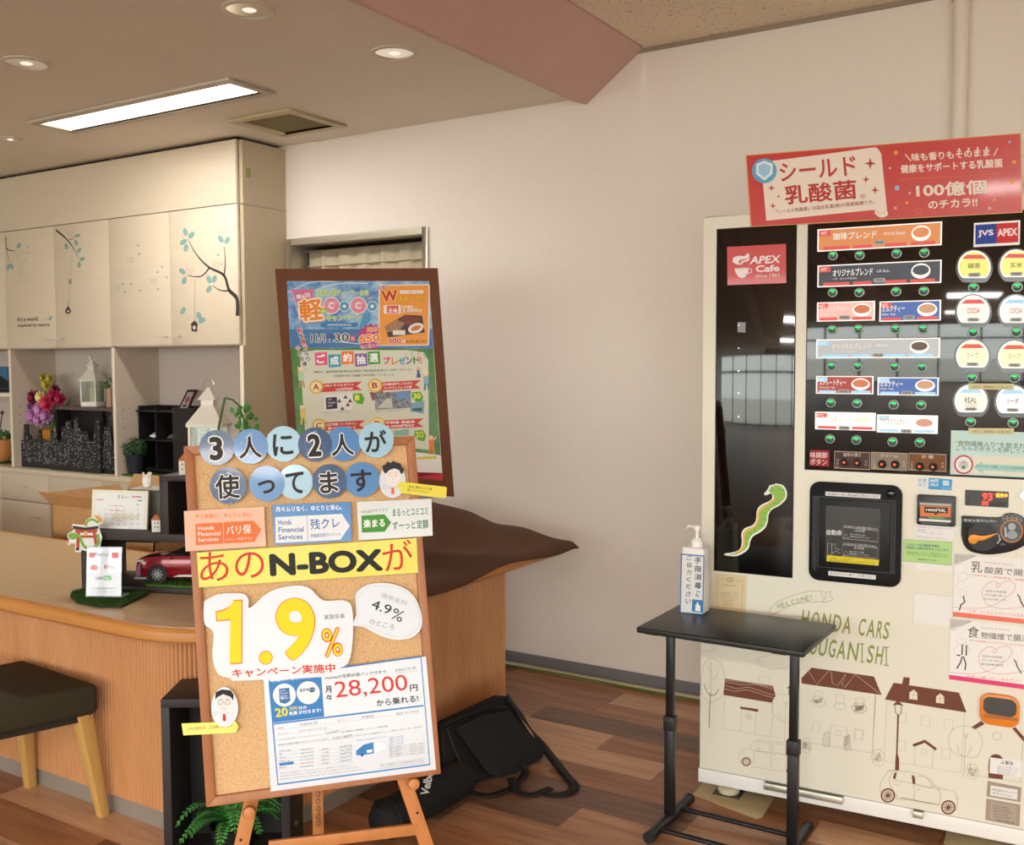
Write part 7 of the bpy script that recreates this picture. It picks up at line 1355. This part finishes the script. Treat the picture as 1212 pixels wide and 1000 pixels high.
for i in range(5): cC.text('電源 単相100V 定格消費電力', (800, 790+i*14), (880+(i % 3)*12, 804+i*14), 7, ink('5a5450'), vm, .0017)
cC.text('東京冷機工業', (818, 868), (912, 886), 9, ink('3a3634'), vm, .0017)
# town drawing on the lower front
BRN = mat('print_brown', '6e3a24', .4); LN = ink('a59a88'); LD2 = ink('7a5a48'); GRNT = ink('8e9a4e')
v5.poly([(192, 115), (475, 158), (490, 215), (468, 258), (182, 212)], 'roof_print', BRN, vm, .0006); v5.lines([[(192, 135), (290, 150), (380, 150), (480, 180)], [(188, 155), (260, 175), (330, 165), (486, 215)], [(185, 175), (245, 190), (320, 180), (488, 232)], [(192, 125), (340, 138), (477, 168)]], .0010, 'roof_lines', ink('e0d2c0'), vm, .0009)
v5.lines([[(192, 215), (178, 410), (465, 462), (474, 258)], [(290, 290), (283, 430)], [(374, 303), (368, 445)], [(388, 150), (390, 100), (452, 108), (452, 155)], arc(331, 338, 16, 18), arc(326, 332, 8), arc(338, 344, 8)], .0008, 'house_drawing', LN, vm, .0007); v5.poly([(279, 280), (388, 296), (386, 312), (282, 294)], 'lintel_print', BRN, vm, .0009)
v5.lines([curve([(100, 258), (55, 210), (48, 120), (70, 30), (110, -5), (160, 20), (188, 90), (180, 200), (140, 245), (100, 258)]), curve([(85, 35), (95, 60), (112, 80)]), curve([(150, 72), (138, 105), (114, 118)]), [(108, 10), (106, 200)]], .0008, 'tree_drawing', ink('8a7c6c'), vm, .0007); v5.lines([[(106, 195), (100, 300), (97, 405)], curve([(66, 148), (85, 195), (106, 214)]), curve([(152, 178), (135, 208), (106, 214)])], .0022, 'trunk_print', LD2, vm, .0009)
v5.lines([curve([(548, 378), (500, 350), (468, 300), (475, 240), (510, 208), (560, 212), (590, 240), (600, 320), (570, 370), (548, 378)]), [(552, 250), (543, 485)], curve([(535, 240), (550, 270), (565, 245)]), curve([(510, 315), (520, 350), (545, 365)])], .0008, 'tree_drawing', ink('a89c8c'), vm, .0007)
def lamp_(V_, x, y0, y1, k, par):
    V_.poly([(x-30*k, y0+34*k), (x-6*k, y0+10*k), (x-2*k, y0-14*k), (x+4*k, y0+10*k), (x+32*k, y0+38*k), (x, y0+30*k)], 'lamp_cap', BRN, par, .0008); V_.lines([[(x-16*k, y0+34*k), (x-16*k, y0+68*k), (x-4*k, y0+84*k), (x+10*k, y0+84*k), (x+18*k, y0+70*k), (x+18*k, y0+38*k)]], .0020*k, 'lamp_glass_drawing', BRN, par, .0008)
    V_.poly([(x-4*k, y0+84*k), (x+6*k, y0+84*k), (x-2*k, y1-90*k), (x+6*k, y1-60*k), (x+6*k, y1), (x-16*k, y1), (x-14*k, y1-60*k), (x-10*k, y1-90*k)], 'lamp_post_print', BRN, par, .0008)
lamp_(v5, 585, 140, 505, 1, vm); lamp_(cC, 286, 215, 598, 1, vm)
def cloudl(V_, cx, cy_, rx, ry, n, nm='cloud_drawing', c='a59a88'):
    P = []
    for k in range(n):
        g = 2*math.pi*k/n; 
        for s_ in range(4): g2 = g+2*math.pi/n*s_/4; b_ = 1+.16*math.sin(math.pi*s_/4); P.append((cx+rx*b_*math.cos(g2), cy_+ry*b_*math.sin(g2)+.12*ry*math.cos(g2*1)))
    V_.lines([P+['c']], .0008, nm, ink(c), vm, .0007)
cloudl(v5, 490, 15, 100, 38, 9); cloudl(v5, 80, -70, 55, 20, 6)
# small van
v5.lines([[(275, 605), (276, 560), (282, 535), (340, 527), (352, 495), (375, 480), (500, 488), (600, 500)], [(275, 605), (292, 612)], [(344, 632), (470, 655), (560, 668)], arc(317, 606, 31, 30, 150, 400, 12), [(345, 528), (368, 545), (470, 555), (600, 575)], [(372, 545), (380, 490), (455, 498), (460, 548), 'c'], [(478, 498), (545, 505), (545, 560), (478, 550), 'c'], [(362, 545), (362, 615)], [(465, 490), (465, 640)], [(550, 500), (552, 655)], [(430, 560), (450, 562)], [(468, 565), (490, 568)], curve([(285, 545), (298, 548), (290, 560)]), arc(390, 535, 10, 9)], .0008, 'van_drawing', LN, vm, .0008)
for V_, x, y, r in ((v5, 317, 607, 26), (v5, 578, 660, 24)): V_.disc(x, y, r, 'wheel_print', BRN, vm, .0010); V_.disc(x, y, r*.74, 'hub_print', ink('cfc6b6'), vm, .0013)
# middle house
c8.poly([(600, 570), (655, 513), (1000, 562), (1042, 664), (600, 600)], 'roof_print', BRN, vm, .0006); c8.lines([[(632, 520), (685, 606), (750, 530), (765, 540), (770, 600), (800, 612), (845, 548), (822, 610), (840, 622), (895, 550), (1030, 655)]], .0010, 'roof_lines', ink('e0d2c0'), vm, .0009)
c8.lines([[(1010, 662), (1000, 850)]], .0007, 'house_drawing', LN, vm, .0007)
v5.lines([[(1080, 210), (1060, 555), (700, 495)], [(725, 187), (773, 195), (768, 245), (720, 238), 'c'], [(850, 207), (897, 213), (892, 265), (846, 258), 'c'], [(970, 228), (1018, 235), (1012, 285), (965, 278), 'c'], [(710, 370), (757, 378), (752, 435), (706, 428), 'c'], [(960, 412), (1010, 420), (1004, 478), (956, 470), 'c'], [(808, 518), (818, 388), (914, 402), (905, 530)], [(848, 418), (875, 422), (872, 452), (846, 448), 'c']], .0008, 'house_drawing', LN, vm, .0007)
R2 = random.Random(9)
def scrub(V_, cx, cy_, rx, ry, n=14, c='8f7f6c', cl_=True):
    L_ = []
    for k in range(n):
        g = R2.uniform(0, 6.28); L_.append(curve([(cx+rx*R2.uniform(-.8, .8), cy_+ry*R2.uniform(-.7, .7)) for _ in range(3)], 3))
    V_.lines(L_, .0006, 'scribble_drawing', ink(c), vm, .0010)
    if cl_: cloudl(V_, cx, cy_, rx, ry, 7, 'bush_outline', 'a39684')
scrub(v5, 742, 250, 38, 28); cloudl(v5, 870, 278, 30, 20, 5); scrub(v5, 985, 290, 38, 28); scrub(v5, 672, 510, 26, 42, 12)
for x, y in ((792, 472), (915, 492)):
    v5.lines([[(x-24, y+30+0), (x-16, y-20), (x+8, y-58), (x+16, y-10), (x+22, y+45), (x, y+50), 'c']]+[[(x-20, y-30+k*11), (x+18, y-42+k*11)] for k in range(8)], .0007, 'shrub_drawing', ink('8f7f6c'), vm, .0010)
scrub(cC, 180, 530, 32, 42, 12); scrub(cC, 686, 606, 30, 38, 12); scrub(cC, 10, 440, 20, 50, 8, cl_=False)
# right big house
cC.poly([(262, 127), (308, 133), (316, 96), (350, 100), (345, 140), (614, 180), (655, 287), (215, 217)], 'roof_print', BRN, vm, .0006)
for x, y in ((370, 190), (514, 210)): cC.poly([(x-24, y+24), (x-22, y-10), (x, y-27), (x+20, y-8), (x+20, y+30)], 'window_print', ink('e8dfc8'), vm, .0009); cC.lines([[(x-1, y-24), (x-2, y+27)], [(x-22, y-2), (x+20, y+4)]], .0006, 'window_bars', BRN, vm, .0012)
sq = lambda x, y, w_=46, h=54: [(x-w_/2, y-h/2), (x+w_/2, y-h/2+6), (x+w_/2-3, y+h/2+6), (x-w_/2-2, y+h/2), 'c']
cC.lines([[(225, 220), (212, 545), (625, 612), (645, 285)], sq(437, 330), sq(560, 350), sq(308, 312), sq(302, 462), sq(546, 505), [(378, 475), (376, 568)], [(476, 485), (470, 584)], sq(426, 494, 24, 28), [(165, 190), (150, 505), (0, 480)], sq(76, 402, 42, 52), sq(80, 230, 42, 46)], .0008, 'house_drawing', LN, vm, .0007)
scrub(cC, 78, 262, 36, 24)
cC.poly([(364, 458), (431, 433), (495, 480), (488, 492), (430, 450), (370, 472)], 'porch_print', BRN, vm, .0009)
cC.lines([curve([(640, 525), (580, 500), (558, 440), (580, 380), (640, 360), (710, 380), (740, 440), (725, 500), (700, 528), (640, 525)]), [(652, 400), (638, 635)], curve([(640, 398), (650, 425), (662, 400)]), curve([(605, 462), (615, 500), (640, 525)]), curve([(682, 465), (668, 505), (645, 525)])], .0009, 'tree_drawing', ink('a09482'), vm, .0008)
cC.poly([(680, 366), (735, 332), (752, 350), (700, 378)], 'roof_bar_print', BRN, vm, .0007); cC.poly([(900, 372), (918, 366), (964, 418), (964, 446)], 'roof_bar_print', BRN, vm, .0007)
cC.lines([arc(819, 414, 24, 20), [(675, 560), (672, 620), (944, 662), (958, 450)]], .0010, 'house_drawing', LN, vm, .0008); cC.poly(curve([(772, 640), (775, 545), (795, 515), (830, 515), (855, 540)], 4)+[(850, 648)], 'door_print', BRN, vm, .0007)
# small hatchback
cC.lines([curve([(190, 700), (196, 660), (225, 615), (250, 600), (380, 612), (450, 640), (500, 690), (590, 715), (608, 760), (600, 815)]), [(230, 598), (276, 600)], [(190, 700), (200, 730)], [(272, 748), (515, 785)], curve([(262, 605), (240, 640), (250, 690), (285, 745)]), [(360, 620), (376, 720), (372, 755)], [(258, 648), (470, 690), (510, 705)], curve([(392, 628), (440, 640), (472, 690), (386, 676), (380, 630)]), curve([(470, 690), (480, 680), (490, 690)]), [(384, 698), (408, 702)], [(262, 672), (288, 676)], curve([(500, 690), (515, 730), (505, 785)]), curve([(590, 730), (602, 745), (596, 760)])], .0009, 'car_drawing', ink('8f8270'), vm, .0009)
cC.poly([(280, 608), (272, 645), (258, 640), (268, 612)], 'pillar_print', BRN, vm, .0010); cC.poly([(360, 624), (374, 628), (380, 672), (364, 668)], 'pillar_print', BRN, vm, .0010); cC.lines([[(300, 745), (500, 782)]], .0016, 'sill_print', LD2, vm, .0010)
for x, y in ((232, 733), (557, 797)):
    cC.disc(x, y, 39, 'wheel_print', BRN, vm, .0011); cC.disc(x, y, 31, 'hub_print', ink('d8cfbc'), vm, .0013); cC.lines([[(x, y), (x+28*math.cos(g), y+28*math.sin(g))] for g in [k*.524 for k in range(12)]], .0020, 'wheel_spokes', BRN, vm, .0015); cC.disc(x, y, 9, 'wheel_centre', BRN, vm, .0017, n=10)
# welcome ribbon and name
c8.lines([curve([(428, 185), (470, 150), (550, 115), (640, 92), (715, 90)]), curve([(440, 222), (520, 180), (600, 155), (725, 150)]), curve([(428, 185), (425, 205), (440, 222)]), [(715, 90), (708, 110), (725, 128), (712, 140), (725, 150)], curve([(725, 100), (762, 92), (755, 115), (775, 135), (745, 150), (722, 152)]), [(735, 103), (728, 145)]], .0009, 'ribbon_drawing', LD2, vm, .0008)
for i, ch in enumerate('WELCOME!'):
    t_ = i/7; x = 468+i*26.5; y = 192-62*t_+10*t_*t_; a_ = -.36+.2*t_; c8.text(ch, (x, y), (x+{'!': 5, 'W': 25, 'M': 22}.get(ch, 18)*math.cos(a_), y+{'!': 5, 'W': 25, 'M': 22}.get(ch, 18)*math.sin(a_)), 28, GRNT, vm, .0008, bold=.0)
def word(s_, xs, y0, y1, hh, ya):
    for ch, (xa, xb) in zip(s_, xs):
        yb = ya(xa)
        if ch == 'I': m_ = (xa+xb)/2; c8.lines([[(m_, yb+2), (m_, yb-hh)], [(xa, yb), (xb, yb+3)], [(xa, yb-hh), (xb, yb-hh+3)]], .0032, 'lettering', GRNT, vm, .0008); continue
        c8.text(ch, (xa, yb), (xb, ya(xb)), hh, GRNT, vm, .0008, bold=.012, res=3)
yA = lambda x: 288+(x-590)*.145; yB = lambda x: 432+(x-590)*.145
word('HONDA', ((594, 632), (650, 690), (708, 752), (768, 812), (822, 868)), 0, 0, 96, yA); word('CARS', ((910, 945), (955, 1000), (1010, 1040), (1046, 1078)), 0, 0, 96, yA)
word('SOUGANISHI', ((598, 632), (640, 680), (690, 732), (744, 782), (790, 838), (850, 905), (922, 946), (956, 992), (1004, 1042), (1054, 1082)), 0, 0, 100, yB)
# ---------------------------------------------------------------- red banner on top
bs = thing('red_banner', 'glossy red sign board with white lettering on top of the drink machine', 'sign', SM.P((.5, 1.912)))
SBN = Surf(SM.P((0, 0), .006), SM.e, SM.n); r = SBN.view(870, 140, 3.5439)
RB = mat('banner_red', 'c4322a', .28, coat=.25); 
r.poly([(45, 155), (1200, 62), (1206, 396), (66, 456)], 'banner_board', mat('banner_edge', 'd8a04a', .3), bs, 0, .002); r.poly([(49, 158), (1196, 66), (1202, 393), (69, 453)], 'banner_face', RB, bs, .0022)
z = .0027; cr_ = ink('ecdfd2')
r.poly(curve([(110, 185), (400, 148), (570, 124), (598, 128), (614, 150)], 3)+[(638, 385), (610, 382), (590, 384), (132, 430)], 'cream_scroll', cr_, bs, z); r.poly(curve([(585, 388), (600, 380), (636, 386), (640, 408), (612, 417), (588, 402)], 3), 'scroll_curl', cr_, bs, z+.0005); r.lines([curve([(590, 386), (610, 400), (630, 392)])], .001, 'curl_line', ink('9a3a30'), bs, z+.0009)
r.disc(124, 221, 52, 'blue_disc', ink('62a8d4'), bs, z+.0006); r.poly([(124, 178), (160, 192), (158, 235), (124, 262), (90, 235), (90, 192)], 'shield_print', ink('e6eef4'), bs, z+.0010); r.poly([(124, 190), (150, 200), (148, 230), (124, 250), (100, 230), (100, 200)], 'shield_print', ink('9ccbe8'), bs, z+.0014)
rr_ = ink('b8382e')
r.text('シールド', (192, 268), (512, 238), 78, rr_, bs, z+.0005, bold=.018, res=3); r.text('乳酸菌', (212, 364), (514, 338), 80, rr_, bs, z+.0005, bold=.022, res=3); r.text('®', (526, 340), (550, 338), 22, rr_, bs, z+.0005)
r.text('「シールド乳酸菌」は森永乳業(株)の登録商標です。', (176, 404), (586, 362), 20, ink('9a4a42'), bs, z+.0005, bold=.01)
def spark(V_, x, y, k, c, par, zz): V_.poly([(x, y-k), (x+k*.22, y-k*.22), (x+k, y), (x+k*.22, y+k*.22), (x, y+k), (x-k*.22, y+k*.22), (x-k, y), (x-k*.22, y-k*.22)], 'sparkle', ink(c), par, zz)
for x, y, k in ((568, 190, 25), (550, 257, 16), (588, 302, 18), (154, 293, 15), (184, 328, 9), (160, 368, 14)): spark(r, x, y, k, 'b8382e', bs, z+.0005)
r.text('味も香りもそのまま', (742, 182), (1070, 160), 34, cr_, bs, z, bold=.03, res=3); r.lines([[(714, 152), (738, 180)], [(1102, 126), (1086, 158)]], .003, 'slash_print', cr_, bs, z)
for x in (940, 980, 1018, 1056): r.disc(x, 131-(x-940)*.06, 5, 'emphasis_dot', cr_, bs, z, n=8)
r.text('健康をサポートする乳酸菌', (696, 232), (1124, 206), 36, cr_, bs, z, bold=.03, res=3); r.lines([[(688, 258), (1112, 232)]], .0016, 'gold_rule', ink('d8853a'), bs, z)
r.text('100億個', (762, 334), (1058, 318), 60, cr_, bs, z, bold=.045, res=3); r.text('のチカラ!!', (812, 382), (1018, 370), 36, cr_, bs, z, bold=.03, res=3)
for x, y, q_, c in ((675, 145, 9, 'e8a040'), (650, 210, 5, '9fb8d8'), (680, 293, 11, '9fb8d8'), (733, 314, 6, 'e0a8a0'), (721, 355, 6, 'e8b040'), (673, 377, 7, 'e0a8a0'), (1152, 100, 6, '9fb8d8'), (1170, 184, 9, 'e8a040'), (1163, 269, 9, 'e8b040'), (1144, 311, 7, 'e0a8a0'), (1088, 342, 6, 'e8b040'), (1068, 378, 8, 'e0a8a0')): r.disc(x, y, q_, 'confetti_dot', ink(c), bs, z, n=12)
for x, y, c in ((1100, 272, 'e8c8c0'), (770, 388, 'e89040'), (1140, 140, 'd86a50')): r.lines([[(x+7*math.cos(g), y+7*math.sin(g)), (x+15*math.cos(g), y+15*math.sin(g))] for g in [k*.785 for k in range(8)]], .0010, 'burst_print', ink(c), bs, z)
_cd = bpy.data.objects.get('lettering'); bpy.data.objects.remove(_to)
